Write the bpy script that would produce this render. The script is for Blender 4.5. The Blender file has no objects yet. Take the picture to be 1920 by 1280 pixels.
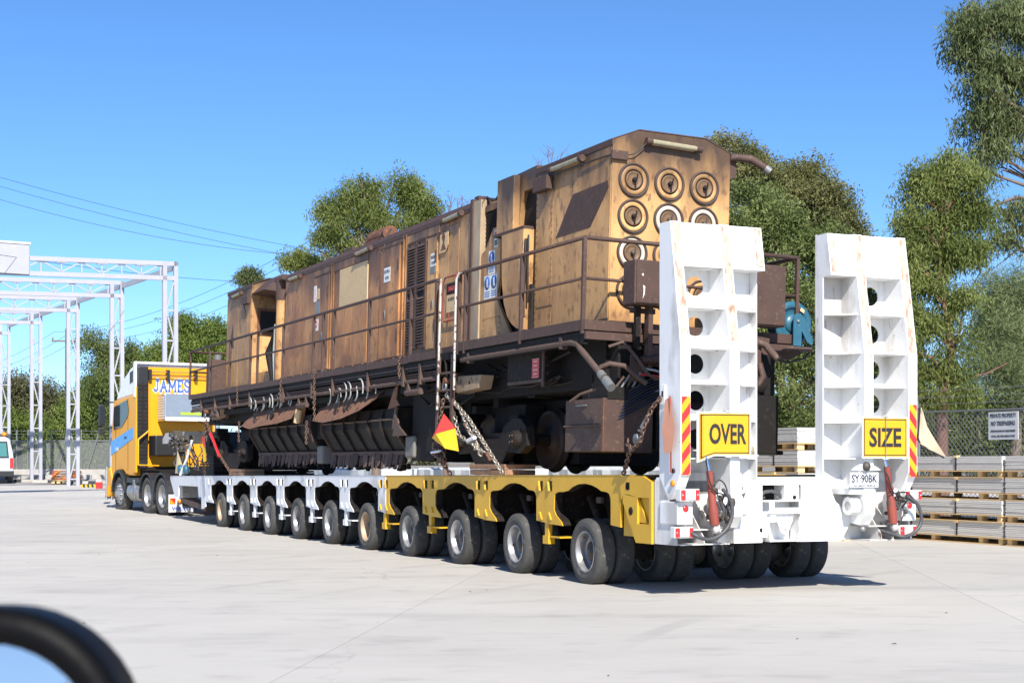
import bpy, math, random
import numpy as np
from mathutils import Matrix, Vector, Euler
rnd = random.Random(7)
sc = bpy.context.scene
COL = sc.collection
R = math.radians
# ---------------------------------------------------------------- camera, sky, sun, exposure
EYE = 1.4
cam_d = bpy.data.cameras.new('camera'); cam = bpy.data.objects.new('camera', cam_d); COL.objects.link(cam)
sc.camera = cam
cam.location = (0, 0, EYE); cam.rotation_euler = (R(90), 0, 0)
cam_d.sensor_width = 36; cam_d.lens = 2893 / 1920 * 36
cam_d.shift_y = (868 - 640) / 1920
cam_d.clip_start = .05; cam_d.clip_end = 3000
cam_d.dof.use_dof = True; cam_d.dof.focus_distance = 21; cam_d.dof.aperture_fstop = 11
SUN_EL = 39.0
SHA = 12.0                                   # shadows fall this many degrees left of straight ahead
world = bpy.data.worlds.new('World'); sc.world = world; world.use_nodes = True
wn = world.node_tree.nodes; wl = world.node_tree.links
bg = wn['Background']
sky = wn.new('ShaderNodeTexSky'); sky.sky_type = 'NISHITA'; sky.sun_disc = False
sky.sun_elevation = R(SUN_EL); sky.sun_rotation = R(180 - SHA)
sky.altitude = 0; sky.air_density = 0.7; sky.dust_density = 0.3; sky.ozone_density = 7.0
hs_ = wn.new('ShaderNodeHueSaturation'); hs_.inputs['Saturation'].default_value = 1.08; hs_.inputs['Value'].default_value = 1.0
wl.new(sky.outputs[0], hs_.inputs['Color']); wl.new(hs_.outputs[0], bg.inputs[0]); bg.inputs[1].default_value = 0.12
sd = bpy.data.lights.new('sun', 'SUN'); sun = bpy.data.objects.new('sun', sd); COL.objects.link(sun)
sd.energy = 5.0; sd.angle = R(.5); sd.color = (1, .945, .86)
dv = Vector((-math.sin(R(SHA)) * math.cos(R(SUN_EL)), math.cos(R(SHA)) * math.cos(R(SUN_EL)), -math.sin(R(SUN_EL))))
sun.rotation_euler = dv.to_track_quat('-Z', 'Y').to_euler(); sun.location = (0, 0, 40)
sc.view_settings.view_transform = 'Standard'; sc.view_settings.look = 'None'
sc.view_settings.gamma = 1; sc.view_settings.use_curve_mapping = False
sc.view_settings.exposure = 0.70
sc.render.engine = 'CYCLES'
sc.cycles.max_bounces = 6; sc.cycles.diffuse_bounces = 3; sc.cycles.transparent_max_bounces = 8

# ---------------------------------------------------------------- helpers
YAW = R(24.5)
X0, Y0 = 0.83009, 17.92124
TM = Matrix.Translation((X0, Y0, 0)) @ Matrix.Rotation(YAW, 4, 'Z')          # trailer frame: x across, y towards the truck
ORG = {}

def ground_z(Y):
    t = (Y - 41.5) / 3.0
    s = t if t > 20 else math.log1p(math.exp(t))
    g = .03 * 3.0 * s
    return min(g, 1.0 + (g - 1.0) * .2) if g > 1.0 else g

class MB:
    def __init__(s): s.v = []; s.f = []; s.sm = []
    def add(s, vs, fs, sm=False):
        o = len(s.v); s.v += [tuple(p) for p in vs]
        for f in fs: s.f.append(tuple(i + o for i in f)); s.sm.append(sm)
        return s
    def box(s, x0, x1, y0, y1, z0, z1):
        return s.add([(x0,y0,z0),(x1,y0,z0),(x1,y1,z0),(x0,y1,z0),(x0,y0,z1),(x1,y0,z1),(x1,y1,z1),(x0,y1,z1)],
              [(0,3,2,1),(4,5,6,7),(0,1,5,4),(1,2,6,5),(2,3,7,6),(3,0,4,7)])
    def prism(s, pts, ax, a, b):
        if ax == 'x': m = lambda p, t: (t, p[0], p[1])
        elif ax == 'y': m = lambda p, t: (p[0], t, p[1])
        else: m = lambda p, t: (p[0], p[1], t)
        n = len(pts)
        return s.add([m(p, a) for p in pts] + [m(p, b) for p in pts],
              [tuple(range(n)), tuple(range(2*n-1, n-1, -1))] + [(i, i+n, (i+1) % n + n, (i+1) % n) for i in range(n)])
    def bar(s, p, q, w, h=None, up=(0,0,1)):
        h = w if h is None else h
        p = Vector(p); q = Vector(q); d = (q - p).normalized(); u = Vector(up)
        if abs(d.dot(u)) > .98: u = Vector((0,1,0))
        r = d.cross(u).normalized(); u = r.cross(d).normalized()
        c = [r*(i*w/2) + u*(j*h/2) for i, j in ((-1,-1),(1,-1),(1,1),(-1,1))]
        return s.add([p+k for k in c] + [q+k for k in c], [(0,1,2,3),(7,6,5,4),(0,4,5,1),(1,5,6,2),(2,6,7,3),(3,7,4,0)])
    def tube(s, pts, r, n=8, cap=True):
        pts = [Vector(p) for p in pts]; N = len(pts)
        rs = r if isinstance(r, (list, tuple)) else [r]*N
        vs = []; ref = None
        for i, p in enumerate(pts):
            d = (pts[min(i+1,N-1)] - pts[max(i-1,0)])
            d = d.normalized() if d.length > 1e-9 else Vector((0,0,1))
            if ref is None:
                ref = Vector((0,0,1)) if abs(d.z) < .9 else Vector((1,0,0))
            a = (ref - d*ref.dot(d)).normalized(); b = d.cross(a); ref = a
            for k in range(n):
                t = 2*math.pi*k/n; vs.append(p + (a*math.cos(t) + b*math.sin(t))*rs[i])
        fs = [(i*n+k, i*n+(k+1)%n, (i+1)*n+(k+1)%n, (i+1)*n+k) for i in range(N-1) for k in range(n)]
        s.add(vs, fs, True)
        if cap:
            s.add([vs[k] for k in range(n)], [tuple(range(n-1,-1,-1))]); s.add(vs[-n:], [tuple(range(n))])
        return s
    def lathe(s, prof, c, ax='x', n=24, close=False):
        """prof: list of (radius, offset along axis)"""
        c = Vector(c); vs = []
        for r, t in prof:
            for k in range(n):
                a = 2*math.pi*k/n; u, w = math.cos(a)*r, math.sin(a)*r
                vs.append(c + (Vector((t,u,w)) if ax=='x' else Vector((u,t,w)) if ax=='y' else Vector((u,w,t))))
        N = len(prof)
        fs = [(i*n+k, i*n+(k+1)%n, (i+1)*n+(k+1)%n, (i+1)*n+k) for i in range(N-1) for k in range(n)]
        if close: fs += [((N-1)*n+k, (N-1)*n+(k+1)%n, (k+1)%n, k) for k in range(n)]
        return s.add(vs, fs, True)
    def disc(s, c, r, ax='x', n=24, t=.01):
        return s.lathe([(0.0001,0),(r,0),(r,t),(0.0001,t)], c, ax, n)
    def holeplate(s, x0, x1, z0, z1, cx, cz, r, y0, y1, n=32):
        """plate in the x-z plane from y0 (front) to y1 with one round hole"""
        ang = sorted(set([2*math.pi*k/n for k in range(n)] + [math.atan2(b-cz, a-cx) % (2*math.pi) for a in (x0,x1) for b in (z0,z1)]))
        inn = []; out = []
        for a in ang:
            ca, sa = math.cos(a), math.sin(a)
            t = min(((x1-cx)/ca if ca > 1e-9 else (x0-cx)/ca if ca < -1e-9 else 1e9), ((z1-cz)/sa if sa > 1e-9 else (z0-cz)/sa if sa < -1e-9 else 1e9))
            inn.append((cx+ca*r, cz+sa*r)); out.append((cx+ca*t, cz+sa*t))
        m = len(ang); vs = []
        for y in (y0, y1):
            vs += [(p[0], y, p[1]) for p in inn] + [(p[0], y, p[1]) for p in out]
        fs = []
        for i in range(m):
            j = (i+1) % m
            fs += [(i, m+i, m+j, j), (2*m+j, 3*m+j, 3*m+i, 2*m+i), (i, j, 2*m+j, 2*m+i), (m+j, m+i, 3*m+i, 3*m+j)]
        return s.add(vs, fs)
    def xf(s, M):
        s.v = [tuple(M @ Vector(p)) for p in s.v]; return s
    def mesh(s, name, org=(0,0,0)):
        me = bpy.data.meshes.new(name)
        me.from_pydata([(p[0]-org[0], p[1]-org[1], p[2]-org[2]) for p in s.v], [], s.f)
        me.polygons.foreach_set('use_smooth', s.sm); me.update()
        return me

def obj(name, mb, mat, parent=None, label=None, kind=None, bevel=0, mesh=None):
    org = ORG.get(parent.name, (0,0,0)) if parent else (0,0,0)
    me = mesh or mb.mesh(name, org)
    if mat is not None and not me.materials: me.materials.append(mat)
    o = bpy.data.objects.new(name, me); COL.objects.link(o)
    if parent: o.parent = parent; ORG[o.name] = org
    if label: o['label'] = label
    if kind: o['kind'] = kind
    if bevel:
        b = o.modifiers.new('bevel', 'BEVEL'); b.width = bevel; b.segments = 2; b.limit_method = 'ANGLE'
    return o

def thing(name, label, cat, M=None, at=(0,0,0), group=None, mb=None, mat=None, kind=None, bevel=0):
    """top-level object: Empty at 'at' of frame M (children use frame coordinates), or one mesh"""
    if mb is not None:
        me = mb.mesh(name, at); me.materials.append(mat); o = bpy.data.objects.new(name, me)
    else:
        o = bpy.data.objects.new(name, None); o.empty_display_size = .3
    COL.objects.link(o)
    o.matrix_world = (M if M is not None else Matrix()) @ Matrix.Translation(at)
    ORG[o.name] = tuple(at)
    o['label'] = label; o['category'] = cat
    if group: o['group'] = group
    if kind: o['kind'] = kind
    if bevel:
        b = o.modifiers.new('bevel', 'BEVEL'); b.width = bevel; b.segments = 2; b.limit_method = 'ANGLE'
    return o

def copytree(o, M, parent=None, label=None):
    c = o.copy(); COL.objects.link(c)
    if parent is None: c.matrix_world = M
    else: c.parent = parent
    if label: c['label'] = label
    for ch in o.children: copytree(ch, None, c)
    return c

# ---------------------------------------------------------------- materials
def mat(name, c1, c2=None, rough=.6, metal=0, scale=3, stretch=(1,1,1), amount=.5, spots=None, spot_scale=8, spot_lo=.6, spot_hi=.68,
        bump=.02, bump_scale=40, objvar=0, spec=.5, detail=5, spots2=None, s2=(.62,.7,2.0), trans=0):
    m = bpy.data.materials.new(name); m.use_nodes = True
    nt = m.node_tree; N = nt.nodes; L = nt.links; b = N['Principled BSDF']
    b.inputs['Roughness'].default_value = rough; b.inputs['Metallic'].default_value = metal
    b.inputs['Specular IOR Level'].default_value = spec
    tc = N.new('ShaderNodeTexCoord'); mp = N.new('ShaderNodeMapping'); mp.inputs['Scale'].default_value = stretch
    L.new(tc.outputs['Object'], mp.inputs[0])
    n1 = N.new('ShaderNodeTexNoise'); n1.inputs['Scale'].default_value = scale; n1.inputs['Detail'].default_value = detail
    n1.inputs['Roughness'].default_value = .6
    L.new(mp.outputs[0], n1.inputs[0])
    r1 = N.new('ShaderNodeMapRange'); r1.inputs[1].default_value = .5 - .3*amount - .02; r1.inputs[2].default_value = .5 + .3*amount + .02
    L.new(n1.outputs[0], r1.inputs[0])
    mix = N.new('ShaderNodeMix'); mix.data_type = 'RGBA'
    mix.inputs[6].default_value = (*c1, 1); mix.inputs[7].default_value = (*(c2 or tuple(k*.8 for k in c1)), 1)
    L.new(r1.outputs[0], mix.inputs[0]); out = mix.outputs[2]
    if objvar:
        oi = N.new('ShaderNodeObjectInfo'); hs = N.new('ShaderNodeHueSaturation'); mr = N.new('ShaderNodeMapRange')
        mr.inputs[3].default_value = 1-objvar; mr.inputs[4].default_value = 1+objvar
        L.new(oi.outputs['Random'], mr.inputs[0]); L.new(mr.outputs[0], hs.inputs['Value']); L.new(out, hs.inputs['Color']); out = hs.outputs[0]
    for sp, lo, hi, scl in (((spots), spot_lo, spot_hi, spot_scale), ((spots2), s2[0], s2[1], s2[2])):
        if sp is None: continue
        n2 = N.new('ShaderNodeTexNoise'); n2.inputs['Scale'].default_value = scl; n2.inputs['Detail'].default_value = 6
        L.new(mp.outputs[0], n2.inputs[0])
        r2 = N.new('ShaderNodeMapRange'); r2.inputs[1].default_value = lo; r2.inputs[2].default_value = hi
        L.new(n2.outputs[0], r2.inputs[0])
        mx = N.new('ShaderNodeMix'); mx.data_type = 'RGBA'; mx.inputs[7].default_value = (*sp, 1)
        L.new(r2.outputs[0], mx.inputs[0]); L.new(out, mx.inputs[6]); out = mx.outputs[2]
    L.new(out, b.inputs['Base Color'])
    if bump:
        nb = N.new('ShaderNodeTexNoise'); nb.inputs['Scale'].default_value = bump_scale; nb.inputs['Detail'].default_value = 4
        L.new(tc.outputs['Object'], nb.inputs[0])
        bp = N.new('ShaderNodeBump'); bp.inputs['Strength'].default_value = .5; bp.inputs['Distance'].default_value = bump
        L.new(nb.outputs[0], bp.inputs['Height']); L.new(bp.outputs[0], b.inputs['Normal'])
    m['out'] = 0
    return m

def plain(name, c, rough=.5, metal=0, bump=0, spec=.5):
    return mat(name, c, tuple(k*.88 for k in c), rough, metal, scale=6, amount=.6, bump=bump, spec=spec)

def colnode(m): return m.node_tree.nodes['Principled BSDF'].inputs['Base Color'].links[0].from_socket

def mixin(m, fac_socket, col):
    """mix a further colour over the base colour by a factor socket"""
    N = m.node_tree.nodes; L = m.node_tree.links; b = N['Principled BSDF']
    mx = N.new('ShaderNodeMix'); mx.data_type = 'RGBA'; mx.inputs[7].default_value = (*col, 1)
    L.new(colnode(m), mx.inputs[6]); L.new(fac_socket, mx.inputs[0]); L.new(mx.outputs[2], b.inputs['Base Color'])

def math_node(m, op, a, b=None, clamp=False):
    n = m.node_tree.nodes.new('ShaderNodeMath'); n.operation = op; n.use_clamp = clamp
    for i, q in enumerate((a, b)):
        if q is None: continue
        if isinstance(q, (int, float)): n.inputs[i].default_value = q
        else: m.node_tree.links.new(q, n.inputs[i])
    return n.outputs[0]

def rng_node(m, s, lo, hi):
    n = m.node_tree.nodes.new('ShaderNodeMapRange'); n.inputs[1].default_value = lo; n.inputs[2].default_value = hi
    m.node_tree.links.new(s, n.inputs[0]); return n.outputs[0]

def noise_node(m, scale, stretch=(1,1,1), detail=5):
    N = m.node_tree.nodes; L = m.node_tree.links
    tc = N.new('ShaderNodeTexCoord'); mp = N.new('ShaderNodeMapping'); mp.inputs['Scale'].default_value = stretch
    n = N.new('ShaderNodeTexNoise'); n.inputs['Scale'].default_value = scale; n.inputs['Detail'].default_value = detail
    L.new(tc.outputs['Object'], mp.inputs[0]); L.new(mp.outputs[0], n.inputs[0]); return n.outputs[0]

def coords(m):
    N = m.node_tree.nodes; L = m.node_tree.links
    tc = N.new('ShaderNodeTexCoord'); sp = N.new('ShaderNodeSeparateXYZ'); L.new(tc.outputs['Object'], sp.inputs[0]); return sp.outputs

# weathered yellow-brown paint of the rail machine: streaks run down, soot along the roof edge, rust in the middle of the hood
def loco_paint(name, c1, c2, rusty):
    m = mat(name, c1, c2, .55, 0, scale=1.3, stretch=(1,1,.62), amount=.85, spots=(.12,.05,.02), spot_scale=34, spot_lo=.66, spot_hi=.72, bump=.006, bump_scale=9, objvar=.10, detail=8)
    x, y, z = coords(m)
    st = noise_node(m, 1.9, (1,1,.5), 12)                      # long vertical streaks
    mixin(m, math_node(m, 'MULTIPLY', rng_node(m, st, .48, .66), .62 if rusty else .42), (.17,.065,.022) if rusty else (.30,.15,.05))
    pat = noise_node(m, 1.15, (1,.8,.8), 12)
    mixin(m, math_node(m, 'MULTIPLY', rng_node(m, pat, .50, .60), .62 if rusty else .55), (.22,.082,.026) if rusty else (.28,.14,.055))
    gr_ = noise_node(m, 11, (1,1,.5), 9); mixin(m, math_node(m, 'MULTIPLY', rng_node(m, gr_, .56, .66), .55), (.09,.04,.018))
    dr_ = noise_node(m, 4.2, (1,1,.10), 10); mixin(m, math_node(m, 'MULTIPLY', rng_node(m, dr_, .62, .70), .38 if rusty else .28), (.10,.042,.018))
    so_ = noise_node(m, .55, (1,1,.9), 8); mixin(m, math_node(m, 'MULTIPLY', rng_node(m, so_, .52, .70), .6 if rusty else .38), (.085,.045,.026))
    fl_ = noise_node(m, 30, (1,1,.7), 10); mixin(m, math_node(m, 'MULTIPLY', rng_node(m, fl_, .66, .70), .5), (.62,.40,.20))
    top = math_node(m, 'ADD', z, math_node(m, 'MULTIPLY', noise_node(m, 2.4, (1,1,.35), 6), 1.5))
    mixin(m, math_node(m, 'MULTIPLY', rng_node(m, top, 2.25, 3.05), .92), (.035,.02,.013))     # soot and rust run down from the roof edge
    low = math_node(m, 'ADD', z, math_node(m, 'MULTIPLY', noise_node(m, 5, (1,1,.6), 6), .8))
    mixin(m, math_node(m, 'MULTIPLY', rng_node(m, low, .75, .42), .55), (.13,.06,.03))
    return m
M_tan = loco_paint('tan_weathered_paint', (.68,.395,.155), (.44,.225,.078), False)
M_rusty = loco_paint('rusty_brown_paint', (.60,.295,.10), (.34,.14,.044), True)
M_brown = mat('brown_iron_oxide', (.080,.043,.032), (.052,.028,.021), .7, scale=5, amount=.8, spots=(.11,.065,.048), spot_scale=22, bump=.004)
M_brownlt = mat('dusty_brown_steel', (.105,.066,.050), (.065,.038,.029), .8, scale=6, amount=.8, spots=(.15,.10,.075), spot_scale=24, bump=.004)
M_grime = mat('black_grime', (.007,.006,.0055), (.012,.010,.009), .8, scale=6, amount=.9, spots=(.022,.017,.014), spot_scale=14, spec=.3, bump=.01, bump_scale=20)
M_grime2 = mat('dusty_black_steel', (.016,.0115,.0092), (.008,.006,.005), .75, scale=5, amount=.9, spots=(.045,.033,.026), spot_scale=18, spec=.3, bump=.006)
M_void = plain('hole_shade_black', (.008,.007,.007), .9)  # near black that stands for the shade in holes and openings
M_patch = mat('faded_beige_panel', (.62,.46,.26), (.54,.38,.20), .7, scale=2.5, amount=.8, spots=(.42,.26,.12), spot_scale=20, bump=.002)
M_rust = mat('bare_rust', (.17,.07,.035), (.11,.045,.025), .85, scale=8, amount=.9, spots=(.28,.15,.09), spot_scale=10, bump=.006)
M_canvas = mat('cracked_brown_belt', (.24,.115,.062), (.15,.07,.038), .8, scale=5, amount=.8, spots=(.05,.03,.02), spot_scale=9, spot_lo=.6, spot_hi=.66, bump=.01, bump_scale=14)
M_strip = mat('frayed_rubber_strip', (.10,.065,.055), (.05,.032,.027), .85, scale=9, amount=.9, bump=.006, objvar=.35)
M_lampglass = mat('grubby_lamp_tube', (.36,.33,.22), (.22,.185,.11), .4, scale=10, amount=.8, bump=0)
M_post = mat('worn_steel_edge', (.52,.40,.24), (.22,.15,.10), .5, scale=5, stretch=(1,1,.3), amount=.9, bump=.003)
def white_paint(name, c, rusted=.64):
    m = mat(name, c, tuple(k*.94 for k in c), .45, scale=2, amount=.7, spots=(.42,.30,.22), spot_scale=20, spot_lo=rusted+.06, spot_hi=rusted+.11, bump=.002, bump_scale=12)
    st = noise_node(m, 4.5, (2,2,.2), 7)
    mixin(m, math_node(m, 'MULTIPLY', rng_node(m, st, .56, .78), .35), (.42,.36,.29))
    gz_ = noise_node(m, 1.6, (1,1,.5), 12); mixin(m, math_node(m, 'MULTIPLY', rng_node(m, gz_, .57, .66), .55), (.30,.265,.23))
    sc_ = noise_node(m, 16, (1,1,.18), 6); mixin(m, math_node(m, 'MULTIPLY', rng_node(m, sc_, .68, .72), .6), (.28,.20,.15))
    return m
M_white = white_paint('white_paint', (.80,.80,.79))
M_whitedk = mat('scuffed_grey_white_paint', (.62,.61,.60), (.42,.40,.38), .55, scale=5, amount=.8, spots=(.2,.15,.12), spot_scale=9, bump=.003)
M_deckwhite = white_paint('dusty_white_paint', (.74,.74,.75))
M_scrape = mat('rust_scraped_white', (.62,.53,.46), (.40,.27,.20), .7, scale=9, stretch=(1.5,1.5,.6), amount=.9, spots=(.30,.17,.11), spot_scale=14, spot_lo=.53, spot_hi=.70, bump=.003, detail=9)
M_yellow = mat('yellow_machine_paint', (.66,.385,.018), (.54,.30,.014), .5, scale=2.2, amount=.75, spots=(.23,.13,.04), spot_scale=30, spot_lo=.68, spot_hi=.74, bump=.002, bump_scale=10)
M_yellowin = mat('shaded_yellow_paint', (.16,.085,.012), (.05,.028,.01), .6, scale=5, amount=.9, bump=.002)  # the yellow paint again, darkened to put the inside shade into its colour
M_tyre = mat('dusty_tyre_rubber', (.072,.070,.066), (.040,.039,.037), .85, scale=9, amount=.9, spots=(.125,.12,.11), spot_scale=11, bump=.003, bump_scale=60, objvar=.15)
M_rim = mat('aluminium_rim', (.50,.50,.51), (.30,.29,.28), .36, .6, scale=4, amount=.8, spots=(.16,.13,.10), spot_scale=9, bump=.001, objvar=.25)
M_rimrust = mat('rusty_tan_rim', (.50,.38,.26), (.34,.24,.16), .6, .2, scale=9, amount=.8, bump=.002)
M_hub = mat('dirty_hub_steel', (.11,.095,.08), (.05,.043,.036), .6, .4, scale=12, amount=.9, bump=.003)
M_chrome = plain('chrome', (.75,.76,.78), .12, 1)
M_steel = plain('galvanised_steel', (.25,.255,.25), .5, .5)
M_black = plain('black_plastic', (.018,.018,.02), .45)
M_blackgloss = plain('black_mirror_housing', (.0035,.0035,.0042), .5, spec=.08)
M_hose = mat('ribbed_grey_hose', (.075,.078,.082), (.05,.05,.055), .5, scale=20, amount=.8, bump=.003)
M_chain = mat('rusty_chain', (.22,.14,.10), (.12,.07,.05), .55, .6, scale=25, amount=.9, bump=0)
M_chaing = mat('zinc_chain', (.42,.39,.33), (.27,.22,.17), .45, .7, scale=25, amount=.9, bump=0)
M_redpaint = mat('faded_red_cylinder_paint', (.30,.062,.042), (.19,.045,.033), .5, scale=5, stretch=(1,1,.5), amount=.8, spots=(.10,.06,.05), spot_scale=10, bump=.002)
M_signyel = mat('sign_yellow', (.66,.36,.010), (.63,.335,.010), .4, scale=3, amount=.5, bump=0)
M_signblk = plain('sign_black', (.02,.018,.016), .6)
M_red = plain('reflector_red', (.70,.03,.03), .3)
M_orange = plain('signal_orange', (.85,.28,.01), .35)
M_lensw = plain('clear_lamp_lens', (.72,.74,.82), .2)
M_flagred = plain('red_flag_cloth', (.80,.045,.035), .8)
M_flagyel = plain('yellow_flag_cloth', (.80,.50,.02), .8)
M_timber = mat('worn_timber', (.34,.20,.12), (.22,.12,.07), .8, scale=3, stretch=(8,1,8), amount=.8, spots=(.10,.05,.04), spot_scale=6, bump=.004)
M_pine = mat('pine_board', (.74,.53,.27), (.62,.42,.20), .75, scale=4, stretch=(8,1,8), amount=.8, bump=.002, objvar=.12)
M_cab = mat('amber_truck_paint', (.72,.335,.012), (.68,.31,.012), .35, scale=1, amount=.5, bump=0, spec=.3)
M_glass = plain('dark_window_glass', (.02,.025,.03), .06)
M_blue = plain('sky_blue_stripe', (.10,.35,.72), .4)
M_bluetx = plain('blue_lettering', (.05,.12,.42), .5); M_navy = plain('plate_ink', (.018,.025,.07), .5)
M_signwhite = plain('sign_white', (.74,.74,.72), .5)
M_signblue = plain('mandatory_sign_blue', (.04,.13,.42), .5)
M_signred = plain('warning_sign_red', (.55,.06,.05), .5)
M_reel = mat('teal_blue_reel_paint', (.028,.125,.19), (.02,.09,.14), .4, scale=6, amount=.7, spots=(.25,.22,.15), spot_scale=16, spot_lo=.68, spot_hi=.72, bump=.001)
M_cable = plain('dark_blue_cable', (.006,.011,.034), .7)
M_cablegrey = plain('pale_grey_hose', (.33,.34,.33), .5)
M_galv = mat('pale_grey_structural_paint', (.38,.385,.43), (.34,.345,.39), .5, scale=3, amount=.6, bump=.001)
M_sheet = mat('pale_sheet_edges', (.74,.72,.68), (.55,.54,.51), .5, scale=3, stretch=(1,1,14), amount=.9, bump=.002, objvar=.08)
M_wrap = mat('pale_wrapped_boards', (.66,.65,.62), (.56,.55,.52), .35, scale=5, stretch=(1,1,2.5), amount=.9, bump=.012, bump_scale=9, objvar=.05)
M_tarp = mat('pale_tarpaulin', (.62,.64,.63), (.48,.50,.50), .6, scale=2, stretch=(1,.5,1), amount=.9, bump=.03, bump_scale=3)
M_barrier = plain('orange_barrier_plastic', (.85,.20,.02), .4)
M_bark = mat('grey_brown_bark', (.20,.15,.12), (.12,.085,.07), .9, scale=6, stretch=(3,3,.8), amount=.9, bump=.02, bump_scale=12)
M_barkred = mat('reddish_bark', (.20,.10,.07), (.11,.055,.04), .9, scale=6, stretch=(3,3,.8), amount=.9, bump=.02, bump_scale=12)
M_twig = plain('bare_twigs', (.16,.11,.10), .9)

def leaf_mat(name, ca, cb, cc, tr=.3, rough=.5):
    m = bpy.data.materials.new(name); m.use_nodes = True; nt = m.node_tree; N = nt.nodes; L = nt.links
    b = N['Principled BSDF']; out = N['Material Output']
    g = N.new('ShaderNodeNewGeometry'); cr = N.new('ShaderNodeValToRGB')
    e = cr.color_ramp.elements; e[0].color = (*ca,1); e[1].color = (*cb,1); k = e.new(.93); k.color = (*cb,1); e[-1].color = (*cc,1)
    tc = N.new('ShaderNodeTexCoord'); n = N.new('ShaderNodeTexNoise'); n.inputs['Scale'].default_value = 1.1; n.inputs['Detail'].default_value = 3
    L.new(tc.outputs['Object'], n.inputs[0])
    ad = N.new('ShaderNodeMath'); ad.operation = 'MULTIPLY_ADD'; ad.inputs[1].default_value = .42
    s2 = N.new('ShaderNodeMapRange'); s2.inputs[1].default_value = .36; s2.inputs[2].default_value = .64; s2.inputs[4].default_value = .55
    L.new(n.outputs[0], s2.inputs[0]); L.new(g.outputs['Random Per Island'], ad.inputs[0]); L.new(s2.outputs[0], ad.inputs[2])
    L.new(ad.outputs[0], cr.inputs[0]); L.new(cr.outputs[0], b.inputs['Base Color'])
    b.inputs['Roughness'].default_value = rough; b.inputs['Specular IOR Level'].default_value = .18
    t = N.new('ShaderNodeBsdfTranslucent'); L.new(cr.outputs[0], t.inputs[0])
    mx = N.new('ShaderNodeMixShader'); mx.inputs[0].default_value = tr
    L.new(b.outputs[0], mx.inputs[1]); L.new(t.outputs[0], mx.inputs[2]); L.new(mx.outputs[0], out.inputs[0])
    return m

# ---------------------------------------------------------------- lettering
def text_mb(s, w, h, off=0.0, ext=.002, font_space=1.0):
    cu = bpy.data.curves.new('lettering', 'FONT'); cu.body = s; cu.size = 1; cu.offset = off; cu.extrude = ext; cu.space_character = font_space
    cu.align_x = 'LEFT'; cu.resolution_u = 3
    o = bpy.data.objects.new('lettering', cu)
    me = bpy.data.meshes.new_from_object(o)
    vs = [v.co.copy() for v in me.vertices]; fs = [tuple(p.vertices) for p in me.polygons]
    bpy.data.objects.remove(o); bpy.data.curves.remove(cu); bpy.data.meshes.remove(me)
    x0 = min(v.x for v in vs); x1 = max(v.x for v in vs); y0 = min(v.y for v in vs); y1 = max(v.y for v in vs)
    m = MB(); m.add([((v.x-(x0+x1)/2)/(x1-x0)*w, (v.y-(y0+y1)/2)/(y1-y0)*h, v.z) for v in vs], fs)
    return m
# matrices that stand a flat x-y drawing up: facing the rear (-y) or the near side (-x)
def face_rear(x, y, z, tilt=0): return Matrix.Translation((x,y,z)) @ Matrix.Rotation(tilt,4,'Y') @ Matrix(((1,0,0,0),(0,0,-1,0),(0,1,0,0),(0,0,0,1)))
def face_side(x, y, z): return Matrix.Translation((x,y,z)) @ Matrix(((0,0,-1,0),(-1,0,0,0),(0,1,0,0),(0,0,0,1)))
def strokes(paths, w, ext=.002):
    """flat lettering drawn from strokes; each path is a list of points"""
    m = MB()
    for p in paths:
        for a, b in zip(p[:-1], p[1:]):
            m.bar((a[0],a[1],0), (b[0],b[1],0), w, ext*2, up=(0,0,1))
    return m

def chain_mb(pts, link=.055, r=.009, slack=0):
    """a chain of separate links along a polyline"""
    m = MB(); P = [Vector(p) for p in pts]; k = 0; pos = 0.0
    seg = [(P[i], P[i+1], (P[i+1]-P[i]).length) for i in range(len(P)-1)]
    tot = sum(s[2] for s in seg); n = max(2, int(tot/(link*.72)))
    for i in range(n):
        d = (i+.5)/n*tot
        for a, b, l in seg:
            if d <= l: break
            d -= l
        c = a + (b-a)*min(1, d/l); dr = (b-a).normalized()
        u = Vector((0,0,1)) if abs(dr.z) < .9 else Vector((1,0,0))
        s = dr.cross(u).normalized(); t = s.cross(dr)
        w = (s if i % 2 else t)
        ring = [c + dr*(math.cos(q)*link*.5) + w*(math.sin(q)*link*.3) for q in [2*math.pi*j/8 for j in range(9)]]
        m.tube(ring, r, 5, False)
    return m
def arc(c, r, a0, a1, n, plane='yz'):
    o = []
    for i in range(n+1):
        a = a0 + (a1-a0)*i/n; u, w = r*math.cos(a), r*math.sin(a)
        o.append((c[0], c[1]+u, c[2]+w) if plane=='yz' else (c[0]+u, c[1], c[2]+w) if plane=='xz' else (c[0]+u, c[1]+w, c[2]))
    return o
# ================================================================ THE SETTING
def px(pxx, pyy, d):                       # a point of the place at distance d, for measuring the background
    return Vector(((pxx-960)/2893*d, d, EYE - (pyy-868)/2893*d))
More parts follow.
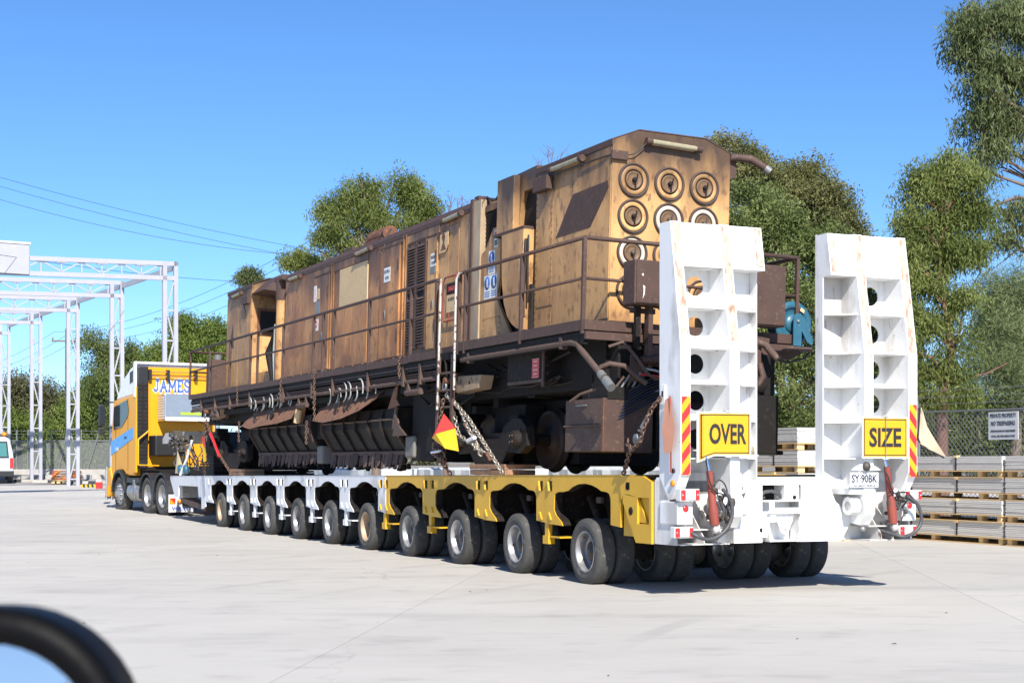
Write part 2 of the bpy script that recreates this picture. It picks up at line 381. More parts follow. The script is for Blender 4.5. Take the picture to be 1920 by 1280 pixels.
# ground: one sheet to the horizon, rising gently behind the truck
def sheet(xs, ys, dz, name, m, step=None):
    v = [(x, y, ground_z(y)+dz) for y in ys for x in xs]; n = len(xs)
    f = [(j*n+i, j*n+i+1, (j+1)*n+i+1, (j+1)*n+i) for j in range(len(ys)-1) for i in range(n-1)]
    mb = MB(); mb.add(v, f, True); return mb
M_conc = mat('pale_concrete', (.495,.470,.422), (.42,.400,.360), .75, scale=.35, stretch=(1,1.6,1), amount=.8, spots=(.36,.34,.31), spot_scale=1.7, spot_lo=.55, spot_hi=.80, bump=.0015, bump_scale=45, objvar=.035, detail=9)
fine = noise_node(M_conc, 7, (.35,1,1), 10); mixin(M_conc, math_node(M_conc, 'MULTIPLY', rng_node(M_conc, fine, .50, .72), .30), (.50,.485,.46))
sp_ = noise_node(M_conc, 1.1, (.25,1,1), 9); mixin(M_conc, math_node(M_conc, 'MULTIPLY', rng_node(M_conc, sp_, .56, .74), .34), (.25,.24,.228))
tr_ = noise_node(M_conc, .5, (.12,.9,1), 8); mixin(M_conc, math_node(M_conc, 'MULTIPLY', rng_node(M_conc, tr_, .60, .72), .30), (.20,.195,.19))
vo = M_conc.node_tree.nodes.new('ShaderNodeTexVoronoi'); vo.feature = 'DISTANCE_TO_EDGE'; vo.inputs['Scale'].default_value = .16
_tc = M_conc.node_tree.nodes.new('ShaderNodeTexCoord'); _nz = M_conc.node_tree.nodes.new('ShaderNodeTexNoise'); _nz.inputs['Scale'].default_value = .8; _nz.inputs['Detail'].default_value = 6
_va = M_conc.node_tree.nodes.new('ShaderNodeVectorMath'); _va.operation = 'MULTIPLY_ADD'; _va.inputs[1].default_value = (1.6,1.6,0)
M_conc.node_tree.links.new(_tc.outputs['Object'], _nz.inputs[0]); M_conc.node_tree.links.new(_nz.outputs['Color'], _va.inputs[0]); M_conc.node_tree.links.new(_tc.outputs['Object'], _va.inputs[2]); M_conc.node_tree.links.new(_va.outputs[0], vo.inputs[0])
crk = math_node(M_conc, 'MULTIPLY', rng_node(M_conc, vo.outputs['Distance'], .0035, .0008), rng_node(M_conc, noise_node(M_conc, .35, (1,1,1), 3), .50, .62)); mixin(M_conc, math_node(M_conc, 'MULTIPLY', crk, .28), (.17,.16,.15))
sk_ = noise_node(M_conc, 16, (1,1,1), 3); mixin(M_conc, math_node(M_conc, 'MULTIPLY', rng_node(M_conc, sk_, .73, .77), .55), (.13,.12,.11))
ol_ = noise_node(M_conc, .55, (1,1,1), 5); mixin(M_conc, math_node(M_conc, 'MULTIPLY', rng_node(M_conc, ol_, .64, .72), .35), (.19,.18,.165))
wv = M_conc.node_tree.nodes.new('ShaderNodeTexWave'); wv.wave_type = 'RINGS'; wv.rings_direction = 'Z'; wv.inputs['Scale'].default_value = .22; wv.inputs['Distortion'].default_value = 2.2; wv.inputs['Detail'].default_value = 2; wv.inputs['Detail Scale'].default_value = .3
_mp = M_conc.node_tree.nodes.new('ShaderNodeMapping'); _mp.inputs['Location'].default_value = (-26,-4,0); M_conc.node_tree.links.new(_tc.outputs['Object'], _mp.inputs[0]); M_conc.node_tree.links.new(_mp.outputs[0], wv.inputs[0])
tm_ = math_node(M_conc, 'MULTIPLY', rng_node(M_conc, wv.outputs['Fac'], .93, .985), rng_node(M_conc, noise_node(M_conc, .22, (1,1,1), 4), .50, .60)); mixin(M_conc, math_node(M_conc, 'MULTIPLY', tm_, .20), (.16,.155,.15))
M_joint = plain('joint_filler', (.33,.315,.29), .9)
M_far = mat('dry_yard_ground', (.26,.235,.20), (.19,.17,.14), .9, scale=.4, amount=.8, bump=0)
ys = [-60,-20,-5,0,5,10,20,30] + list(range(34,110,2)) + [140,200,400,900,2500]
g = obj('ground', sheet([-2500,-400,-120,-60,-30,-15,0,15,30,60,120,400,2500], ys, -.03, 'ground', M_far), M_far); g['kind'] = 'structure'
yard = bpy.data.objects.new('concrete_yard', None); COL.objects.link(yard); yard['kind'] = 'structure'
GA = R(-6.5); ca, sa = math.cos(GA), math.sin(GA)
def slab(u0, u1, w0, w1):
    gap = .0022; v = []; n = 6
    for j in range(n+1):
        for i in range(n+1):
            u = u0+gap+(u1-u0-2*gap)*i/n; w = w0+gap+(w1-w0-2*gap)*j/n
            x, y = -.66+u*ca-w*sa, 17.65+u*sa+w*ca
            v.append((x, y, ground_z(y)))
    N = n+1
    f = [(j*N+i, j*N+i+1, (j+1)*N+i+1, (j+1)*N+i) for j in range(n) for i in range(n)]
    k = len(v); edge = list(range(N)) + [j*N+n for j in range(1,N)] + [n*N+i for i in range(n-1,-1,-1)] + [j*N for j in range(n-1,0,-1)]
    low = [(v[i][0], v[i][1], v[i][2]-.06) for i in edge]; m = len(edge)
    f += [(edge[i], k+i, k+(i+1)%m, edge[(i+1)%m]) for i in range(m)]
    mb = MB(); mb.add(v+low, f); return mb
jm = sheet([-70,-30,-15,0,15,30,45], [-12,0,10,20,30]+list(range(34,72,2)), -.012, 'j', M_joint)
obj('joint_filler', jm, M_joint, yard)
for j in range(-4, 6):
    for i in range(-8, 6):
        u0, w0 = i*5.6, j*8.0
        cyy = 17.65+(u0+2.8)*sa+(w0+4)*ca
        if cyy > 62 or cyy < -10: continue
        obj('concrete_slab', slab(u0, u0+5.6, w0, w0+8.0), M_conc, yard)

# ---------------------------------------------------------------- kerb and low wall along the left fence
kb = MB(); x = -32.0
M_kerb = mat('weathered_kerb_concrete', (.42,.40,.37), (.30,.28,.25), .85, scale=3, amount=.8, bump=.003)
kerb = thing('kerb', 'low pale concrete kerb running below the shade cloth fence on the left', 'kerb', at=(-25, 66, ground_z(66)), kind='structure')
while x < -8:
    m = MB(); m.box(x+.01, x+1.99, 66, 66.35, ground_z(66)-.05, ground_z(66)+.17); obj('kerb_stone', m, M_kerb, kerb, bevel=.02); x += 2
plinth = MB(); plinth.box(-34, -7, 70.2, 70.5, .5, ground_z(70)+.28)
thing('retaining_wall', 'low weathered concrete wall under the shade cloth fence', 'wall', mb=plinth, mat=M_kerb, at=(-20,70.2,.5))

# ---------------------------------------------------------------- left fence with shade cloth
M_shade = bpy.data.materials.new('shade_cloth'); M_shade.use_nodes = True
_n = M_shade.node_tree.nodes; _l = M_shade.node_tree.links
_t = _n.new('ShaderNodeBsdfTransparent'); _x = _n.new('ShaderNodeMixShader'); _x.inputs[0].default_value = .50
_n['Principled BSDF'].inputs['Base Color'].default_value = (.20,.21,.215,1); _n['Principled BSDF'].inputs['Roughness'].default_value = .9
_l.new(_t.outputs[0], _x.inputs[1]); _l.new(_n['Principled BSDF'].outputs[0], _x.inputs[2]); _l.new(_x.outputs[0], _n['Material Output'].inputs[0])
lf = thing('shade_cloth_fence', 'wire fence with grey shade cloth and leaning posts behind the steel frames', 'fence', at=(-22,70.35,1))
FZ = ground_z(70)+.28; FT = 1.4+42*70.35/2893
cl = MB(); N_ = 90
cl.add([(-33+i*.29, 70.35+.03*math.sin(i*1.7), z) for z in (FZ+.03, FT) for i in range(N_)], [(i, i+1, N_+i+1, N_+i) for i in range(N_-1)], True)
obj('shade_cloth', cl, M_shade, lf)
m = MB(); m.tube([(-33,70.32,FT),(-8,70.32,FT)], .025, 6); obj('top_rail', m, M_steel, lf)
m = MB(); m.tube([(-33,70.32,FZ+.05),(-8,70.32,FZ+.05)], .018, 6); obj('bottom_rail', m, M_steel, lf)
for i, (q, lean) in enumerate([(-35,0),(-12,0),(8,0),(31,0),(52,0),(75,0),(96,0),(122,.30),(152,0),(181,.42),(208,0)]):
    p = px(q, 800, 70.28); m = MB(); m.tube([(p.x-lean*1.1,p.y,FZ-.2),(p.x,p.y,FT),(p.x+.02+lean*.25,p.y,FT+.5)], .03, 6); obj('post', m, M_steel, lf)
for k in range(3):
    m = MB(); m.tube([(-33,70.28,FT+.16+.15*k),(-20,70.28,FT+.145+.15*k),(-8,70.28,FT+.16+.15*k)], .008, 4); obj('barbed_wire', m, M_steel, lf)

# ---------------------------------------------------------------- portal frames of the unfinished shed
GX = (333-960)/2893*49.1; GY = 49.1; GM = Matrix.Translation((GX, GY, 0)) @ Matrix.Rotation(R(30.2), 4, 'Z')
def gz(y):
    q = GM @ Vector((0,y,0)); return ground_z(q.y)
names = ['nearest tall lattice portal frame, its right leg beside the trees above the truck cab', 'second lattice portal frame from the truck, leg rising behind the cab roof',
         'third lattice portal frame, its leg standing behind the stack of orange barriers', 'fourth lattice portal frame between the barriers and the white van', 'farthest lattice portal frame at the left edge behind the van']
for i in range(5):
    y = 6.0*i; b = gz(y) - .25
    fr = thing('portal_frame', names[i], 'steel frame', GM, (-.22, y, b), group='grey lattice portal frames of an unfinished shed')
    W = .46; zt = 7.8
    for x0, x1 in ((-.13,0),(-W-.03,-W+.10)):
        m = MB(); m.box(x0, x1, y-.06, y+.06, b, zt-.002 if x1 == 0 else zt-.15); obj('column_chord', m, M_galv, fr)
    m = MB(); k = 0; z = b+.5
    while z < zt-1.2:
        m.bar((-.13, y, z), (-W+.10, y, z), .05, .05); a_, b_ = ((-.13, -W+.10) if k % 2 else (-W+.10, -.13))
        m.bar((a_, y, z+.04), (b_, y, z+.92), .045, .04, up=(0,1,0)); z += .96; k += 1
    obj('lacing_bars', m, M_galv, fr)
    sl = -.035; L_ = 15.0
    for zz, h in ((zt, .14), (zt-.46, .14)):
        m = MB(); m.bar((0 if zz==zt else -.13, y, zz-h/2), (-L_, y, zz-h/2-sl*-L_*-1 if False else zz-h/2+(-sl)*0 - .0), .12, h)
        # the rafter falls slightly to the far side
        m.v = [(p[0], p[1], p[2] + p[0]*.027) for p in m.v]
        obj('rafter_chord', m, M_galv, fr)
    m = MB(); x = -W-.1; k = 0
    while x > -L_+.7:
        m.bar((x, y, zt-.45+x*.027), (x, y, zt-.13+x*.027), .04, .04, up=(0,1,0))
        z0, z1 = (zt-.44, zt-.12) if k % 2 else (zt-.12, zt-.44)
        m.bar((x, y, z0+x*.027), (x-.62, y, z1+(x-.62)*.027), .04, .04, up=(0,1,0)); x -= .62; k += 1
        if k % 2: m.box(x-.16, x+.16, y-.05, y+.05, zt-.17+x*.027, zt-.14+x*.027)
    obj('rafter_lacing', m, M_galv, fr)
    if i < 4:
        m = MB(); m.box(-.10, -.03, y+.065, y+5.935, zt-.26, zt-.10); obj('eave_beam', m, M_galv, fr)
m = MB()
for k in range(9): m.box(-4.66-(k+1)*.95+.004, -4.66-k*.95, -.16, -.09, 7.10, 8.0)
fp = thing('fascia_panel', 'pale flat cladding panel fixed to the nearest portal beam, cut by the left edge', 'cladding panel', GM, (-9,-.12,7.1), mb=m, mat=M_galv)
m = MB(); m.box(-13.3,-4.62,-.19,-.06,8.003,8.06); obj('panel_capping', m, M_signwhite, fp)

# ---------------------------------------------------------------- van, barriers and small yard things on the left
M_vanblue = plain('pale_silver_van_paint', (.50,.54,.66), .3)
VX = -20.62; VY = 61.0; VZ = ground_z(61)
VM = Matrix.Translation((VX, VY, VZ)) @ Matrix.Rotation(R(20), 4, 'Z')
van = thing('delivery_van', 'pale blue-grey van seen from behind at the left edge with orange beacon on its roof', 'van', VM, (0,0,0))
m = MB(); m.prism([(-.86,.34),(.86,.34),(.89,.9),(.84,1.25),(.72,1.78),(.55,1.86),(-.55,1.86),(-.72,1.78),(-.84,1.25),(-.89,.9)], 'y', 0, 4.1); obj('body', m, M_vanblue, van, bevel=.04)
m = MB(); m.prism([(-.64,1.08),(.64,1.08),(.58,1.62),(-.58,1.62)], 'y', -.02, .01); wnd = obj('rear_window', m, plain('teal_rear_glass', (.05,.20,.20), .1), van)
m = MB(); m.prism([(-.70,1.02),(.70,1.02),(.63,1.68),(-.63,1.68)], 'y', -.012, .005); obj('window_frame', m, M_black, van)
m = MB(); m.box(-.88,.88,-.08,.12,.28,.52); obj('rear_bumper', m, M_black, van, bevel=.03)
for sx in (-1,1):
    m = MB(); m.box(sx*.80-.07, sx*.80+.07, -.03, .05, .62, 1.02); obj('tail_light', m, M_red, van)
    for yy in (.75, 3.3):
        m = MB(); m.lathe([(.001,-.1),(.2,-.1),(.31,-.09),(.32,0),(.31,.09),(.2,.1),(.001,.1)], (sx*.76,yy,.32)); obj('wheel', m, M_tyre, van)
m = MB(); m.box(-.05,.05,-.03,0,.80,.83); obj('door_handle', m, M_black, van)
m = MB(); m.box(-.5,.7,.8,1.3,1.86,1.90); rb = obj('roof_bar', m, M_black, van)
m = MB(); m.lathe([(.001,0),(.10,0),(.10,.10),(.06,.16),(.001,.16)], (.55,1.0,1.90), 'z', 12); obj('beacon', m, M_orange, rb)
m = MB(); m.box(-.4,.18,.9,1.0,1.92,2.38); bd = obj('arrow_board', m, M_black, van)
m = MB(); m.box(-.36,.14,.885,.897,1.98,2.32); obj('arrow_board_face', m, M_orange, bd)

P = px(127, 908, 61.5); gz_ = ground_z(61.5)
bp = thing('barrier_stack', 'heap of bright orange plastic barrier boards lying on a pallet', 'barrier stack', at=(P.x,P.y,gz_))
for k in range(5):
    m = MB(); m.box(P.x-.50+k*.22, P.x-.36+k*.22, P.y-.55, P.y+.45, gz_, gz_+.10); obj('pallet_block', m, M_pine, bp)
m = MB(); m.box(P.x-.54, P.x+.56, P.y-.58, P.y+.48, gz_+.10, gz_+.13); obj('pallet_board', m, M_pine, bp)
for k in range(6):
    dx = rnd.uniform(-.06,.06); z = gz_+.135+k*.062
    m = MB(); pts = [(-.50+dx,.0),(-.36+dx,.012+.01*k),(.45+dx,.0),(.45+dx,.052),(-.33+dx,.058),(-.50+dx,.03)]
    m.prism([(P.x+a, z+b) for a, b in pts], 'y', P.y-.5+.02*k, P.y+.4); obj('barrier_board', m, M_barrier, bp, bevel=.008)
for k in range(3):
    m = MB(); m.tube([(P.x-.48+.03*k,P.y-.5,gz_+.15),(P.x-.42+.05*k,P.y-.5,gz_+.34+.05*k),(P.x-.28+.05*k,P.y-.48,gz_+.42+.03*k)], .028, 6); obj('barrier_foot', m, M_barrier, bp)
P = px(166, 915, 58); z = ground_z(58)
ws = thing('wheel_stop', 'short yellow and black striped wheel stop on the ground', 'wheel stop', at=(P.x,P.y,z))
for k in range(7):
    m = MB(); m.prism([(P.x-.28+k*.08+.02,z),(P.x-.20+k*.08+.02,z),(P.x-.20+k*.08,z+.11),(P.x-.28+k*.08,z+.11)], 'y', P.y-.08, P.y+.08)
    obj('stripe_block', m, M_signyel if k % 2 == 0 else M_black, ws)
P = px(186, 919, 57); z = ground_z(57)
rb_ = thing('road_barrier_block', 'small red and white plastic block beside the truck bumper', 'barrier', at=(P.x,P.y,z))
m = MB(); m.box(P.x-.11,P.x+.11,P.y-.1,P.y+.1,z,z+.24); obj('red_half', m, M_red, rb_, bevel=.015)
m = MB(); m.box(P.x-.09,P.x+.09,P.y-.08,P.y+.08,z+.24,z+.33); obj('white_cap', m, M_signwhite, rb_, bevel=.015)
for i, (q, d) in enumerate([(34, 62.5), (97, 62), (173, 61)]):
    P = px(q, 905, d); z = ground_z(d)
    rs = thing('rubber_wheel_stop', ['dark wheel stop with white ends near the van', 'dark wheel stop with white ends beside the orange barriers', 'dark wheel stop with white ends left of the truck'][i], 'wheel stop', at=(P.x,P.y,z), group='dark wheel stops along the kerb')
    for k, (a, b, mm) in enumerate([(-.75,-.15,M_kerb),(-.15,.15,M_black),(.15,.75,M_kerb)]):
        m = MB(); m.prism([(P.y-.07,z),(P.y+.07,z),(P.y+.05,z+.11),(P.y-.05,z+.11)], 'x', P.x+a, P.x+b); obj('stop_section', m, mm, rs)

# ---------------------------------------------------------------- power pole and wires
Pp = px(125.5, 622, 96); zb = ground_z(96)
pole = thing('power_pole', 'dark utility pole with one crossarm seen behind the third steel frame', 'power pole', at=(Pp.x,Pp.y,zb))
m = MB(); m.tube([(Pp.x,Pp.y,zb),(Pp.x,Pp.y,Pp.z+.2)], [.16,.11], 8); obj('pole_shaft', m, M_bark, pole)
ca_ = px(126, 639.5, 96); m = MB(); m.bar((ca_.x-.92,ca_.y-.15,ca_.z),(ca_.x+.95,ca_.y-.15,ca_.z),.09,.09); obj('crossarm', m, M_bark, pole)
for dx in (-.85,0,.85):
    m = MB(); m.lathe([(.001,0),(.05,0),(.03,.08),(.06,.12),(.03,.2),(.001,.2)], (ca_.x+dx,ca_.y-.15,ca_.z+.045), 'z', 8); obj('insulator', m, M_steel, pole)
def wire(label, a, b, sag, r=.008, grp=None):
    a = px(*a); b = px(*b); m = MB()
    m.tube([a.lerp(b, i/24) - Vector((0,0,sag*4*(i/24)*(1-i/24))) for i in range(25)], r, 4)
    return thing('power_wire', label, 'power line', mb=m, mat=M_black, at=tuple(a), group=grp)
G1 = 'thin power wires high over the yard'
wire('uppermost thin wire sloping down from the left edge to the tall tree', (-60,315,60), (640,478,66), .25, grp=G1)
wire('second thin wire below the uppermost, sloping down to the tall tree', (-60,332,60), (640,496,66), .25, grp=G1)
wire('third thin wire above the steel frames, sloping down to the tall tree', (-60,356,60), (660,484,66), .55, grp=G1)
wire('thin wire passing in front of the fascia panel towards the small tree', (-60,468,44), (520,530,66), .2, grp=G1)
G2 = 'thin wires rising from the utility pole'
for k, (y0, y1, x1, lb) in enumerate([(622,412,650,'upper wire rising from the utility pole to the right behind the frames'), (629,432,650,'middle wire rising from the utility pole to the right behind the frames'), (638,460,650,'lower wire rising from the utility pole to the right behind the frames')]):
    wire(lb, (101+k*22,y0,96), (x1,y1,50), .9, .009, G2)
for k, (y0, lb) in enumerate([(692,'upper wire falling from the utility pole to the left'), (706,'middle wire falling from the utility pole to the left'), (720,'lower wire falling from the utility pole to the left')]):
    wire(lb, (101+k*22,622+k*7,96), (-60,y0,110), .4, .012, G2)

# ================================================================ TREES
FOLI = []
def foliage(blobs, n, L, W, droop=.6, seed=1, clump=14, spread=.2, shell=.45, tufts=17):
    n = int(n*1.45); L *= .78; W *= .80
    """n leaf blades in hanging clumps through a set of ellipsoids (centre, radii)"""
    g = np.random.default_rng(seed)
    C = np.array([b[0] for b in blobs]); Rr = np.array([b[1] for b in blobs])
    wgt = (Rr[:,0]*Rr[:,2] + Rr[:,1]*Rr[:,2]); wgt = wgt/wgt.sum()
    nc = max(1, n//clump); bi = g.choice(len(blobs), nc, p=wgt)
    d = g.normal(size=(nc,3)); d /= np.linalg.norm(d, axis=1)[:,None]
    rr = shell + (.96-shell)*g.random(nc)**.7
    rr *= 1 + .08*g.normal(size=nc)
    cc = C[bi] + d*rr[:,None]*Rr[bi]
    idx = np.repeat(np.arange(nc), clump); m = len(idx)
    tuft = max(4, int(nc/tufts)); ti = g.integers(0, tuft, nc)               # sprays gather into tufts, with gaps between them
    dd = g.normal(size=(nc,3)); dd /= np.linalg.norm(dd, axis=1)[:,None]; dd[:,2] = np.abs(dd[:,2])*1.1 - .35
    rt = spread*2.35*(.55+.9*g.random(tuft))
    cc = cc[ti] + dd*(g.random(nc)**.45)[:,None]*rt[ti][:,None]
    off = np.clip(g.normal(size=(m,3)), -1.8, 1.8)*spread*.62*np.array([1,1,1.1]); p = cc[idx] + off
    ax = g.normal(size=(m,3)); ax[:,2] -= droop*2.2; ax /= np.linalg.norm(ax, axis=1)[:,None]
    s = np.cross(ax, g.normal(size=(m,3))); s /= np.linalg.norm(s, axis=1)[:,None]
    l = L*(.6+.8*g.random(m))[:,None]; w = W*(.7+.6*g.random(m))[:,None]
    v = np.empty((m,4,3)); v[:,0] = p; v[:,1] = p + ax*l*.45 + s*w*.5; v[:,2] = p + ax*l; v[:,3] = p + ax*l*.45 - s*w*.5
    return v.reshape(-1,3), m
def quads_mesh(name, v, m, org):
    me = bpy.data.meshes.new(name); v = v - np.array(org)
    me.vertices.add(4*m); me.vertices.foreach_set('co', v.astype(np.float32).ravel())
    me.loops.add(4*m); me.loops.foreach_set('vertex_index', np.arange(4*m, dtype=np.int32))
    me.polygons.add(m); me.polygons.foreach_set('loop_start', np.arange(0,4*m,4,dtype=np.int32)); me.polygons.foreach_set('loop_total', np.full(m,4,dtype=np.int32))
    me.update(calc_edges=True); return me
def tree(name, label, cat, d, blobs_px, n, leafm, trunk_px, barkm, L=.16, W=.035, droop=.6, seed=1, clump=14, spread=.2, shell=.45, depth=1.0, limb_r=.05, group=None, extra=None, twigs=0, trunk_r=.16):
    """blobs: (centre x, centre y, radius x, radius y) measured at distance d, given real depth of their own"""
    g = random.Random(seed); blobs = []
    for b in blobs_px:
        c = px(b[0], b[1], d); rx = b[2]/2893*d; rz = b[3]/2893*d; dy = (b[4] if len(b) > 4 else g.uniform(-.5,.5)*rx)
        blobs.append(((c.x, c.y+dy, c.z), (rx, (rx+rz)*.5*depth, rz)))
    base = px(trunk_px[0][0], trunk_px[0][1], d); gzz = ground_z(d)
    org = (base.x, base.y, gzz)
    t = thing(name, label, cat, at=org, group=group)
    v, m = foliage(blobs, n, L, W, droop, seed, clump, spread, shell)
    keep = None
    obj('crown', None, leafm, t, mesh=quads_mesh('crown', v, m, org))
    path = [Vector((base.x, base.y, gzz-.1))] + [px(a, b, d) for a, b in trunk_px]
    mb = MB(); mb.tube(path, [trunk_r*(1-.75*i/(len(path)-1)) for i in range(len(path))], 9)
    top = path[-1]
    for (c, r) in blobs:
        c = Vector(c); s = min(path, key=lambda q: (q-c).length + (3 if q.z > c.z-.2 else 0))
        mid = s.lerp(c, .5) + Vector((g.uniform(-.2,.2), g.uniform(-.2,.2), g.uniform(0,.25)))
        mb.tube([s, mid, c], [limb_r*1.3, limb_r*.9, limb_r*.45], 6)
        for k in range(5):
            e = c + Vector((g.uniform(-.75,.75)*r[0], g.uniform(-.6,.6)*r[1], g.uniform(-.4,.8)*r[2]))
            mb.tube([mid.lerp(c, g.uniform(.3,1)), c.lerp(e,.55)+Vector((0,0,.05)), e], [limb_r*.5, limb_r*.32, limb_r*.14], 4)
    for pth, r0 in (extra or []):
        q = [px(a, b, d) for a, b in pth]; mb.tube(q, [r0*(1-.7*i/(len(q)-1)) for i in range(len(q))], 6)
    obj('trunk', mb, barkm, t)
    return t
L_gum = leaf_mat('gum_leaves', (.05,.075,.025), (.19,.22,.095), (.28,.20,.10), .35)
L_gum2 = leaf_mat('light_gum_leaves', (.075,.105,.022), (.26,.30,.095), (.34,.20,.07), .4)
L_wattle = leaf_mat('grey_green_needles', (.10,.145,.055), (.27,.32,.16), (.31,.33,.18), .35)
L_bush = leaf_mat('olive_bush_leaves', (.06,.095,.022), (.26,.30,.11), (.44,.42,.24), .36)
L_brown = leaf_mat('brownish_olive_leaves', (.10,.115,.04), (.29,.28,.115), (.38,.22,.11), .36)
L_dark = leaf_mat('dark_weeping_leaves', (.05,.08,.02), (.17,.21,.065), (.22,.23,.09), .3)
L_lime = leaf_mat('yellow_green_leaves', (.07,.12,.022), (.25,.31,.075), (.30,.28,.09), .4)
L_dull = leaf_mat('dull_brown_green_leaves', (.09,.095,.045), (.17,.165,.085), (.22,.17,.10), .3)

tree('gum_tree', 'tall dark gum tree hanging in from the upper right corner', 'tree', 42,
     [(1838,42,50,42),(1900,30,58,44),(1808,100,34,36),(1868,118,46,42),(1918,145,46,46),(1835,165,30,28),(1858,205,36,34),(1905,232,36,40),(1838,248,26,26),(1862,288,34,32),(1845,318,20,20),(1812,55,28,28),(1888,318,16,14),
      (1990,60,90,80),(2010,260,60,60),(1908,405,20,26),(1965,400,46,36),(1918,300,14,18),(1885,448,20,18),(1918,470,28,24),(1875,395,14,14)],
     40000, L_gum, [(2060,800),(2050,560),(2030,400),(2000,260)], M_bark, L=.23, W=.044, droop=.9, seed=3, clump=16, spread=.22, shell=.25, trunk_r=.3, limb_r=.06,
     extra=[([(2030,400),(1960,368),(1900,372),(1850,392),(1822,420)], .07), ([(2030,480),(1950,462),(1905,470),(1868,500)], .045), ([(2000,330),(1960,300),(1925,330),(1890,300)], .05), ([(1960,368),(1930,410),(1895,450),(1880,480)], .035), ([(1850,392),(1838,440),(1850,470)],.02), ([(1900,372),(1915,400),(1905,430)],.02)])
tree('gum_tree', 'gum tree with slim reddish trunk right of the SIZE ramp', 'tree', 34,
     [(1787,318,30,26),(1745,342,32,26),(1830,345,22,28),(1718,375,26,24),(1775,372,36,30),(1822,402,24,30),(1703,425,20,22),(1755,422,40,32),(1712,472,32,28),(1775,478,38,32),(1822,470,22,24),(1690,520,24,32),(1740,540,38,34),(1797,560,30,34),(1700,592,22,28),(1745,620,30,28),(1800,640,22,28),(1698,652,18,22),(1762,692,24,18),(1722,700,20,16),(1700,735,26,24),(1735,745,24,20),(1790,700,24,22),(1810,740,26,22),(1690,700,22,26)],
     44000, L_gum2, [(1766,775),(1770,720),(1784,660),(1780,610),(1765,540),(1760,470),(1770,400)], M_barkred, L=.16, W=.034, droop=.7, seed=5, clump=16, spread=.17, shell=.3, trunk_r=.15, limb_r=.05,
     extra=[([(1784,660),(1800,620),(1808,560)], .05), ([(1770,720),(1800,712),(1850,700),(1890,680)], .04)])
tree('wattle_tree', 'feathery grey-green bushy tree at the right edge above the fence', 'tree', 36,
     [(1890,560,60,55),(1935,600,70,80),(1862,620,55,55),(1905,660,70,60),(1860,690,55,50),(1940,720,70,60),(1890,745,60,45),(1868,560,35,35)],
     46000, L_wattle, [(1905,800),(1900,720),(1895,640),(1890,580)], M_bark, L=.19, W=.019, droop=-.1, seed=8, clump=22, spread=.19, shell=.3)
tree('leafy_tree', 'broad olive-green tree filling the gap between the two ramps', 'tree', 36,
     [(1400,400,60,55),(1450,430,70,60),(1400,480,70,70),(1480,500,80,70),(1540,470,60,60),(1430,570,80,70),(1520,580,70,70),(1585,520,45,60),(1440,660,80,70),(1530,680,70,70),(1590,640,40,70),(1480,760,110,60),(1370,560,50,70),(1360,440,40,60),(1638,580,34,60),(1645,660,40,60),(1655,740,46,50),(1400,760,60,60)],
     78000, L_bush, [(1470,860),(1468,760),(1460,640),(1462,520)], M_bark, L=.125, W=.045, droop=.2, seed=11, clump=14, spread=.17, shell=.35)
tree('brown_leafed_tree', 'tall brownish-olive tree top right of the tan hood', 'tree', 40,
     [(1352,285,22,26),(1385,300,34,28),(1420,325,50,36),(1470,345,55,42),(1520,370,50,42),(1560,400,40,40),(1590,435,30,40),(1450,390,60,45),(1530,420,55,45),(1375,345,40,40),(1500,335,26,24),(1524,325,12,18)],
     40000, L_brown, [(1490,860),(1486,640),(1480,480),(1478,400)], M_bark, L=.12, W=.042, droop=.2, seed=13, clump=13, spread=.16, shell=.3)
tree('leafy_tree', 'rounded green gum behind the middle of the rusty hood', 'tree', 44,
     [(615,400,18,30),(650,378,28,30),(690,365,28,28),(640,430,32,26),(608,452,20,16),(695,415,36,32),(765,362,30,30),(795,395,24,30),(755,420,34,26),(806,432,18,20),(680,460,40,20),(635,474,26,14),(602,476,14,10),(676,338,12,14),(742,342,12,10)],
     26000, L_gum2, [(705,870),(705,700),(700,560),(702,480)], M_bark, L=.15, W=.034, droop=.6, seed=17, clump=14, spread=.17, shell=.3,
     extra=[([(760,560),(765,480),(770,420),(765,370)], .07), ([(765,480),(790,440),(800,400)], .05)])
tree('small_tree', 'small leafy tree top left of the long hood with pinkish twigs', 'tree', 46,
     [(548,492,22,12),(575,492,22,13),(562,484,20,8),(592,500,12,9)], 4200, L_gum2, [(565,870),(560,700),(562,540)], M_barkred, L=.16, W=.034, droop=.5, seed=19, spread=.13, shell=.2, clump=12, trunk_r=.1, limb_r=.03,
     extra=[([(560,540),(545,510),(525,495)], .02), ([(560,540),(540,520),(518,505)], .018), ([(555,525),(535,500),(530,484)], .014)])
tree('small_tree', 'tiny tree top just above the far end of the rail machine', 'tree', 46,
     [(458,520,14,11),(474,522,16,12),(450,530,9,8)], 2600, L_gum, [(465,870),(465,700),(466,545)], M_bark, L=.15, W=.032, droop=.5, seed=20, spread=.12, shell=.2, clump=12, trunk_r=.1, limb_r=.03)
tree('weeping_tree', 'dense dark weeping tree behind the second steel frame leg', 'tree', 77,
     [(178,700,26,34),(205,675,28,26),(238,695,28,34),(170,640,8,16),(200,648,12,14),(248,662,14,18),(176,740,38,38),(222,740,46,46),(258,740,28,46),(165,790,26,40),(210,800,50,50),(250,810,36,50),(165,850,26,40),(230,860,50,40)],
     52000, L_dark, [(215,890),(214,800),(212,720)], M_bark, L=.20, W=.055, droop=.9, seed=23, clump=18, spread=.27, shell=.3)
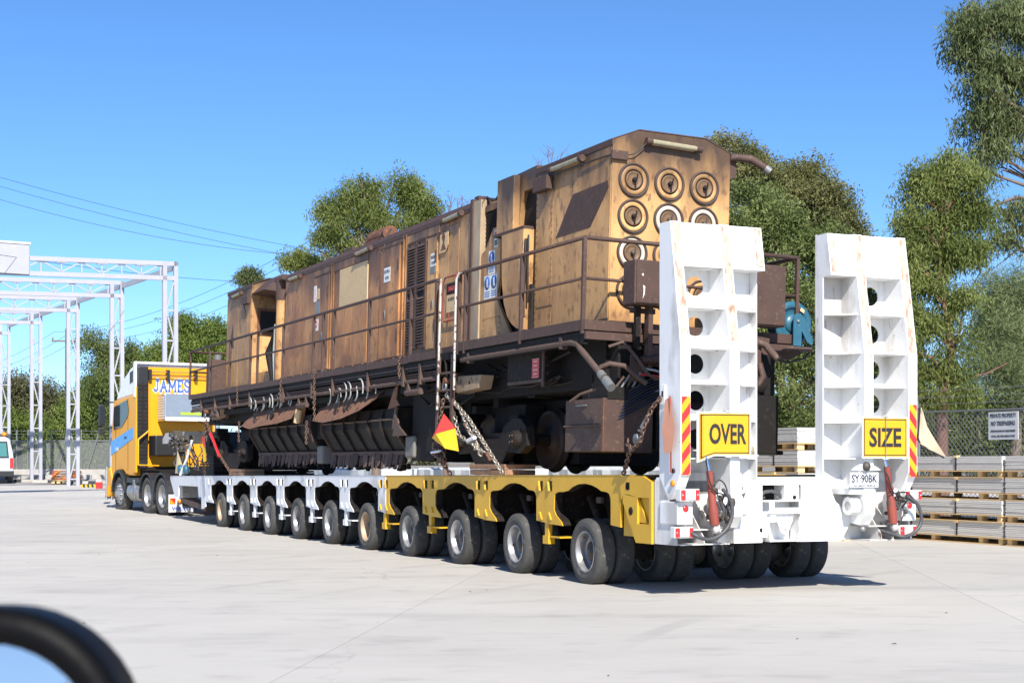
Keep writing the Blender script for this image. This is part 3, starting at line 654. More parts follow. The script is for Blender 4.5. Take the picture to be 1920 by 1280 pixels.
tree('leafy_tree', 'bright yellow-green tree above the truck cab roof', 'tree', 75,
     [(352,622,26,18),(382,655,28,26),(412,640,18,26),(340,655,24,20),(400,620,10,12),(360,680,46,22),(300,685,26,18),(288,665,12,12),(420,670,18,28),(345,608,12,10)],
     30000, L_lime, [(360,880),(360,760),(358,690)], M_bark, L=.22, W=.065, droop=.3, seed=29, clump=14, spread=.30, shell=.3)
tree('leafy_tree', 'dull brown-green tree top between the two leftmost steel legs', 'tree', 80,
     [(42,735,28,28),(60,760,30,30),(25,760,26,26),(40,790,40,34),(100,752,26,26),(115,780,26,34),(88,790,30,40)], 20000, L_dull, [(60,880),(60,800),(58,760)], M_bark, L=.24, W=.07, droop=.4, seed=31, clump=14, spread=.3, shell=.3)
tree('leafy_tree', 'green bushy tree low behind the fence beside the van', 'tree', 76,
     [(10,810,40,44),(50,830,44,44),(95,820,36,44),(140,800,30,50),(130,850,40,44),(175,850,36,44),(60,870,60,30),(0,860,50,40),(-30,800,40,60),(110,875,70,26),(200,870,50,30)], 34000, L_lime, [(90,885),(90,850),(88,820)], M_bark, L=.24, W=.07, droop=.4, seed=37, clump=14, spread=.3, shell=.3)
# dry leaves blown onto the concrete
g = random.Random(77); lm = MB()
for k in range(46):
    d = 7+45*g.random()**1.6; x = d*g.uniform(-.34,.34); a = g.uniform(0,6.28); l = g.uniform(.012,.032); z = ground_z(d)+.006
    c_, s_ = math.cos(a)*l, math.sin(a)*l
    lm.add([(x-c_,d-s_,z),(x-s_*.3,d+c_*.3,z+.008),(x+c_,d+s_,z+.003),(x+s_*.3,d-c_*.3,z)], [(0,1,2,3)])
o = obj('fallen_leaves', lm, plain('dry_leaf', (.13,.08,.045), .9)); o['kind'] = 'stuff'; o['label'] = 'scattered dry leaves on the pale concrete yard'; o['category'] = 'leaves'
# bare twigs over the roofs
def twig_tree(label, d, base, tips, seed):
    g = random.Random(seed); mb = MB(); b = px(*base, d)
    for a in tips:
        e = px(a[0], a[1], d); mid = b.lerp(e, .5)+Vector((g.uniform(-.2,.2),g.uniform(-.2,.2),.1)); mb.tube([b, mid, e], [.03,.018,.006], 4)
        for k in range(5):
            s = mid.lerp(e, g.uniform(.1,.9)); mb.tube([s, s+Vector((g.uniform(-.3,.3),g.uniform(-.2,.2),g.uniform(.05,.4)))], [.009,.004], 4)
    g0 = Vector((b.x, b.y, ground_z(d))); mb.tube([g0, b], [.09,.04], 7)
    thing('bare_tree', label, 'tree', mb=mb, mat=M_twig, at=tuple(g0))
twig_tree('leafless twiggy branches above the hood right of the rounded gum', 43, (835,480), [(825,395),(842,388),(858,372),(868,366),(838,410),(878,375),(848,362)], 2)
twig_tree('sparse leafless twigs above the narrow duct cowl', 43, (1040,420), [(1008,296),(1025,284),(1038,275),(1055,282),(1015,305),(1047,290),(1068,290)], 4)
# shrubs and far belt behind the right fence
tree('shrub_row', 'shadowy green shrubs seen through the wire mesh on the right', 'shrubs', 37,
     [(1680,800,60,50),(1760,800,60,44),(1830,800,60,50),(1900,800,60,50),(1650,740,40,50),(1720,850,80,40),(1820,850,80,40),(1920,850,80,40),(1560,800,60,60),(1640,860,80,40),(1700,740,30,30)],
     42000, L_bush, [(1770,880),(1770,840),(1768,800)], M_bark, L=.16, W=.045, droop=.3, seed=41, clump=14, spread=.2, shell=.25)
fb = []
g = random.Random(5)
for k in range(46): fb.append(((-75+k*3.4+g.uniform(-1,1), 118+g.uniform(-4,4), 2.4+g.uniform(-.6,.8)), (3.2, 3, 2.6+g.uniform(-.5,.8))))
v, m = foliage(fb, 42000, .55, .2, .3, 43, 12, .45, .2)
me = quads_mesh('distant_tree_belt', v, m, (0,118,1)); me.materials.append(L_dull)
o = bpy.data.objects.new('distant_tree_belt', me); COL.objects.link(o); o.location = (0,118,1); o['kind'] = 'stuff'
o['label'] = 'low belt of distant trees along the horizon'; o['category'] = 'trees'
# tree behind the viewer, seen only in the wing mirror
def tree_behind(label, c, r, seed):
    t = thing('mirrored_tree', label, 'tree', at=(c[0],c[1],0))
    v, m = foliage([(c, r), ((c[0]+r[0]*.8,c[1],c[2]-1.2), (r[0]*.7,r[1]*.7,r[2]*.6)), ((c[0]-r[0]*.9,c[1],c[2]-1.0), (r[0]*.6,r[1]*.6,r[2]*.6))], 9000, .4, .12, .5, seed, 12, .35, .2)
    obj('crown', None, L_gum, t, mesh=quads_mesh('crown', v, m, (c[0],c[1],0)))
    mb = MB(); mb.tube([(c[0],c[1],-.1),(c[0],c[1],c[2])], [.3,.12], 8); obj('trunk', mb, M_bark, t)

# ================================================================ RIGHT FENCE (runs parallel to the trailer)
FX = 13.0
rf = thing('chain_link_fence', 'chain-link fence with barbed wire behind the pallet stacks on the right', 'fence', TM, (FX, 8, 0))
m = MB(); m.tube([(FX,1.5,2.40),(FX,22,2.56)], .022, 6); obj('top_rail', m, M_steel, rf)
for i, y in enumerate((2.8, 6.35, 9.95, 13.6, 17.2)):
    zt = 2.40+.0078*(y-1.5)
    m = MB(); m.tube([(FX,y,-.1),(FX,y,zt),(FX-.10,y,zt+.5)], .034, 7); obj('post', m, M_steel, rf)
for k in range(3):
    m = MB(); m.tube([(FX-.035-.03*k,1.5,2.55+.14*k),(FX-.035-.03*k,22,2.71+.14*k)], .006, 4)
    for j in range(150):
        y = 1.6+j*.135; zc = 2.55+.14*k+.0078*(y-1.5); x = FX-.035-.03*k; m.bar((x,y-.012,zc-.014),(x,y+.012,zc+.014),.004,.004); m.bar((x-.01,y,zc+.014),(x+.01,y,zc-.014),.004,.004)
    obj('barbed_wire', m, M_steel, rf)
m = MB(); H_ = 2.42; y = 1.5-H_; st = .125
while y < 14:
    for s in (1,-1):
        a, b = (y, .02), (y+H_, H_)
        if s < 0: a, b = (y, H_), (y+H_, .02)
        (ya, za), (yb, zb_) = a, b
        if ya < 1.5: t_ = (1.5-ya)/(yb-ya); za = za+(zb_-za)*t_; ya = 1.5
        m.bar((FX+.026*s*.12, ya, za), (FX+.026*s*.12, yb, zb_), .008, .008)
    y += st
o = obj('wire_mesh', m, M_steel, rf); o['kind'] = 'stuff'
fs_ = thing('fence_sign', 'white printed warning sign wired to the chain-link fence at the right edge', 'sign', TM, (FX-.03,7.4,1.85))
m = MB(); m.box(FX-.045,FX-.035,6.98,7.80,1.86,2.40); obj('sign_plate', m, M_signwhite, fs_)
for s, z, w, h in (('PRIVATE PROPERTY',2.33,.72,.08),('NO TRESPASSING',2.18,.66,.085),('PERSONS FOUND ON THESE PREMISES',2.03,.68,.035),('WILL BE PROSECUTED',1.93,.66,.035)):
    t_ = text_mb(s, w, h, .01).xf(face_side(FX-.048, 7.39, z)); obj('printed_line', t_, M_hose, fs_)

# ================================================================ STACKS OF PACKED BOARDS
def bundle(x0, x1, y0, y1, z0, label, group, packm, hp=.245, pitch=1.24, first=.5, seed=0):
    g = random.Random(seed)
    t = thing('board_bundle', label, 'board bundle', TM, ((x0+x1)/2,(y0+y1)/2,z0), group=group)
    j = g.uniform(-.02,.02); x0 += j; x1 += j
    n = 8
    for k in range(n):
        m = MB(); d = g.uniform(0,.012); zz = z0+.135+hp*k/n
        m.box(x0+d, x1-d, y0+g.uniform(0,.02), y1-g.uniform(0,.02), zz+.002, zz+hp/n-.002); obj('sheet_layer', m, packm, t)
    y = y0+first; 
    while y < y1:
        m = MB(); m.box(x0-.006, x1+.006, y-.014, y+.014, z0+.13, z0+.137+hp); obj('strap', m, M_black, t)
        m = MB(); m.box(x0-.02, x0+.06, y-.045, y+.045, z0+.137+hp-.03, z0+.137+hp+.012); obj('corner_cleat', m, M_pine, t)
        y += pitch
    y = y0+first+.66-pitch*(1 if first+.66>pitch else 0)
    while y < y1:
        m = MB(); m.box(x0+.03, x0+.16, y-.05, y+.05, z0+.022, z0+.11); obj('pallet_block', m, M_pine, t)
        m = MB(); m.box((x0+x1)/2-.06, (x0+x1)/2+.06, y-.05, y+.05, z0+.022, z0+.11); obj('pallet_block', m, M_pine, t)
        y += pitch
    if (y1-y0) > 0:
        m = MB(); m.box(x0+.02, x0+.17, y0+.03, y0+.13, z0+.022, z0+.11); obj('pallet_block', m, M_pine, t)
        m = MB(); m.box(x1-.17, x1-.02, y0+.03, y0+.13, z0+.022, z0+.11); obj('pallet_block', m, M_pine, t)
    for xa in (x0+.01, (x0+x1)/2-.07, x1-.15):
        m = MB(); m.box(xa, xa+.14, y0, y1, z0+.002, z0+.02); obj('pallet_runner', m, M_pine, t)
    m = MB(); m.box(x0-.005, x1+.005, y0-.005, y1, z0+.112, z0+.131); obj('pallet_deck', m, M_pine, t)
    return t
lay = ['bottom', 'second lowest', 'second highest', 'top']
GS = 'bundles of pale boards stacked on pallets at the right edge'
for k in range(4):
    bundle(10.25, 11.45, 4.42, 9.8, k*.381, f'{lay[k]} long bundle in the tall stack of boards under the fence sign', GS, M_sheet, first=1.16, seed=k)
    bundle(10.25, 11.45, -.8, 4.36, k*.381, f'{lay[k]} bundle of boards cut off by the right edge', GS, M_sheet, first=.7, seed=k+9)
GS2 = 'bundles of wrapped boards behind the gap between the ramps'
lay5 = ['bottom', 'second from the bottom', 'middle', 'second from the top', 'top']
for k in range(5):
    bundle(7.80, 8.95, 6.9, 9.3, k*.408, f'{lay5[k]} wrapped bundle in the stack seen between the two ramps', GS2, M_wrap, hp=.27, pitch=.95, first=.75, seed=k+20)
# long covered stacks far behind the trailer, glimpsed under the rail machine
for i, (y0, y1, h) in enumerate(((11,18,1.30),(19.5,27,1.26),(30,41,1.22))):
    m = MB(); n = 24; vs = []
    for q in range(n+1):
        yy = y0+(y1-y0)*q/n; w = .03*math.sin(q*2.1)+.02*math.sin(q*5.3)
        vs += [(8.2-w,yy,0),(8.25+w,yy,h*.96),(8.35,yy,h+w*.5),(9.6,yy,h-w*.5),(9.7,yy,0)]
    m.add(vs, [(q*5+r, q*5+r+1, q*5+r+6, q*5+r+5) for q in range(n) for r in range(4)] + [(0,1,2,3,4), tuple(n*5+r for r in (4,3,2,1,0))], False)
    thing('covered_stack', ['nearest tarpaulin covered stack glimpsed under the rail machine', 'middle tarpaulin covered stack glimpsed under the rail machine', 'farthest tarpaulin covered stack glimpsed above the white deck'][i], 'stack', TM, (8.9,(y0+y1)/2,0), mb=m, mat=M_tarp, group='tarpaulin covered stacks behind the trailer')
# ================================================================ THE LOW LOADER TRAILER
TR = thing('low_loader_trailer', 'long ten-axle white and yellow low loader trailer carrying the rusty rail machine', 'trailer', TM, (0,0,0))
PITCH = 1.94
def dz(y): return 1.262 - .0078*y                 # deck height along the trailer
AX = [PITCH*i for i in range(10)]
def deck_prism(m, pts, x0, x1): m.prism(pts, 'x', x0, x1)
for i, c in enumerate(AX):
    yel = i < 4 - 0 and c < 6.2
    mm = M_yellow if yel else M_deckwhite; t = dz(c) - 1.262
    L_ = c+.97; R_ = c-.97
    if i == 3: L_ = 6.76
    if i == 4: R_ = 6.775
    if i == 9: L_ = 18.72
    if i == 0: R_ = -.92
    P = [(R_, dz(R_)-.012), (R_, .69+t), (c-.69, .71+t), (c-.69, 1.0+t), (c-.655, 1.055+t), (c-.60, 1.075+t), (c-.46, 1.085+t), (c-.36, 1.12+t), (c-.22,1.15+t), (c-.06,1.165+t), (c+.12,1.155+t), (c+.27,1.12+t), (c+.38,1.075+t), (c+.50,1.06+t), (c+.66,1.055+t),
         (c+.73, 1.03+t), (c+.755, .97+t), (c+.755, .83+t), (c+.70, .775+t), (c+.56, .70+t), (c+.52, .655+t), (L_, .665+t), (L_, dz(L_)-.012)]
    m = MB(); m.prism(P, 'x', -.012, .018); obj('side_plate', m, mm, TR)
    # flange round the arch, set back from the face
    m = MB()
    for a, b in zip(P[2:-2], P[3:-1]): m.bar((.05,a[0],a[1]+.006),(.05,b[0],b[1]+.006),.012,.10,up=(1,0,0))
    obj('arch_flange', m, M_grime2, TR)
    m = MB(); m.prism([(p[0],p[1]) for p in P], 'x', 3.03, 3.06); obj('side_plate', m, mm, TR)
    # cross member, spine and axle parts in the shade under the deck
    m = MB(); m.box(.02,3.025,c+.86,c+1.08,.72+t,1.18+t); obj('cross_member', m, M_grime2, TR)  # black colour stands in for the shade inside the arches
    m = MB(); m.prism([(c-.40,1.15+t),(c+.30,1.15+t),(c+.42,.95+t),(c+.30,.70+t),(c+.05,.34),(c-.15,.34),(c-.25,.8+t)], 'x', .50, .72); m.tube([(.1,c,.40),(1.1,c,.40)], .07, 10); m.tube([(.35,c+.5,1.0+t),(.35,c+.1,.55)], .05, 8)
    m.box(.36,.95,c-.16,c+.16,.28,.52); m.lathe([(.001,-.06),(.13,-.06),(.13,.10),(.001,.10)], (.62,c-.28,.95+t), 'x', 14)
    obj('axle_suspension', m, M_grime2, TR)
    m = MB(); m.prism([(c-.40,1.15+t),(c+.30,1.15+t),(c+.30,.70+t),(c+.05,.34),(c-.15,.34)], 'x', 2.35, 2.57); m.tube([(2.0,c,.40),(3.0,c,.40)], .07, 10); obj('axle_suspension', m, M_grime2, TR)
    m = MB(); m.lathe([(.001,-.02),(.045,-.02),(.045,.02),(.001,.02)], (.30,c-.16,.98+t), 'x', 12); m.box(.28,.32,c+.10,c+.22,.93+t,1.0+t); obj('steering_joint', m, M_hub, TR)
    if i not in (1, 9):
        m = MB(); m.box(.0,.05,c+1.0-.07,c+1.0+.03,.42+t,.70+t); m.box(-.02,.07,c+1.0-.10,c+1.0+.05,.42+t,.52+t); m.box(.0,.34,c+.62,c+.92,.50+t,.52+t); obj('drop_leg', m, mm, TR)
    for k in (-.13, .13):
        if i == 9 and k > 0: continue
        yy = c+.97+k; zz = dz(yy)-.13
        m = MB(); m.prism([(yy-.035,zz-.06),(yy+.035,zz-.06),(yy+.035,zz+.06),(yy-.035,zz+.06)], 'x', -.0165, -.0122); f_ = obj('lashing_pocket', m, M_grime2, TR)
        m = MB(); m.prism([(yy+.012,zz-.06),(yy+.045,zz-.06),(yy+.045,zz+.06)], 'x', -.04, -.0125); obj('pocket_lip', m, mm, f_)
        zz = .76+t; m = MB(); m.prism([(yy-.03,zz-.045),(yy+.03,zz-.045),(yy+.03,zz+.045)], 'x', -.03, -.0125); obj('pocket_lip', m, mm, TR)
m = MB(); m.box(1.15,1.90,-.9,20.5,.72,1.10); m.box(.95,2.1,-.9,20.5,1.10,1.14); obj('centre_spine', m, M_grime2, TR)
for a, b, mm in ((-.92,6.765,M_yellow),(6.768,22.4,M_deckwhite)):
    m = MB(); n = 2
    m.add([(-.016,a,dz(a)-.010),(3.064,a,dz(a)-.010),(3.064,b,dz(b)-.010),(-.016,b,dz(b)-.010),(-.016,a,dz(a)),(3.064,a,dz(a)),(3.064,b,dz(b)),(-.016,b,dz(b))],
          [(0,3,2,1),(4,5,6,7),(0,1,5,4),(1,2,6,5),(2,3,7,6),(3,0,4,7)])
    obj('deck_plate', m, mm, TR)
m = MB(); m.box(-.018,-.0125,6.70,6.76,.62,1.19); obj('joint_plate', m, M_deckwhite, TR)
# ---- front section ahead of the first axle
t = dz(20.5)-1.262
m = MB(); m.prism([(18.73,dz(18.73)-.012),(18.73,.42),(18.95,.36),(19.12,.36),(19.12,.62),(19.38,.62),(19.46,.86),(21.45,.86),(21.52,.84),(21.52,.60),(21.95,.58),(22.2,.80),(22.45,1.0),(22.45,dz(22.4)-.012)], 'x', -.012, .018); obj('side_plate', m, M_deckwhite, TR)
m = MB(); m.box(.45,.75,19.5,20.3,.40,1.0); m.box(.4,.8,20.5,21.3,.42,1.0); m.box(.3,2.7,20.32,20.46,.4,1.0); obj('front_frame', m, M_whitedk, TR)
m = MB(); m.prism([(19.0,.30),(21.6,.45),(21.6,.56),(19.0,.42)], 'x', .06, .5); obj('lower_rail', m, M_brownlt, TR)
m = MB(); m.box(.2,2.8,22.0,22.4,.5,1.05); m.box(1.1,1.95,21,25.5,.75,1.0); obj('gooseneck_beam', m, M_whitedk, TR)
m = MB(); m.prism([(21.2,dz(21.2)),(22.3,dz(22.3)),(22.6,1.25),(23.2,1.95),(25.6,1.95),(25.6,2.15),(22.9,2.2),(21.2,1.6)], 'x', 1.0, 2.05); obj('gooseneck', m, M_grime, TR)
m = MB(); m.prism([(22.9,2.2),(25.2,2.2),(25.6,2.05),(25.6,1.92),(23.3,1.92)], 'x', .45, 2.6); obj('gooseneck_top', m, M_whitedk, TR)
g = random.Random(12); m = MB()
for k in range(16):
    y, x = g.uniform(21.8,23.6), g.uniform(.2,.8); z = g.uniform(1.5,2.2)
    m.tube([(x,y,z),(x+g.uniform(-.2,.2),y+g.uniform(-.3,.3),z-g.uniform(.1,.4)),(x+.1,y+g.uniform(-.5,.5),z-g.uniform(.3,.7))], .016, 5)
obj('hydraulic_hoses', m, M_hose, TR, kind='stuff')
m = MB()
for k in range(14):
    y, z = g.uniform(21.9,23.5), g.uniform(1.55,2.15); s = g.uniform(.05,.12); m.box(.25,.25+s*2,y,y+s,z,z+s)
    m.lathe([(.001,-.02),(s*.6,-.02),(s*.6,.06),(.001,.06)], (.22,y+.2,z), 'x', 10)
obj('valve_block', m, M_hub, TR, kind='stuff')
m = MB(); m.tube([(.05,21.6,1.12),(.12,21.2,1.5),(.2,21.0,1.95)], .035, 6); obj('screw_jack', m, M_signwhite, TR)
for y in (21.75, 21.15):
    m = MB(); m.lathe([(.001,-.05),(.10,-.05),(.12,0),(.10,.05),(.001,.05)], (.08,y,1.25), 'x', 14); obj('ratchet_drum', m, M_reel, TR)
m = MB(); m.box(.3,2.7,19.2,20.9,1.12,1.17)
for k in range(7): m.box(.30,2.7,19.25,20.85-.08*k,1.18+.058*k,1.225+.058*k)
obj('steel_ballast_plates', m, M_grime2, TR)
# ---- ten lines of eight wheels; each wheel is a rim with its tyre
tp = [(.238,.028),(.250,.012),(.262,.008),(.266,.011),(.272,.006),(.30,.0),(.318,-.001),(.321,.003),(.326,.0),(.335,.002),(.357,.010),(.360,.014),(.372,.020),(.381,.030),(.3855,.046),(.387,.12),(.3855,.194),(.381,.210),(.372,.220),(.357,.230),(.335,.238),(.30,.24),(.238,.21)]
m = MB(); m.lathe(tp, (0,0,0), 'x', 40)
tyre_me = m.mesh('tyre'); tyre_me.materials.append(M_tyre)
m = MB(); m.lathe([(.243,.022),(.236,.012),(.228,.014),(.222,.03),(.208,.075),(.203,.12),(.200,.15),(.12,.158),(.115,.13),(.06,.125),(.055,.09),(.001,.088)], (0,0,0), 'x', 36)
rim_me = m.mesh('wheel'); rim_me.materials.append(M_rim)
rimr_me = rim_me.copy(); rimr_me.materials.clear(); rimr_me.materials.append(M_rimrust)
m = MB(); m.lathe([(.118,.129),(.118,.10),(.07,.09),(.055,.07),(.001,.068)], (0,0,0), 'x', 18)
for k in range(8):
    a = 2*math.pi*k/8; m.lathe([(.001,.13),(.014,.13),(.014,.152),(.001,.152)], (0,.155*math.cos(a),.155*math.sin(a)), 'x', 6)
hub_me = m.mesh('hub'); hub_me.materials.append(M_hub)
def bulge(me):                                        # weight flattens the tyre where it stands on the ground
    for v in me.vertices:
        if v.co.z < -.373: v.co.z = -.373 - (-.373 - v.co.z)*.05
bulge(tyre_me)
for i, c in enumerate(AX):
    for gx in (.0, .255, .80, 1.055, 1.88, 2.135, 2.70, 2.955):
        w = obj('wheel', None, None, TR, mesh=rimr_me if (i in (4, 9) and gx == 0) else rim_me)
        if i in (4, 9) and gx == 0: w['label'] = 'rusty tan rim'
        w.location = (gx, c, .374); w.rotation_euler = (rnd.uniform(0,6.28), 0, 0); ORG[w.name] = (0,0,0)
        ty = obj('tyre', None, None, w, mesh=tyre_me); ty.rotation_euler = (-w.rotation_euler[0], 0, 0)
        if gx in (0, .80): obj('hub', None, None, w, mesh=hub_me)
    m = MB(); m.lathe([(.001,0),(.17,0),(.19,.1),(.17,.22),(.001,.22)], (1.33,c,.36), 'x', 14); obj('axle_hub', m, M_hub, TR)
    m = MB(); m.lathe([(.001,0),(.17,0),(.19,.1),(.17,.22),(.001,.22)], (2.42,c,.36), 'x', 14); obj('axle_hub', m, M_hub, TR)
# ---- yellow tail plate with slots
def plate_pts(m, pts, x0=-.03, x1=.0): m.prism(pts, 'x', x0, x1)
m = MB()
plate_pts(m, [(-.93,1.262),(-1.45,1.262),(-1.64,1.20),(-1.64,1.03),(-1.33,1.03),(-1.12,1.06),(-1.02,1.06),(-.965,1.0)])
plate_pts(m, [(-1.02,1.06),(-1.33,1.03),(-1.33,.745),(-1.15,.745),(-1.00,.98)])
plate_pts(m, [(-1.15,.745),(-1.33,.745),(-1.64,.745),(-1.64,.54),(-1.30,.54),(-1.255,.60),(-1.2,.70)])
plate_pts(m, [(-1.59,1.03),(-1.64,1.03),(-1.64,.745),(-1.59,.745)])
m.box(.02,.03,-1.63,-.94,.60,1.22)
obj('tail_plate', m, M_yellow, TR)
m = MB(); m.lathe([(.001,-.034),(.045,-.034),(.045,-.031),(.001,-.031)], (0,-1.19,.88), 'x', 16); m.lathe([(.001,-.034),(.042,-.034),(.042,-.031),(.001,-.031)], (0,-1.12,1.15), 'x', 16); m.box(-.034,-.031,-1.16,-1.08,1.11,1.19); obj('plate_slot', m, M_grime, TR)
m = MB(); m.prism([(-1.33,.76),(-1.5,.76),(-1.33,1.0)], 'x', -.005, .015); obj('pocket_gusset', m, M_yellow, TR)
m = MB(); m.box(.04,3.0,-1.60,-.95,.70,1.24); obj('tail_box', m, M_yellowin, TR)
m = MB(); m.add([(.0,-1.63,1.262),(3.05,-1.63,1.262),(3.05,-.93,1.264),(.0,-.93,1.264),(.0,-1.63,1.25),(3.05,-1.63,1.25),(3.05,-.93,1.25),(.0,-.93,1.25)], [(0,1,2,3),(7,6,5,4),(0,4,5,1),(1,5,6,2),(2,6,7,3),(3,7,4,0)]); obj('tail_deck', m, M_grime2, TR)
# ---- rear white frame
BF = -1.95
m = MB(); m.box(.0,.86,-1.80,-1.655,.545,1.22); m.box(2.19,3.05,-1.80,-1.655,.545,1.22); m.box(.86,2.19,-1.74,-1.655,.545,1.25); obj('rear_bulkhead', m, M_white, TR, bevel=.006)
m = MB(); m.prism([(-1.655,1.20),(-1.70,1.25),(-1.77,1.25),(-2.0,.95),(-2.10,.60),(-2.10,.545),(-1.655,.545)], 'x', .0, .02); obj('side_cheek', m, M_white, TR)
m = MB(); m.prism([(-1.655,1.20),(-1.77,1.25),(-2.0,.95),(-2.10,.60),(-2.10,.545),(-1.655,.545)], 'x', 3.03, 3.05); obj('side_cheek', m, M_white, TR)
m = MB(); m.prism([(.80,.545),(1.16,.545),(1.16,1.22),(1.02,1.22),(.92,.98),(.80,.86)], 'y', BF, BF+.02); m.box(1.15,1.165,BF,-1.74,.545,1.22); m.box(.80,.815,BF,-1.80,.545,.86); obj('beam_face_plate', m, M_white, TR)
m = MB(); m.prism([(1.67,.545),(2.20,.545),(2.36,.80),(2.12,.98),(2.02,1.20),(1.67,1.20)], 'y', BF, BF+.02); m.box(1.665,1.68,BF,-1.74,.545,1.20); m.box(1.69,2.02,BF+.02,-1.74,1.185,1.20); obj('beam_face_plate', m, M_white, TR)
m = MB(); m.box(1.17,1.66,BF-.01,-1.74,1.165,1.185); m.box(1.17,1.66,BF-.03,-1.74,.985,1.0); m.box(1.45,1.465,BF,-1.74,1.0,1.165); m.box(1.47,1.64,BF+.004,BF+.015,1.0,1.165); obj('centre_opening_frame', m, M_white, TR)
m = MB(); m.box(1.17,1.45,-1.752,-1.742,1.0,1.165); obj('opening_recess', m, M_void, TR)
m = MB(); m.tube([(1.16,-1.88,1.04),(1.24,-1.88,1.09),(1.33,-1.88,1.10),(1.42,-1.88,1.07),(1.47,-1.88,1.02)], .022, 10); m.tube([(1.16,-1.84,1.12),(1.20,-1.84,1.08),(1.26,-1.84,1.02)], .018, 8); obj('ribbed_hose', m, M_hose, TR)
m = MB(); m.lathe([(.001,-.004),(.022,-.004),(.022,.004),(.001,.004)], (1.58,BF,1.03), 'y', 12); m.lathe([(.001,-.004),(.022,-.004),(.022,.004),(.001,.004)], (1.15,BF-.002,.68), 'y', 12); obj('plug_hole', m, M_void, TR)
# hitch pocket
m = MB(); m.prism([(1.26,.86),(1.62,.86),(1.62,.90),(1.62,.98),(1.60,.98),(1.60,.92),(1.28,.92),(1.28,.98),(1.22,.98),(1.22,.90),(1.20,.86)], 'y', BF-.06, BF-.045)
m.box(1.24,1.64,BF-.06,BF+.0,.855,.875); m.box(1.27,1.61,-1.80,-1.79,.56,.98); m.prism([(-1.79,.56),(-1.99,.56),(-1.99,.60),(-1.93,.86),(-1.79,.86)], 'x', 1.235, 1.25); m.prism([(-1.79,.56),(-1.99,.56),(-1.99,.60),(-1.93,.86),(-1.79,.86)], 'x', 1.63, 1.645); m.box(1.235,1.645,-1.99,-1.79,.553,.568)
m.prism([(1.16,.60),(1.22,.60),(1.27,.88),(1.16,.88)], 'y', BF-.012, BF-.002); m.prism([(1.62,.88),(1.68,.88),(1.70,.76),(1.66,.545),(1.60,.545),(1.64,.70)], 'y', BF-.012, BF-.002)
obj('hitch_pocket', m, M_white, TR)
m = MB(); m.prism([(1.34,.86),(1.54,.86),(1.54,.78),(1.49,.66),(1.44,.635),(1.39,.66),(1.34,.78)], 'y', -1.97, -1.955); tg = obj('hitch_tongue', m, M_white, TR)
m = MB(); m.lathe([(.001,-.004),(.028,-.004),(.028,.004),(.001,.004)], (1.45,-1.972,.70), 'y', 14); obj('tongue_hole', m, M_whitedk, tg)

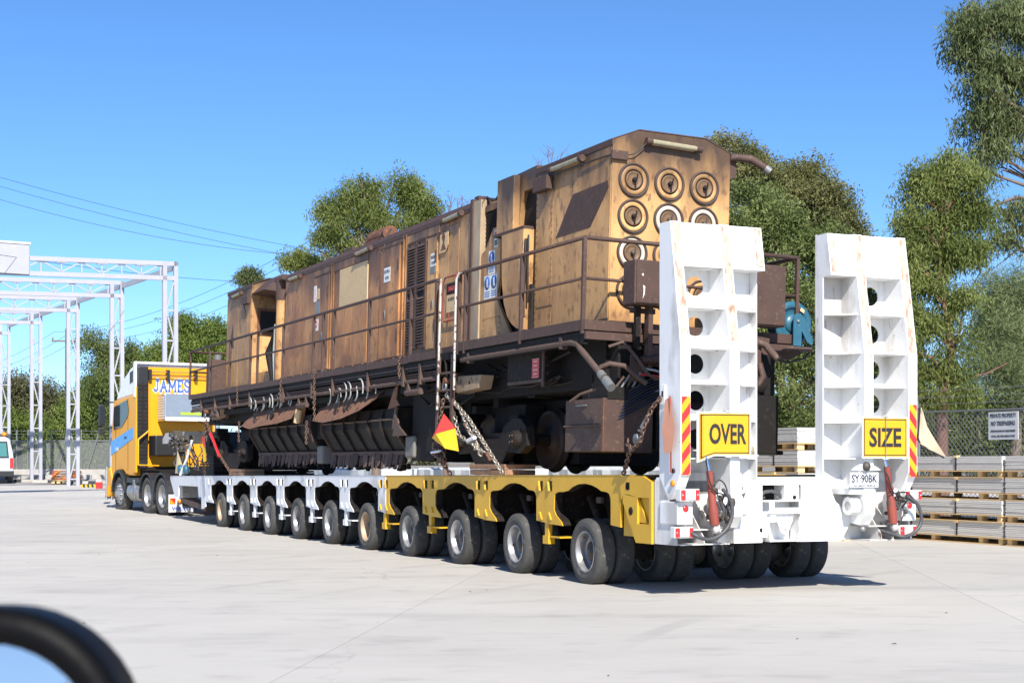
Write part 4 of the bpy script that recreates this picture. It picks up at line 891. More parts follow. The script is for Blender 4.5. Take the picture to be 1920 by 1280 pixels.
# ---- the two loading ramps
def ramp(x0, s, holes, shelves, edge, hub):
    X = lambda u: x0 + s*u
    def pr(m, pts, u0, u1): a, b = sorted((X(u0), X(u1))); m.prism(pts, 'x', a, b)
    rp = obj('loading_ramp', MB().box(*sorted((X(edge-.012), X(edge))), -1.90, -1.772, 1.07, 3.46), M_white, TR)
    # back plate in panels, those between the ribs pierced by round lightening holes
    zs = [1.07] + [b for b in sorted(shelves)] + [3.93]
    ua, ub = (.12, .60)
    xa, xb = sorted((X(ua), X(ub)))
    for k in range(len(zs)-1):
        h = [q for q in holes if zs[k] < q[1] < zs[k+1]]
        m = MB()
        if h: m.holeplate(xa, xb, zs[k], zs[k+1], h[0][0], h[0][1], .105, -1.77, -1.758)
        else: m.box(xa, xb, -1.77, -1.758, zs[k], zs[k+1])
        obj('ramp_panel', m, M_white, rp)
    xa, xb = sorted((X(.72), X(edge))); m = MB(); m.box(xa, xb, -1.77, -1.758, 1.07, 3.93); obj('ramp_panel', m, M_white, rp)
    prof = [(-1.758,1.00),(-1.758,3.932),(-1.985,3.932),(-2.062,3.45),(-2.195,2.60),(-2.195,1.30),(-2.02,1.02)]
    for (u0, u1) in ((0,.12),(.60,.72)):
        m = MB(); pr(m, prof, u0, u1); obj('ramp_rib', m, M_white, rp, bevel=.004)
        m = MB(); e = .012
        zs2 = [3.925,3.45,3.0,2.62] if u0 == 0 else [3.925,3.45,2.9,2.56]
        def fy(z): return -1.985-(3.932-z)*.077/.482 if z > 3.45 else -2.062-(3.45-z)*.133/.85 if z > 2.6 else -2.195
        a, b = sorted((X(u0+e), X(u1-e)))
        for q in range(len(zs2)-1):
            z1, z0 = zs2[q], zs2[q+1]
            m.add([(a,fy(z0)-.004,z0),(b,fy(z0)-.004,z0),(b,fy(z1)-.004,z1),(a,fy(z1)-.004,z1)], [(0,1,2,3)])
        obj('rusted_rub_strip', m, M_scrape, rp)
    # toe plate closing the top
    m = MB()
    for u0, u1 in ((.12,.60),(.72,edge)): pr(m, [(-1.772,3.925),(-1.975,3.925),(-2.052,3.458),(-1.772,3.458)], u0, u1)
    obj('toe_plate', m, M_white, rp)
    m = MB(); a, b = sorted((X(edge-.10), X(edge-.015))); m.add([(a,-2.054,3.50),(b,-2.054,3.50),(b,-1.984,3.918),(a,-1.984,3.918)], [(0,1,2,3)]); obj('rusted_rub_strip', m, M_scrape, rp)
    for z in shelves:
        if z > 3.4: continue
        m = MB(); a, b = sorted((X(.12), X(.60))); yy = -2.062-(3.45-z)*.12/.85 if z > 2.6 else -2.17
        m.box(a, b, yy+.035, -1.772, z-.006, z+.006); obj('ramp_shelf', m, M_white, rp)
        m = MB(); m.prism([(X(.72),-1.772),(X(edge-.012),-1.772),(X(edge-.012),-1.89),(X(.72),yy+.035)], 'z', z-.006, z+.006); obj('ramp_shelf', m, M_white, rp)
        m = MB(); m.lathe([(.001,0),(.012,0),(.012,.012),(.001,.012)], (X(.56),-2.0,z-.02), 'z', 8); m.lathe([(.001,0),(.012,0),(.012,.012),(.001,.012)], (X(edge-.06),-1.84,z-.02), 'z', 8); obj('drain_boss', m, M_whitedk, rp)
    # hinge stringer going down to the beam
    m = MB(); pr(m, [(-2.0,1.03),(-2.20,1.30),(-2.22,.84),(-2.12,.72),(-1.80,.76),(-1.80,1.03)], .60, .735); obj('hinge_stringer', m, M_white, rp)
    m = MB(); a, b = sorted((X(.50), X(.86))); m.tube([(a,-2.08,.93),(b,-2.08,.93)], .055, 14); obj('hinge_pin', m, M_whitedk, rp)
    m = MB(); a, b = sorted((X(.735), X(.86))); m.tube([(a,-2.08,.93),(b-.02,-2.08,.93)], .10, 18); obj('hinge_collar', m, M_white, rp)
    # lower stiffener web and diagonal gusset
    m = MB(); a, b = sorted((X(.12), X(.60))); m.box(a, b, -1.80, -1.772, 1.07, 1.30); obj('lower_panel', m, M_white, rp)
    m = MB(); pr(m, [(-1.80,.56),(-2.16,.56),(-2.16,.62),(-1.88,.90),(-1.80,.90)], .30, .312); pr(m, [(-1.80,.56),(-2.16,.56),(-2.16,.62),(-1.88,.90),(-1.80,.90)], .46, .472); a, b = sorted((X(.02), X(.62))); m.box(a, b, -2.14, -1.80, .70, .712); m.box(a, b, -2.16, -1.80, .548, .56); obj('cylinder_bracket', m, M_whitedk, rp)
    return rp
r1 = ramp(0.0, 1, [(.43,3.29),(.43,2.86),(.435,2.46),(.44,2.07),(.44,1.66)], [3.46,3.03,2.60,2.23,1.85,1.45], 1.13, 0)
r2 = ramp(3.05, -1, [(2.735,3.28),(2.745,2.85),(2.76,2.45),(2.76,2.07),(2.76,1.66)], [3.48,3.04,2.61,2.24,1.85,1.45], 1.06, 0)
r1['label'] = 'near left loading ramp with rust-scraped ribs'; r2['label'] = 'right loading ramp with rust-scraped ribs'
# hazard marker strips on the outer ribs
def marker(x0, x1, z0, z1, lean, nm):
    y = -2.2
    base = obj('hazard_marker', MB().box(x0, x1, y, y+.004, z0, z1), M_signyel, TR, label=nm)
    w = x1-x0; st = .205; z = z0-.3; k = 0
    while z < z1+.2:
        # clip the slanting stripe to the board
        pts = [(x0, z+(w*1.25 if lean < 0 else 0)), (x1, z+(w*1.25 if lean > 0 else 0)), (x1, z+.103+(w*1.25 if lean > 0 else 0)), (x0, z+.103+(w*1.25 if lean < 0 else 0))]
        def clip(P, zc, keep):
            o = []
            for i in range(len(P)):
                a, b = P[i], P[(i+1) % len(P)]; ia, ib = keep(a[1], zc), keep(b[1], zc)
                if ia: o.append(a)
                if ia != ib: t = (zc-a[1])/(b[1]-a[1]); o.append((a[0]+(b[0]-a[0])*t, zc))
            return o
        pts = clip(pts, z1, lambda v, c: v <= c)
        if pts: pts = clip(pts, z0, lambda v, c: v >= c)
        if len(pts) > 2:
            m = MB(); m.add([(p[0], y-.0015, p[1]) for p in pts], [tuple(range(len(pts)))]); obj('red_stripe', m, M_red, base)
        z += st
marker(.012,.112,1.28,2.09,1,'red and yellow marker on the left ramp'); marker(2.938,3.038,1.25,2.05,-1,'red and yellow marker on the right ramp')
# rams
def ram(a, b, c, side):
    m = MB(); m.tube([a, b], .020, 12); rod = obj('ram_rod', m, M_chrome, TR)
    m = MB(); d = (Vector(c)-Vector(b)).normalized(); m.tube([b, Vector(b)+d*.05, Vector(b)+d*.12, Vector(b)+d*.36, Vector(b)+d*.40, c], [.034,.036,.034,.042,.052,.048], 16); r_ = obj('ram_cylinder', m, M_redpaint, TR)
    m = MB(); m.tube([Vector(b)+Vector((.05,0,-.02)), Vector(b)+Vector((.075,0,-.3)), Vector(c)+Vector((.07,0,.15))], .010, 6); obj('oil_pipe', m, M_hose, r_)
    m = MB(); m.lathe([(.001,-.03),(.045,-.03),(.045,.03),(.001,.03)], (c[0]+.012,c[1],c[2]-.05), 'x', 16); m.prism([(c[1]-.05,c[2]-.12),(c[1]+.2,c[2]-.12),(c[1]+.2,c[2]+.0),(c[1]-.0,c[2]+.0)], 'x', c[0]+.045, c[0]+.06); obj('ram_eye', m, M_whitedk, r_)
ram((.262,-2.20,1.62), (.31,-2.25,1.32), (.395,-2.22,.76), 1)
ram((2.545,-2.20,1.60), (2.585,-2.25,1.36), (2.70,-2.22,.74), -1)
def ringhose(pts, r=.026):
    m = MB(); P = [Vector(p) for p in pts]
    # smooth the path and ring it with spiral guard
    Q = []
    for i in range(len(P)-1):
        p0, p1, p2, p3 = P[max(0,i-1)], P[i], P[i+1], P[min(len(P)-1,i+2)]
        for k in range(5):
            t = k/5; Q.append(.5*((2*p1)+(p2-p0)*t+(2*p0-5*p1+4*p2-p3)*t*t+(3*p1-p0-3*p2+p3)*t**3))
    Q.append(P[-1]); m.tube(Q, [r*(1 if i % 2 else .86) for i in range(len(Q))], 10); return m
YH = -2.30
obj('ribbed_hose', ringhose([(.03,-2.1,.76),(.11,YH,.66),(.22,YH,.62),(.29,YH,.615),(.38,YH,.64),(.47,YH,.70),(.53,YH,.78),(.56,YH,.88),(.55,YH,.98),(.51,YH,1.06),(.44,YH,1.13)], .022), M_hose, TR)
obj('thin_hose', ringhose([(.24,YH,1.45),(.27,YH,1.26),(.31,YH,1.16),(.34,YH,1.19),(.40,YH,1.225),(.46,YH,1.19),(.50,YH,1.10),(.51,YH,1.0)], .008), M_black, TR)
obj('thin_hose', ringhose([(.31,YH,1.14),(.36,YH,1.10),(.44,YH,1.08),(.50,YH,1.05)], .009), M_black, TR)
obj('ribbed_hose', ringhose([(2.60,-2.1,.66),(2.72,YH,.60),(2.82,YH,.60),(2.91,YH,.63),(2.99,YH,.70),(3.02,YH,.77),(3.01,YH,.85),(2.97,YH,.94),(2.89,YH,1.0),(2.81,YH,1.04)], .022), M_hose, TR)
obj('thin_hose', ringhose([(2.52,YH,1.30),(2.57,YH,1.24),(2.62,YH,1.10),(2.72,YH,1.04),(2.84,YH,1.0),(2.92,YH,.96)], .009), M_black, TR)
obj('thin_hose', ringhose([(2.56,YH,1.08),(2.66,YH,1.07),(2.80,YH,1.08),(2.90,YH,1.02),(2.96,YH,.94)], .008), M_black, TR)
for bx in (.50, 2.80):                       # valve clutter behind each ram
    g = random.Random(int(bx*10)); m = MB()
    for k in range(9):
        x, z = bx+g.uniform(-.13,.12), g.uniform(.76,1.12); s = g.uniform(.02,.045)
        m.lathe([(.001,-s),(s*.8,-s),(s,0),(s*.7,s),(.001,s)], (x,-2.17+g.uniform(-.06,.05),z), 'y' if k%2 else 'z', 9)
    for k in range(7):
        x, z = bx+g.uniform(-.12,.1), g.uniform(.8,1.15); m.tube([(x,-2.19,z),(x+g.uniform(-.06,.06),-2.22,z-.1),(x+g.uniform(-.1,.1),-2.18,z-.22)], .009, 5)
    obj('valve_fittings', m, M_hub, TR, kind='stuff')
    m = MB(); m.lathe([(.001,-.06),(.12,-.06),(.14,-.02),(.14,.02),(.12,.06),(.001,.06)], (bx+.05,-2.03,.98), 'x', 20); obj('winch_drum', m, M_white, TR)
def lamp(x0, x1, z0, z1, y, col=M_lensw, nm=None):
    b = obj('tail_light', MB().box(x0,x1,y,y+.09,z0,z1), M_signwhite, TR, bevel=.006)
    w = (x1-x0)
    m = MB(); m.box(x0+.008,x0+w*.25,y-.012,y+.002,z0+.01,z1-.01); obj('red_lens', m, M_red, b)
    m = MB(); m.box(x1-w*.22,x1-.008,y-.012,y+.002,z0+.01,z1-.01); obj('red_lens', m, M_red, b)
    m = MB(); m.box(x0+w*.26,x1-w*.23,y-.010,y+.002,z0+.014,z1-.014); obj('clear_lens', m, col, b)
    for xx in (x0+.022, x1-.022):
        m = MB(); m.lathe([(.001,-.004),(.011,-.004),(.011,.006),(.001,.006)], (xx,y-.014,(z0+z1)/2), 'y', 8); obj('lamp_screw', m, M_chrome, b)
M_pinkl = plain('pale_pink_lens', (.62,.50,.48), .3)
lamp(-.03,.20,1.01,1.135,-2.24); lamp(-.11,.115,.63,.745,-2.26,M_pinkl); lamp(2.86,3.09,.99,1.10,-2.22,M_pinkl); lamp(2.77,3.00,.60,.71,-2.24,M_pinkl)
for x, z in ((.08,.93),(2.97,.93)):
    m = MB(); m.box(x-.10,x+.09,-2.16,-1.80,.76,1.0); bx_ = obj('lamp_bracket_box', m, M_white, TR, bevel=.01)
    m = MB(); m.lathe([(.001,-.008),(.032,-.008),(.036,0),(.001,0)], (x,-2.162,z), 'y', 16); obj('round_reflector', m, M_red, bx_)
m = MB(); m.box(.79,.94,-2.21,-2.08,1.475,1.49); bc = obj('beacon_base', m, M_white, TR)
m = MB(); m.lathe([(.001,0),(.055,0),(.05,.06),(.04,.085),(.001,.085)], (.87,-2.15,1.49), 'z', 16); obj('clear_beacon', m, M_lampglass, bc)
m = MB(); m.lathe([(.001,0),(.035,0),(.03,.045),(.001,.06)], (2.36,-2.12,.70-.05), 'z', 12); obj('work_light', m, M_steel, TR)
# side orange lamp, lashing eye, little things on the left cheek
m = MB(); m.lathe([(.001,-.02),(.03,-.02),(.034,0),(.001,0)], (-.002,-2.05,1.19), 'x', 14); obj('side_marker_lamp', m, M_orange, TR)
m = MB(); m.lathe([(.012,-.016),(.026,-.016),(.026,0),(.012,0)], (-.002,-2.06,1.32), 'x', 12); obj('hose_socket', m, M_black, TR)
m = MB(); m.box(-.016,-.001,-1.90,-1.80,2.02,2.22); obj('chain_eye_plate', m, M_white, TR)
m = MB(); m.box(-.019,-.0165,-1.865,-1.835,2.10,2.16); obj('chain_slot', m, M_void, TR)
# number plate and its lamp
pl = obj('number_plate', MB().box(2.11,2.49,-2.23,-2.222,1.135,1.30), M_signwhite, TR, bevel=.004)
obj('plate_number', text_mb('SY\u00b790BK', .34, .088, .018).xf(face_rear(2.30,-2.232,1.232)), M_navy, pl)
obj('plate_caption', text_mb('S.A. HEAVY VEHICLE', .29, .020, .01).xf(face_rear(2.30,-2.232,1.155)), M_navy, pl)
m = MB(); m.prism([(2.12,1.325),(2.50,1.325),(2.44,1.36),(2.36,1.39),(2.24,1.39),(2.17,1.36)], 'y', -2.26, -2.225); lh = obj('plate_lamp_housing', m, M_white, TR)
m = MB(); m.lathe([(.001,-.045),(.03,-.04),(.05,-.015),(.052,.0),(.001,.0)], (2.30,-2.262,1.365), 'y', 16); obj('plate_lamp', m, M_hub, lh)
m = MB(); m.box(2.14,2.48,-2.19,-1.80,1.06,1.12); obj('plate_bracket', m, M_white, TR)

# ---- OVER and SIZE boards strapped to the ramps
def sign(nm, word, x0, x1, z0, z1, bent):
    y = -2.262
    s = thing('oversize_sign', nm, 'sign', TM, ((x0+x1)/2, y, z0), group='yellow oversize warning boards on the ramps')
    def P(x, z):                               # bent edge curls back and down
        if bent and x < x0+.13: t = (x0+.13-x)/.13; return (x-.01*t, y+.085*t*t, z-.045*t*(1-(z-z0)/(z1-z0))*1.6-.0*t)
        return (x, y, z)
    n = 12; xs = [x0+(x1-x0)*i/n for i in range(n+1)]
    def stripmesh(a0, a1, b0, b1, off, m=None):
        m = m or MB(); xx = [x for x in xs if a0 < x < a1]; xx = [a0]+xx+[a1]; v = []
        for x in xx:
            for z in (b0, b1): p = P(x, z); v.append((p[0], p[1]-off, p[2]))
        m.add(v, [(2*i,2*i+2,2*i+3,2*i+1) for i in range(len(xx)-1)]); return m
    b = stripmesh(x0, x1, z0, z1, -.004); b = stripmesh(x0, x1, z0, z1, 0, b); obj('sign_back', b, M_signwhite, s)
    obj('sign_face', stripmesh(x0+.014, x1-.014, z0+.016, z1-.016, .0015), M_signyel, s)
    m = MB(); i, w = .024, .010
    for a in ((x0+i,x1-i,z0+i+.004,z0+i+w+.004),(x0+i,x1-i,z1-i-w-.004,z1-i-.004),(x0+i,x0+i+w,z0+i,z1-i),(x1-i-w,x1-i,z0+i,z1-i)): stripmesh(*a, .003, m)
    obj('sign_border', m, M_signblk, s)
    tw = (x1-x0)*(.75 if bent else .70); cx = (x0+x1)/2 + (.014 if bent else .0)
    t_ = text_mb(word, tw, (z1-z0)*.47, .028, .0008).xf(face_rear(cx, y-.004, (z0+z1)/2+(.0 if bent else .0)))
    obj('sign_word', t_, M_signblk, s)
    for z in (z0-.006, z1+.006):
        m = MB(); m.box(cx-.035,cx+.035,y-.014,y+.03,z-.008,z+.008); obj('sign_clip', m, M_whitedk, s)
    m = MB(); m.bar((cx-.1,y+.02,(z0+z1)/2),(cx-.1,-2.2,(z0+z1)/2),.03,.2); m.bar((cx+.14,y+.02,(z0+z1)/2),(cx+.14,-2.2,(z0+z1)/2),.03,.2); obj('sign_bracket', m, M_whitedk, s)
    return s
s1 = sign('yellow board with a bent left edge reading OVER', 'OVER', .215, .815, 1.475, 1.935, True)
s2 = sign('yellow board with a cord down its middle reading SIZE', 'SIZE', 2.245, 2.865, 1.455, 1.91, False)
m = MB(); m.tube([(2.555,-2.275,1.93),(2.553,-2.275,1.45)], .005, 5); obj('centre_cord', m, M_chaing, s2)
# ---- pennants
m = MB(); vs = [(-.03,-2.02,2.08),(-.035,-1.94,2.07),(-.05,-2.16,1.76),(-.05,-1.90,1.75),(-.06,-2.12,1.52),(-.06,-1.96,1.50)]; m.add(vs, [(0,2,3,1),(2,4,5,3)])
M_pennant = plain('faded_orange_pennant', (.70,.32,.20), .8)
pf = thing('faded_pennant', 'faded orange pennant hanging on the left cheek of the near ramp', 'flag', TM, (-.04,-2.0,1.5), mb=m, mat=M_pennant)
m = MB(); m.tube([(-.03,-2.03,2.1),(-.03,-2.05,1.30)], .012, 6); obj('pennant_rod', m, M_redpaint, pf)
m = MB(); n = 8; vs = []
for i in range(n+1):
    t = i/n; a = Vector((3.075,-2.2,2.02)).lerp(Vector((3.06,-2.2,1.62)), t); b = Vector((3.08,-2.2,2.02)).lerp(Vector((3.34,-2.3,1.47)), t)
    for k in range(5): q = a.lerp(b, k/4); vs.append((q.x, q.y+.03*math.sin(k*1.6+i*.5), q.z))
m.add(vs, [(i*5+k, i*5+k+1, i*5+k+6, i*5+k+5) for i in range(n) for k in range(4)], True)
pf = thing('dirty_pennant', 'dirty cream triangular pennant on a bent black rod by the right ramp', 'flag', TM, (3.07,-2.2,1.5), mb=m, mat=plain('dirty_cream_cloth', (.52,.42,.30), .9))
m = MB(); m.tube([(3.075,-2.21,2.02),(3.045,-2.21,1.68),(3.09,-2.22,1.58),(3.22,-2.27,1.52),(3.33,-2.31,1.46)], .010, 6); obj('pennant_rod', m, M_black, pf)
m = MB(); m.add([(.10,22.42,1.15),(.10,22.14,1.15),(.12,22.25,1.72)], [(0,1,2)]); m.add([(.12,22.42,1.15),(.30,22.2,1.15),(.12,22.25,1.72)], [(0,1,2)])
thing('cream_pennant', 'pointed cream pennant standing between the truck wheels and the white deck', 'flag', TM, (.1,22.3,1.1), mb=m, mat=plain('cream_cloth', (.55,.49,.33), .9))

# ---- timber packers on the deck
def packer(nm, y0, y1, x0, x1, h, rows):
    t_ = thing('timber_packer', nm, 'timber block', TM, ((x0+x1)/2,(y0+y1)/2,dz(y0)), group='timber packing blocks on the deck')
    for r in range(rows):
        for k in range(2):
            a = y0+(y1-y0)*k/2; b = y0+(y1-y0)*(k+1)/2-.008; z = dz(y0)+.003+h*r/rows
            m = MB(); m.box(x0+rnd.uniform(0,.02), x1, a, b, z, z+h/rows-.006); obj('timber_baulk', m, M_timber, t_, bevel=.008)
packer('reddish timber packer on the yellow deck under the rear bogie', 2.35, 3.55, .05, .5, .145, 2)
packer('small reddish timber packer on the white deck under the front bogie', 15.6, 16.9, .05, .5, .14, 2)
# ================================================================ THE RAIL MAINTENANCE MACHINE (stands on the deck, leaning a little to the right)
PX_, PZ_, LEAN = 1.31, 2.9, .027
LM = TM @ Matrix.Translation((PX_,0,PZ_)) @ Matrix.Rotation(LEAN,4,'Y') @ Matrix.Translation((-PX_,0,-PZ_))
LO = thing('rail_machine', 'huge rusty yellow-brown rail maintenance machine loaded on the ten-axle trailer', 'rail machine', LM, (PX_,0,PZ_))
def lobj(name, m, mt, parent=None, **k): return obj(name, m, mt, parent or LO, **k)
HX0, HX1 = .53, 2.19
def gable(e, t, c=.36, x0=HX0, x1=HX1, b=3.0): return [(x0,b),(x0,e),(x0+c,t),(x1-c,t),(x1,e),(x1,b)]
# ---- rear housing with the round filter covers
A = lobj('rear_housing', MB().prism(gable(5.27,5.41,.36,HX0,HX1,3.06), 'y', .38, 2.49), M_tan, bevel=.012)
m = MB(); m.prism([(HX0-.012,5.20),(HX0-.012,5.275),(HX0+.355,5.425),(HX1-.355,5.425),(HX1+.012,5.275),(HX1+.012,5.20),(HX1+.004,5.20),(HX1+.004,5.265),(HX1-.36,5.412),(HX0+.36,5.412),(HX0-.004,5.265),(HX0-.004,5.20)], 'y', .375, 2.495); lobj('roof_flashing', m, M_brown, A)
for a, b in ((.40,1.95),(1.965,2.47)):
    m = MB(); m.box(HX0-.010,HX0-.0005,a,b,3.12,5.02 if a > 1 else 5.18); lobj('side_panel', m, M_tan, A)
def rivets(y0, y1, z0, z1, n, x=HX0-.012, r=.009):
    m = MB()
    for k in range(n):
        t = k/(n-1); m.lathe([(.001,-.006),(r,-.003),(r,.002)], (x,y0+(y1-y0)*t,z0+(z1-z0)*t), 'x', 6)
    return m
for y in (1.99, 2.44): lobj('rivet_row', rivets(y, y, 3.2, 4.95, 22), M_brown, A, kind='stuff')
m = rivets(1.95, 2.40, 3.42, 3.42, 12, r=.014); lobj('weld_bead', m, M_brown, A)
m = MB(); m.prism([(1.40,4.76),(.46,4.78),(.44,4.70),(.90,4.28),(1.86,4.27)], 'x', HX0-.0145, HX0-.0105); lobj('dark_patch', m, M_brown, A)
m = MB(); m.box(HX0-.11,HX0-.01,1.98,2.40,4.92,5.10); lobj('junction_box', m, M_brown, A, bevel=.01)
m = MB(); m.box(.50,.72,.33,.38,5.02,5.13); lobj('junction_box', m, M_brown, A, bevel=.008)
def tubelamp(p, q, mt=M_lampglass):
    p = Vector(p); q = Vector(q); d = (q-p).normalized()
    m = MB(); m.tube([p, q], .034, 12); l = lobj('tube_lamp', m, mt)
    lobj('lamp_end_cap', MB().tube([p-d*.03, p+d*.05], .044, 10), M_brown, l); lobj('lamp_end_cap', MB().tube([q-d*.05, q+d*.03], .044, 10), M_brown, l)
    return l
tubelamp((.475,1.10,5.16),(.475,1.97,5.16)); tubelamp((.475,4.98,5.05),(.475,5.68,5.03)); tubelamp((.475,9.0,5.05),(.475,9.78,5.03)); tubelamp((.475,13.15,5.03),(.475,13.9,5.03)); tubelamp((.475,17.65,5.15),(.475,18.45,5.13))
tubelamp((.97,.30,5.275),(1.69,.30,5.255))
m = MB(); m.tube([(.70,.34,5.08),(.80,.32,5.11),(.90,.31,5.20),(.96,.31,5.26)], .008, 6); m.tube([(.48,2.05,5.12),(.47,1.8,5.09),(.50,.6,5.08),(.52,.38,5.08)], .010, 6); lobj('lamp_cable', m, M_black)
M_coverwhite = mat('pale_primed_cover', (.62,.55,.47), (.45,.36,.28), .6, scale=12, amount=.9, bump=.002)
M_coverdark = mat('sooty_cover_centre', (.20,.115,.055), (.10,.06,.035), .6, scale=14, amount=.9, bump=.003)
M_gasket = mat('cracked_rubber_gasket', (.045,.03,.027), (.07,.045,.035), .7, scale=20, amount=.9, bump=.003)
for ci, cx_ in enumerate((.82,1.315,1.81)):
    for ri, z in enumerate((4.80,4.36,3.92,3.46)):
        w = (ci, ri) in ((1,1),(0,2),(2,1)); y = .378
        m = MB(); m.lathe([(.178,0),(.182,-.022),(.194,-.032),(.206,-.028),(.210,0)], (cx_,y,z), 'y', 36); f = lobj('filter_cover', m, M_gasket)
        if w: f['label'] = 'round filter cover with pale primed rim'
        m = MB(); m.lathe([(.180,-.002),(.176,-.014),(.168,-.020),(.150,-.022),(.132,-.019),(.127,-.012),(.127,-.004)], (cx_,y,z), 'y', 36); lobj('cover_rim', m, M_coverwhite if w else M_tan, f)
        m = MB(); m.lathe([(.128,-.004),(.110,-.003)], (cx_,y,z), 'y', 30); lobj('cover_groove', m, M_grime2, f)
        m = MB(); m.lathe([(.110,-.003),(.107,-.020),(.098,-.024),(.088,-.014),(.060,-.010),(.030,-.014),(.001,-.014)], (cx_,y,z), 'y', 30); lobj('cover_centre', m, M_coverdark, f)
        m = MB(); m.lathe([(.001,-.062),(.022,-.062),(.030,-.045),(.030,-.022)], (cx_,y,z), 'y', 12); m.bar((cx_,y-.058,z),(cx_+.008,y-.050,z-.10),.010,.010,up=(0,1,0)); m.bar((cx_+.02,y-.05,z+.0),(cx_+.035,y-.045,z+.07),.012,.012,up=(0,1,0)); lobj('cover_handle', m, M_hub if w else M_grime2, f)
# exhaust elbow on the right
m = MB(); m.tube([(2.10,.50,5.20),(2.28,.40,5.24),(2.45,.32,5.22),(2.62,.26,5.12),(2.66,.25,5.09)], [.05,.05,.052,.05,.05], 12); e_ = lobj('exhaust_elbow', m, M_brown)
m = MB(); m.tube([(2.62,.26,5.12),(2.68,.24,5.075)], .052, 12, False); lobj('elbow_collar', m, M_steel, e_)
m = MB(); m.prism([(2.19,4.95),(2.32,5.0),(2.32,5.22),(2.19,5.22)], 'y', .45, .8); lobj('exhaust_bracket', m, M_brown, e_)
# ---- duct cowl ahead of it
m = MB(); m.prism([(2.50,5.04),(2.50,5.33),(3.57,5.30),(3.57,4.50),(3.05,4.50),(2.98,4.9),(2.9,5.04)], 'x', .53, 2.15); C_ = lobj('duct_cowl', m, M_tan, bevel=.008)
m = MB(); m.box(.43,.53,3.02,3.57,4.53,5.28); lobj('upper_duct', m, M_tan, C_, bevel=.01)
m = MB(); m.box(.40,.56,2.60,3.60,4.49,4.53); lobj('duct_flange', m, M_brown, C_)
sc_ = [(3.32,4.49),(3.30,4.1),(3.27,3.8),(3.20,3.55),(3.08,3.36),(2.92,3.24),(2.76,3.17),(2.64,3.15),(2.62,3.6),(2.60,4.0),(2.60,4.49)]
m = MB(); m.prism(sc_, 'x', .40, .95); lobj('blower_scroll', m, M_tan, C_, bevel=.008)
m = MB(); m.box(.60,2.15,2.50,4.28,3.0,5.03); lobj('inner_casing', m, M_grime2, C_)
m = MB(); m.prism([(4.27,3.06),(3.12,3.06),(3.70,3.66),(3.62,3.95),(3.62,4.68),(3.88,4.68),(4.15,4.40),(4.27,4.36)], 'x', .52, .56); lobj('slanted_guard', m, M_tan, C_)
m = MB(); m.tube([(.42,2.57,4.35),(.41,2.55,4.1),(.42,2.57,3.9),(.40,2.56,3.6),(.41,2.56,3.3)], .018, 6); m.tube([(.45,2.55,4.4),(.44,2.53,4.0),(.46,2.55,3.5)], .014, 6); lobj('duct_cable', m, M_black, C_)
m = MB(); m.box(.50,.62,2.51,2.60,3.05,3.75); lobj('step_locker', m, M_black, C_)
m = MB(); m.tube([(.60,4.32,5.19),(.60,4.15,5.12),(.58,3.95,5.10),(.56,3.75,5.16),(.54,3.6,5.22)], .018, 6); lobj('roof_cable', m, M_black, C_)
# ---- main hood
D = lobj('main_hood', MB().prism([(HX0,3.0),(HX0,5.08),(HX0+.05,5.17),(HX1-.05,5.17),(HX1,5.08),(HX1,3.0)], 'y', 4.31, 14.28), M_rusty)
m = MB(); m.prism([(HX0-.014,5.03),(HX0-.014,5.10),(HX0+.045,5.188),(HX1-.045,5.188),(HX1+.014,5.10),(HX1+.014,5.03),(HX1+.004,5.03),(HX1+.004,5.085),(HX1-.05,5.174),(HX0+.05,5.174),(HX0-.004,5.085),(HX0-.004,5.03)], 'y', 4.30, 14.29); lobj('roof_flashing', m, M_brown, D)
def panel(y0, y1, z0, z1, mt, x0=HX0-.014, x1=HX0-.001, nm='side_panel', **k):
    m = MB(); m.box(x0, x1, y0+.006, y1-.006, z0, z1); return lobj(nm, m, mt, D, **k)
for y0, y1 in ((13.0,14.26),(12.32,13.0)): panel(y0, y1, 3.10, 5.02, M_rusty)
panel(11.30,12.32,4.92,5.02,M_rusty); panel(10.05,11.10,3.10,4.18,M_rusty); panel(9.20,10.05,3.10,4.18,M_rusty)
panel(10.05,11.10,4.89,5.02,M_rusty); panel(9.20,10.05,4.89,5.02,M_rusty); panel(8.60,9.17,3.10,5.02,M_rusty); panel(7.50,8.60,4.97,5.02,M_rusty)
panel(9.22,10.76,4.20,4.87,M_patch,x0=HX0-.018,nm='beige_panel')
panel(5.92,7.26,4.90,5.02,M_tan); panel(5.52,5.90,3.12,4.90,M_tan); panel(5.12,5.52,3.12,4.93,M_tan); panel(4.68,5.10,3.12,5.02,M_tan); panel(5.92,6.36,3.12,4.88,M_tan); panel(7.26,7.36,3.12,5.02,M_tan)
def door(y0, y1, z0, z1, mt, hy, hz, hinge=True):
    d = panel(y0, y1, z0, z1, mt, x0=HX0-.030, nm='hood_door')
    m = MB(); m.box(HX0-.034,HX0-.012,y0-.005,y1+.005,z1+.002,z1+.022); lobj('door_lip', m, M_brown, d)
    m = MB(); m.lathe([(.001,-.012),(.05,-.012),(.06,0)], (0,0,0), 'x', 18); m.xf(Matrix.Translation((HX0-.030,hy,hz)) @ Matrix.Diagonal((1,.62,1.35,1))); h = lobj('door_handle', m, M_steel, d)
    m = MB(); m.box(HX0-.048,HX0-.043,hy-.018,hy+.018,hz-.05,hz+.04); lobj('handle_recess', m, M_black, h)
    for z in (z0+.35, z1-.32):
        m = MB(); m.box(HX0-.048,HX0-.030,y0+.01,y0+.05,z-.09,z+.09); lobj('door_hinge', m, M_brown, d)
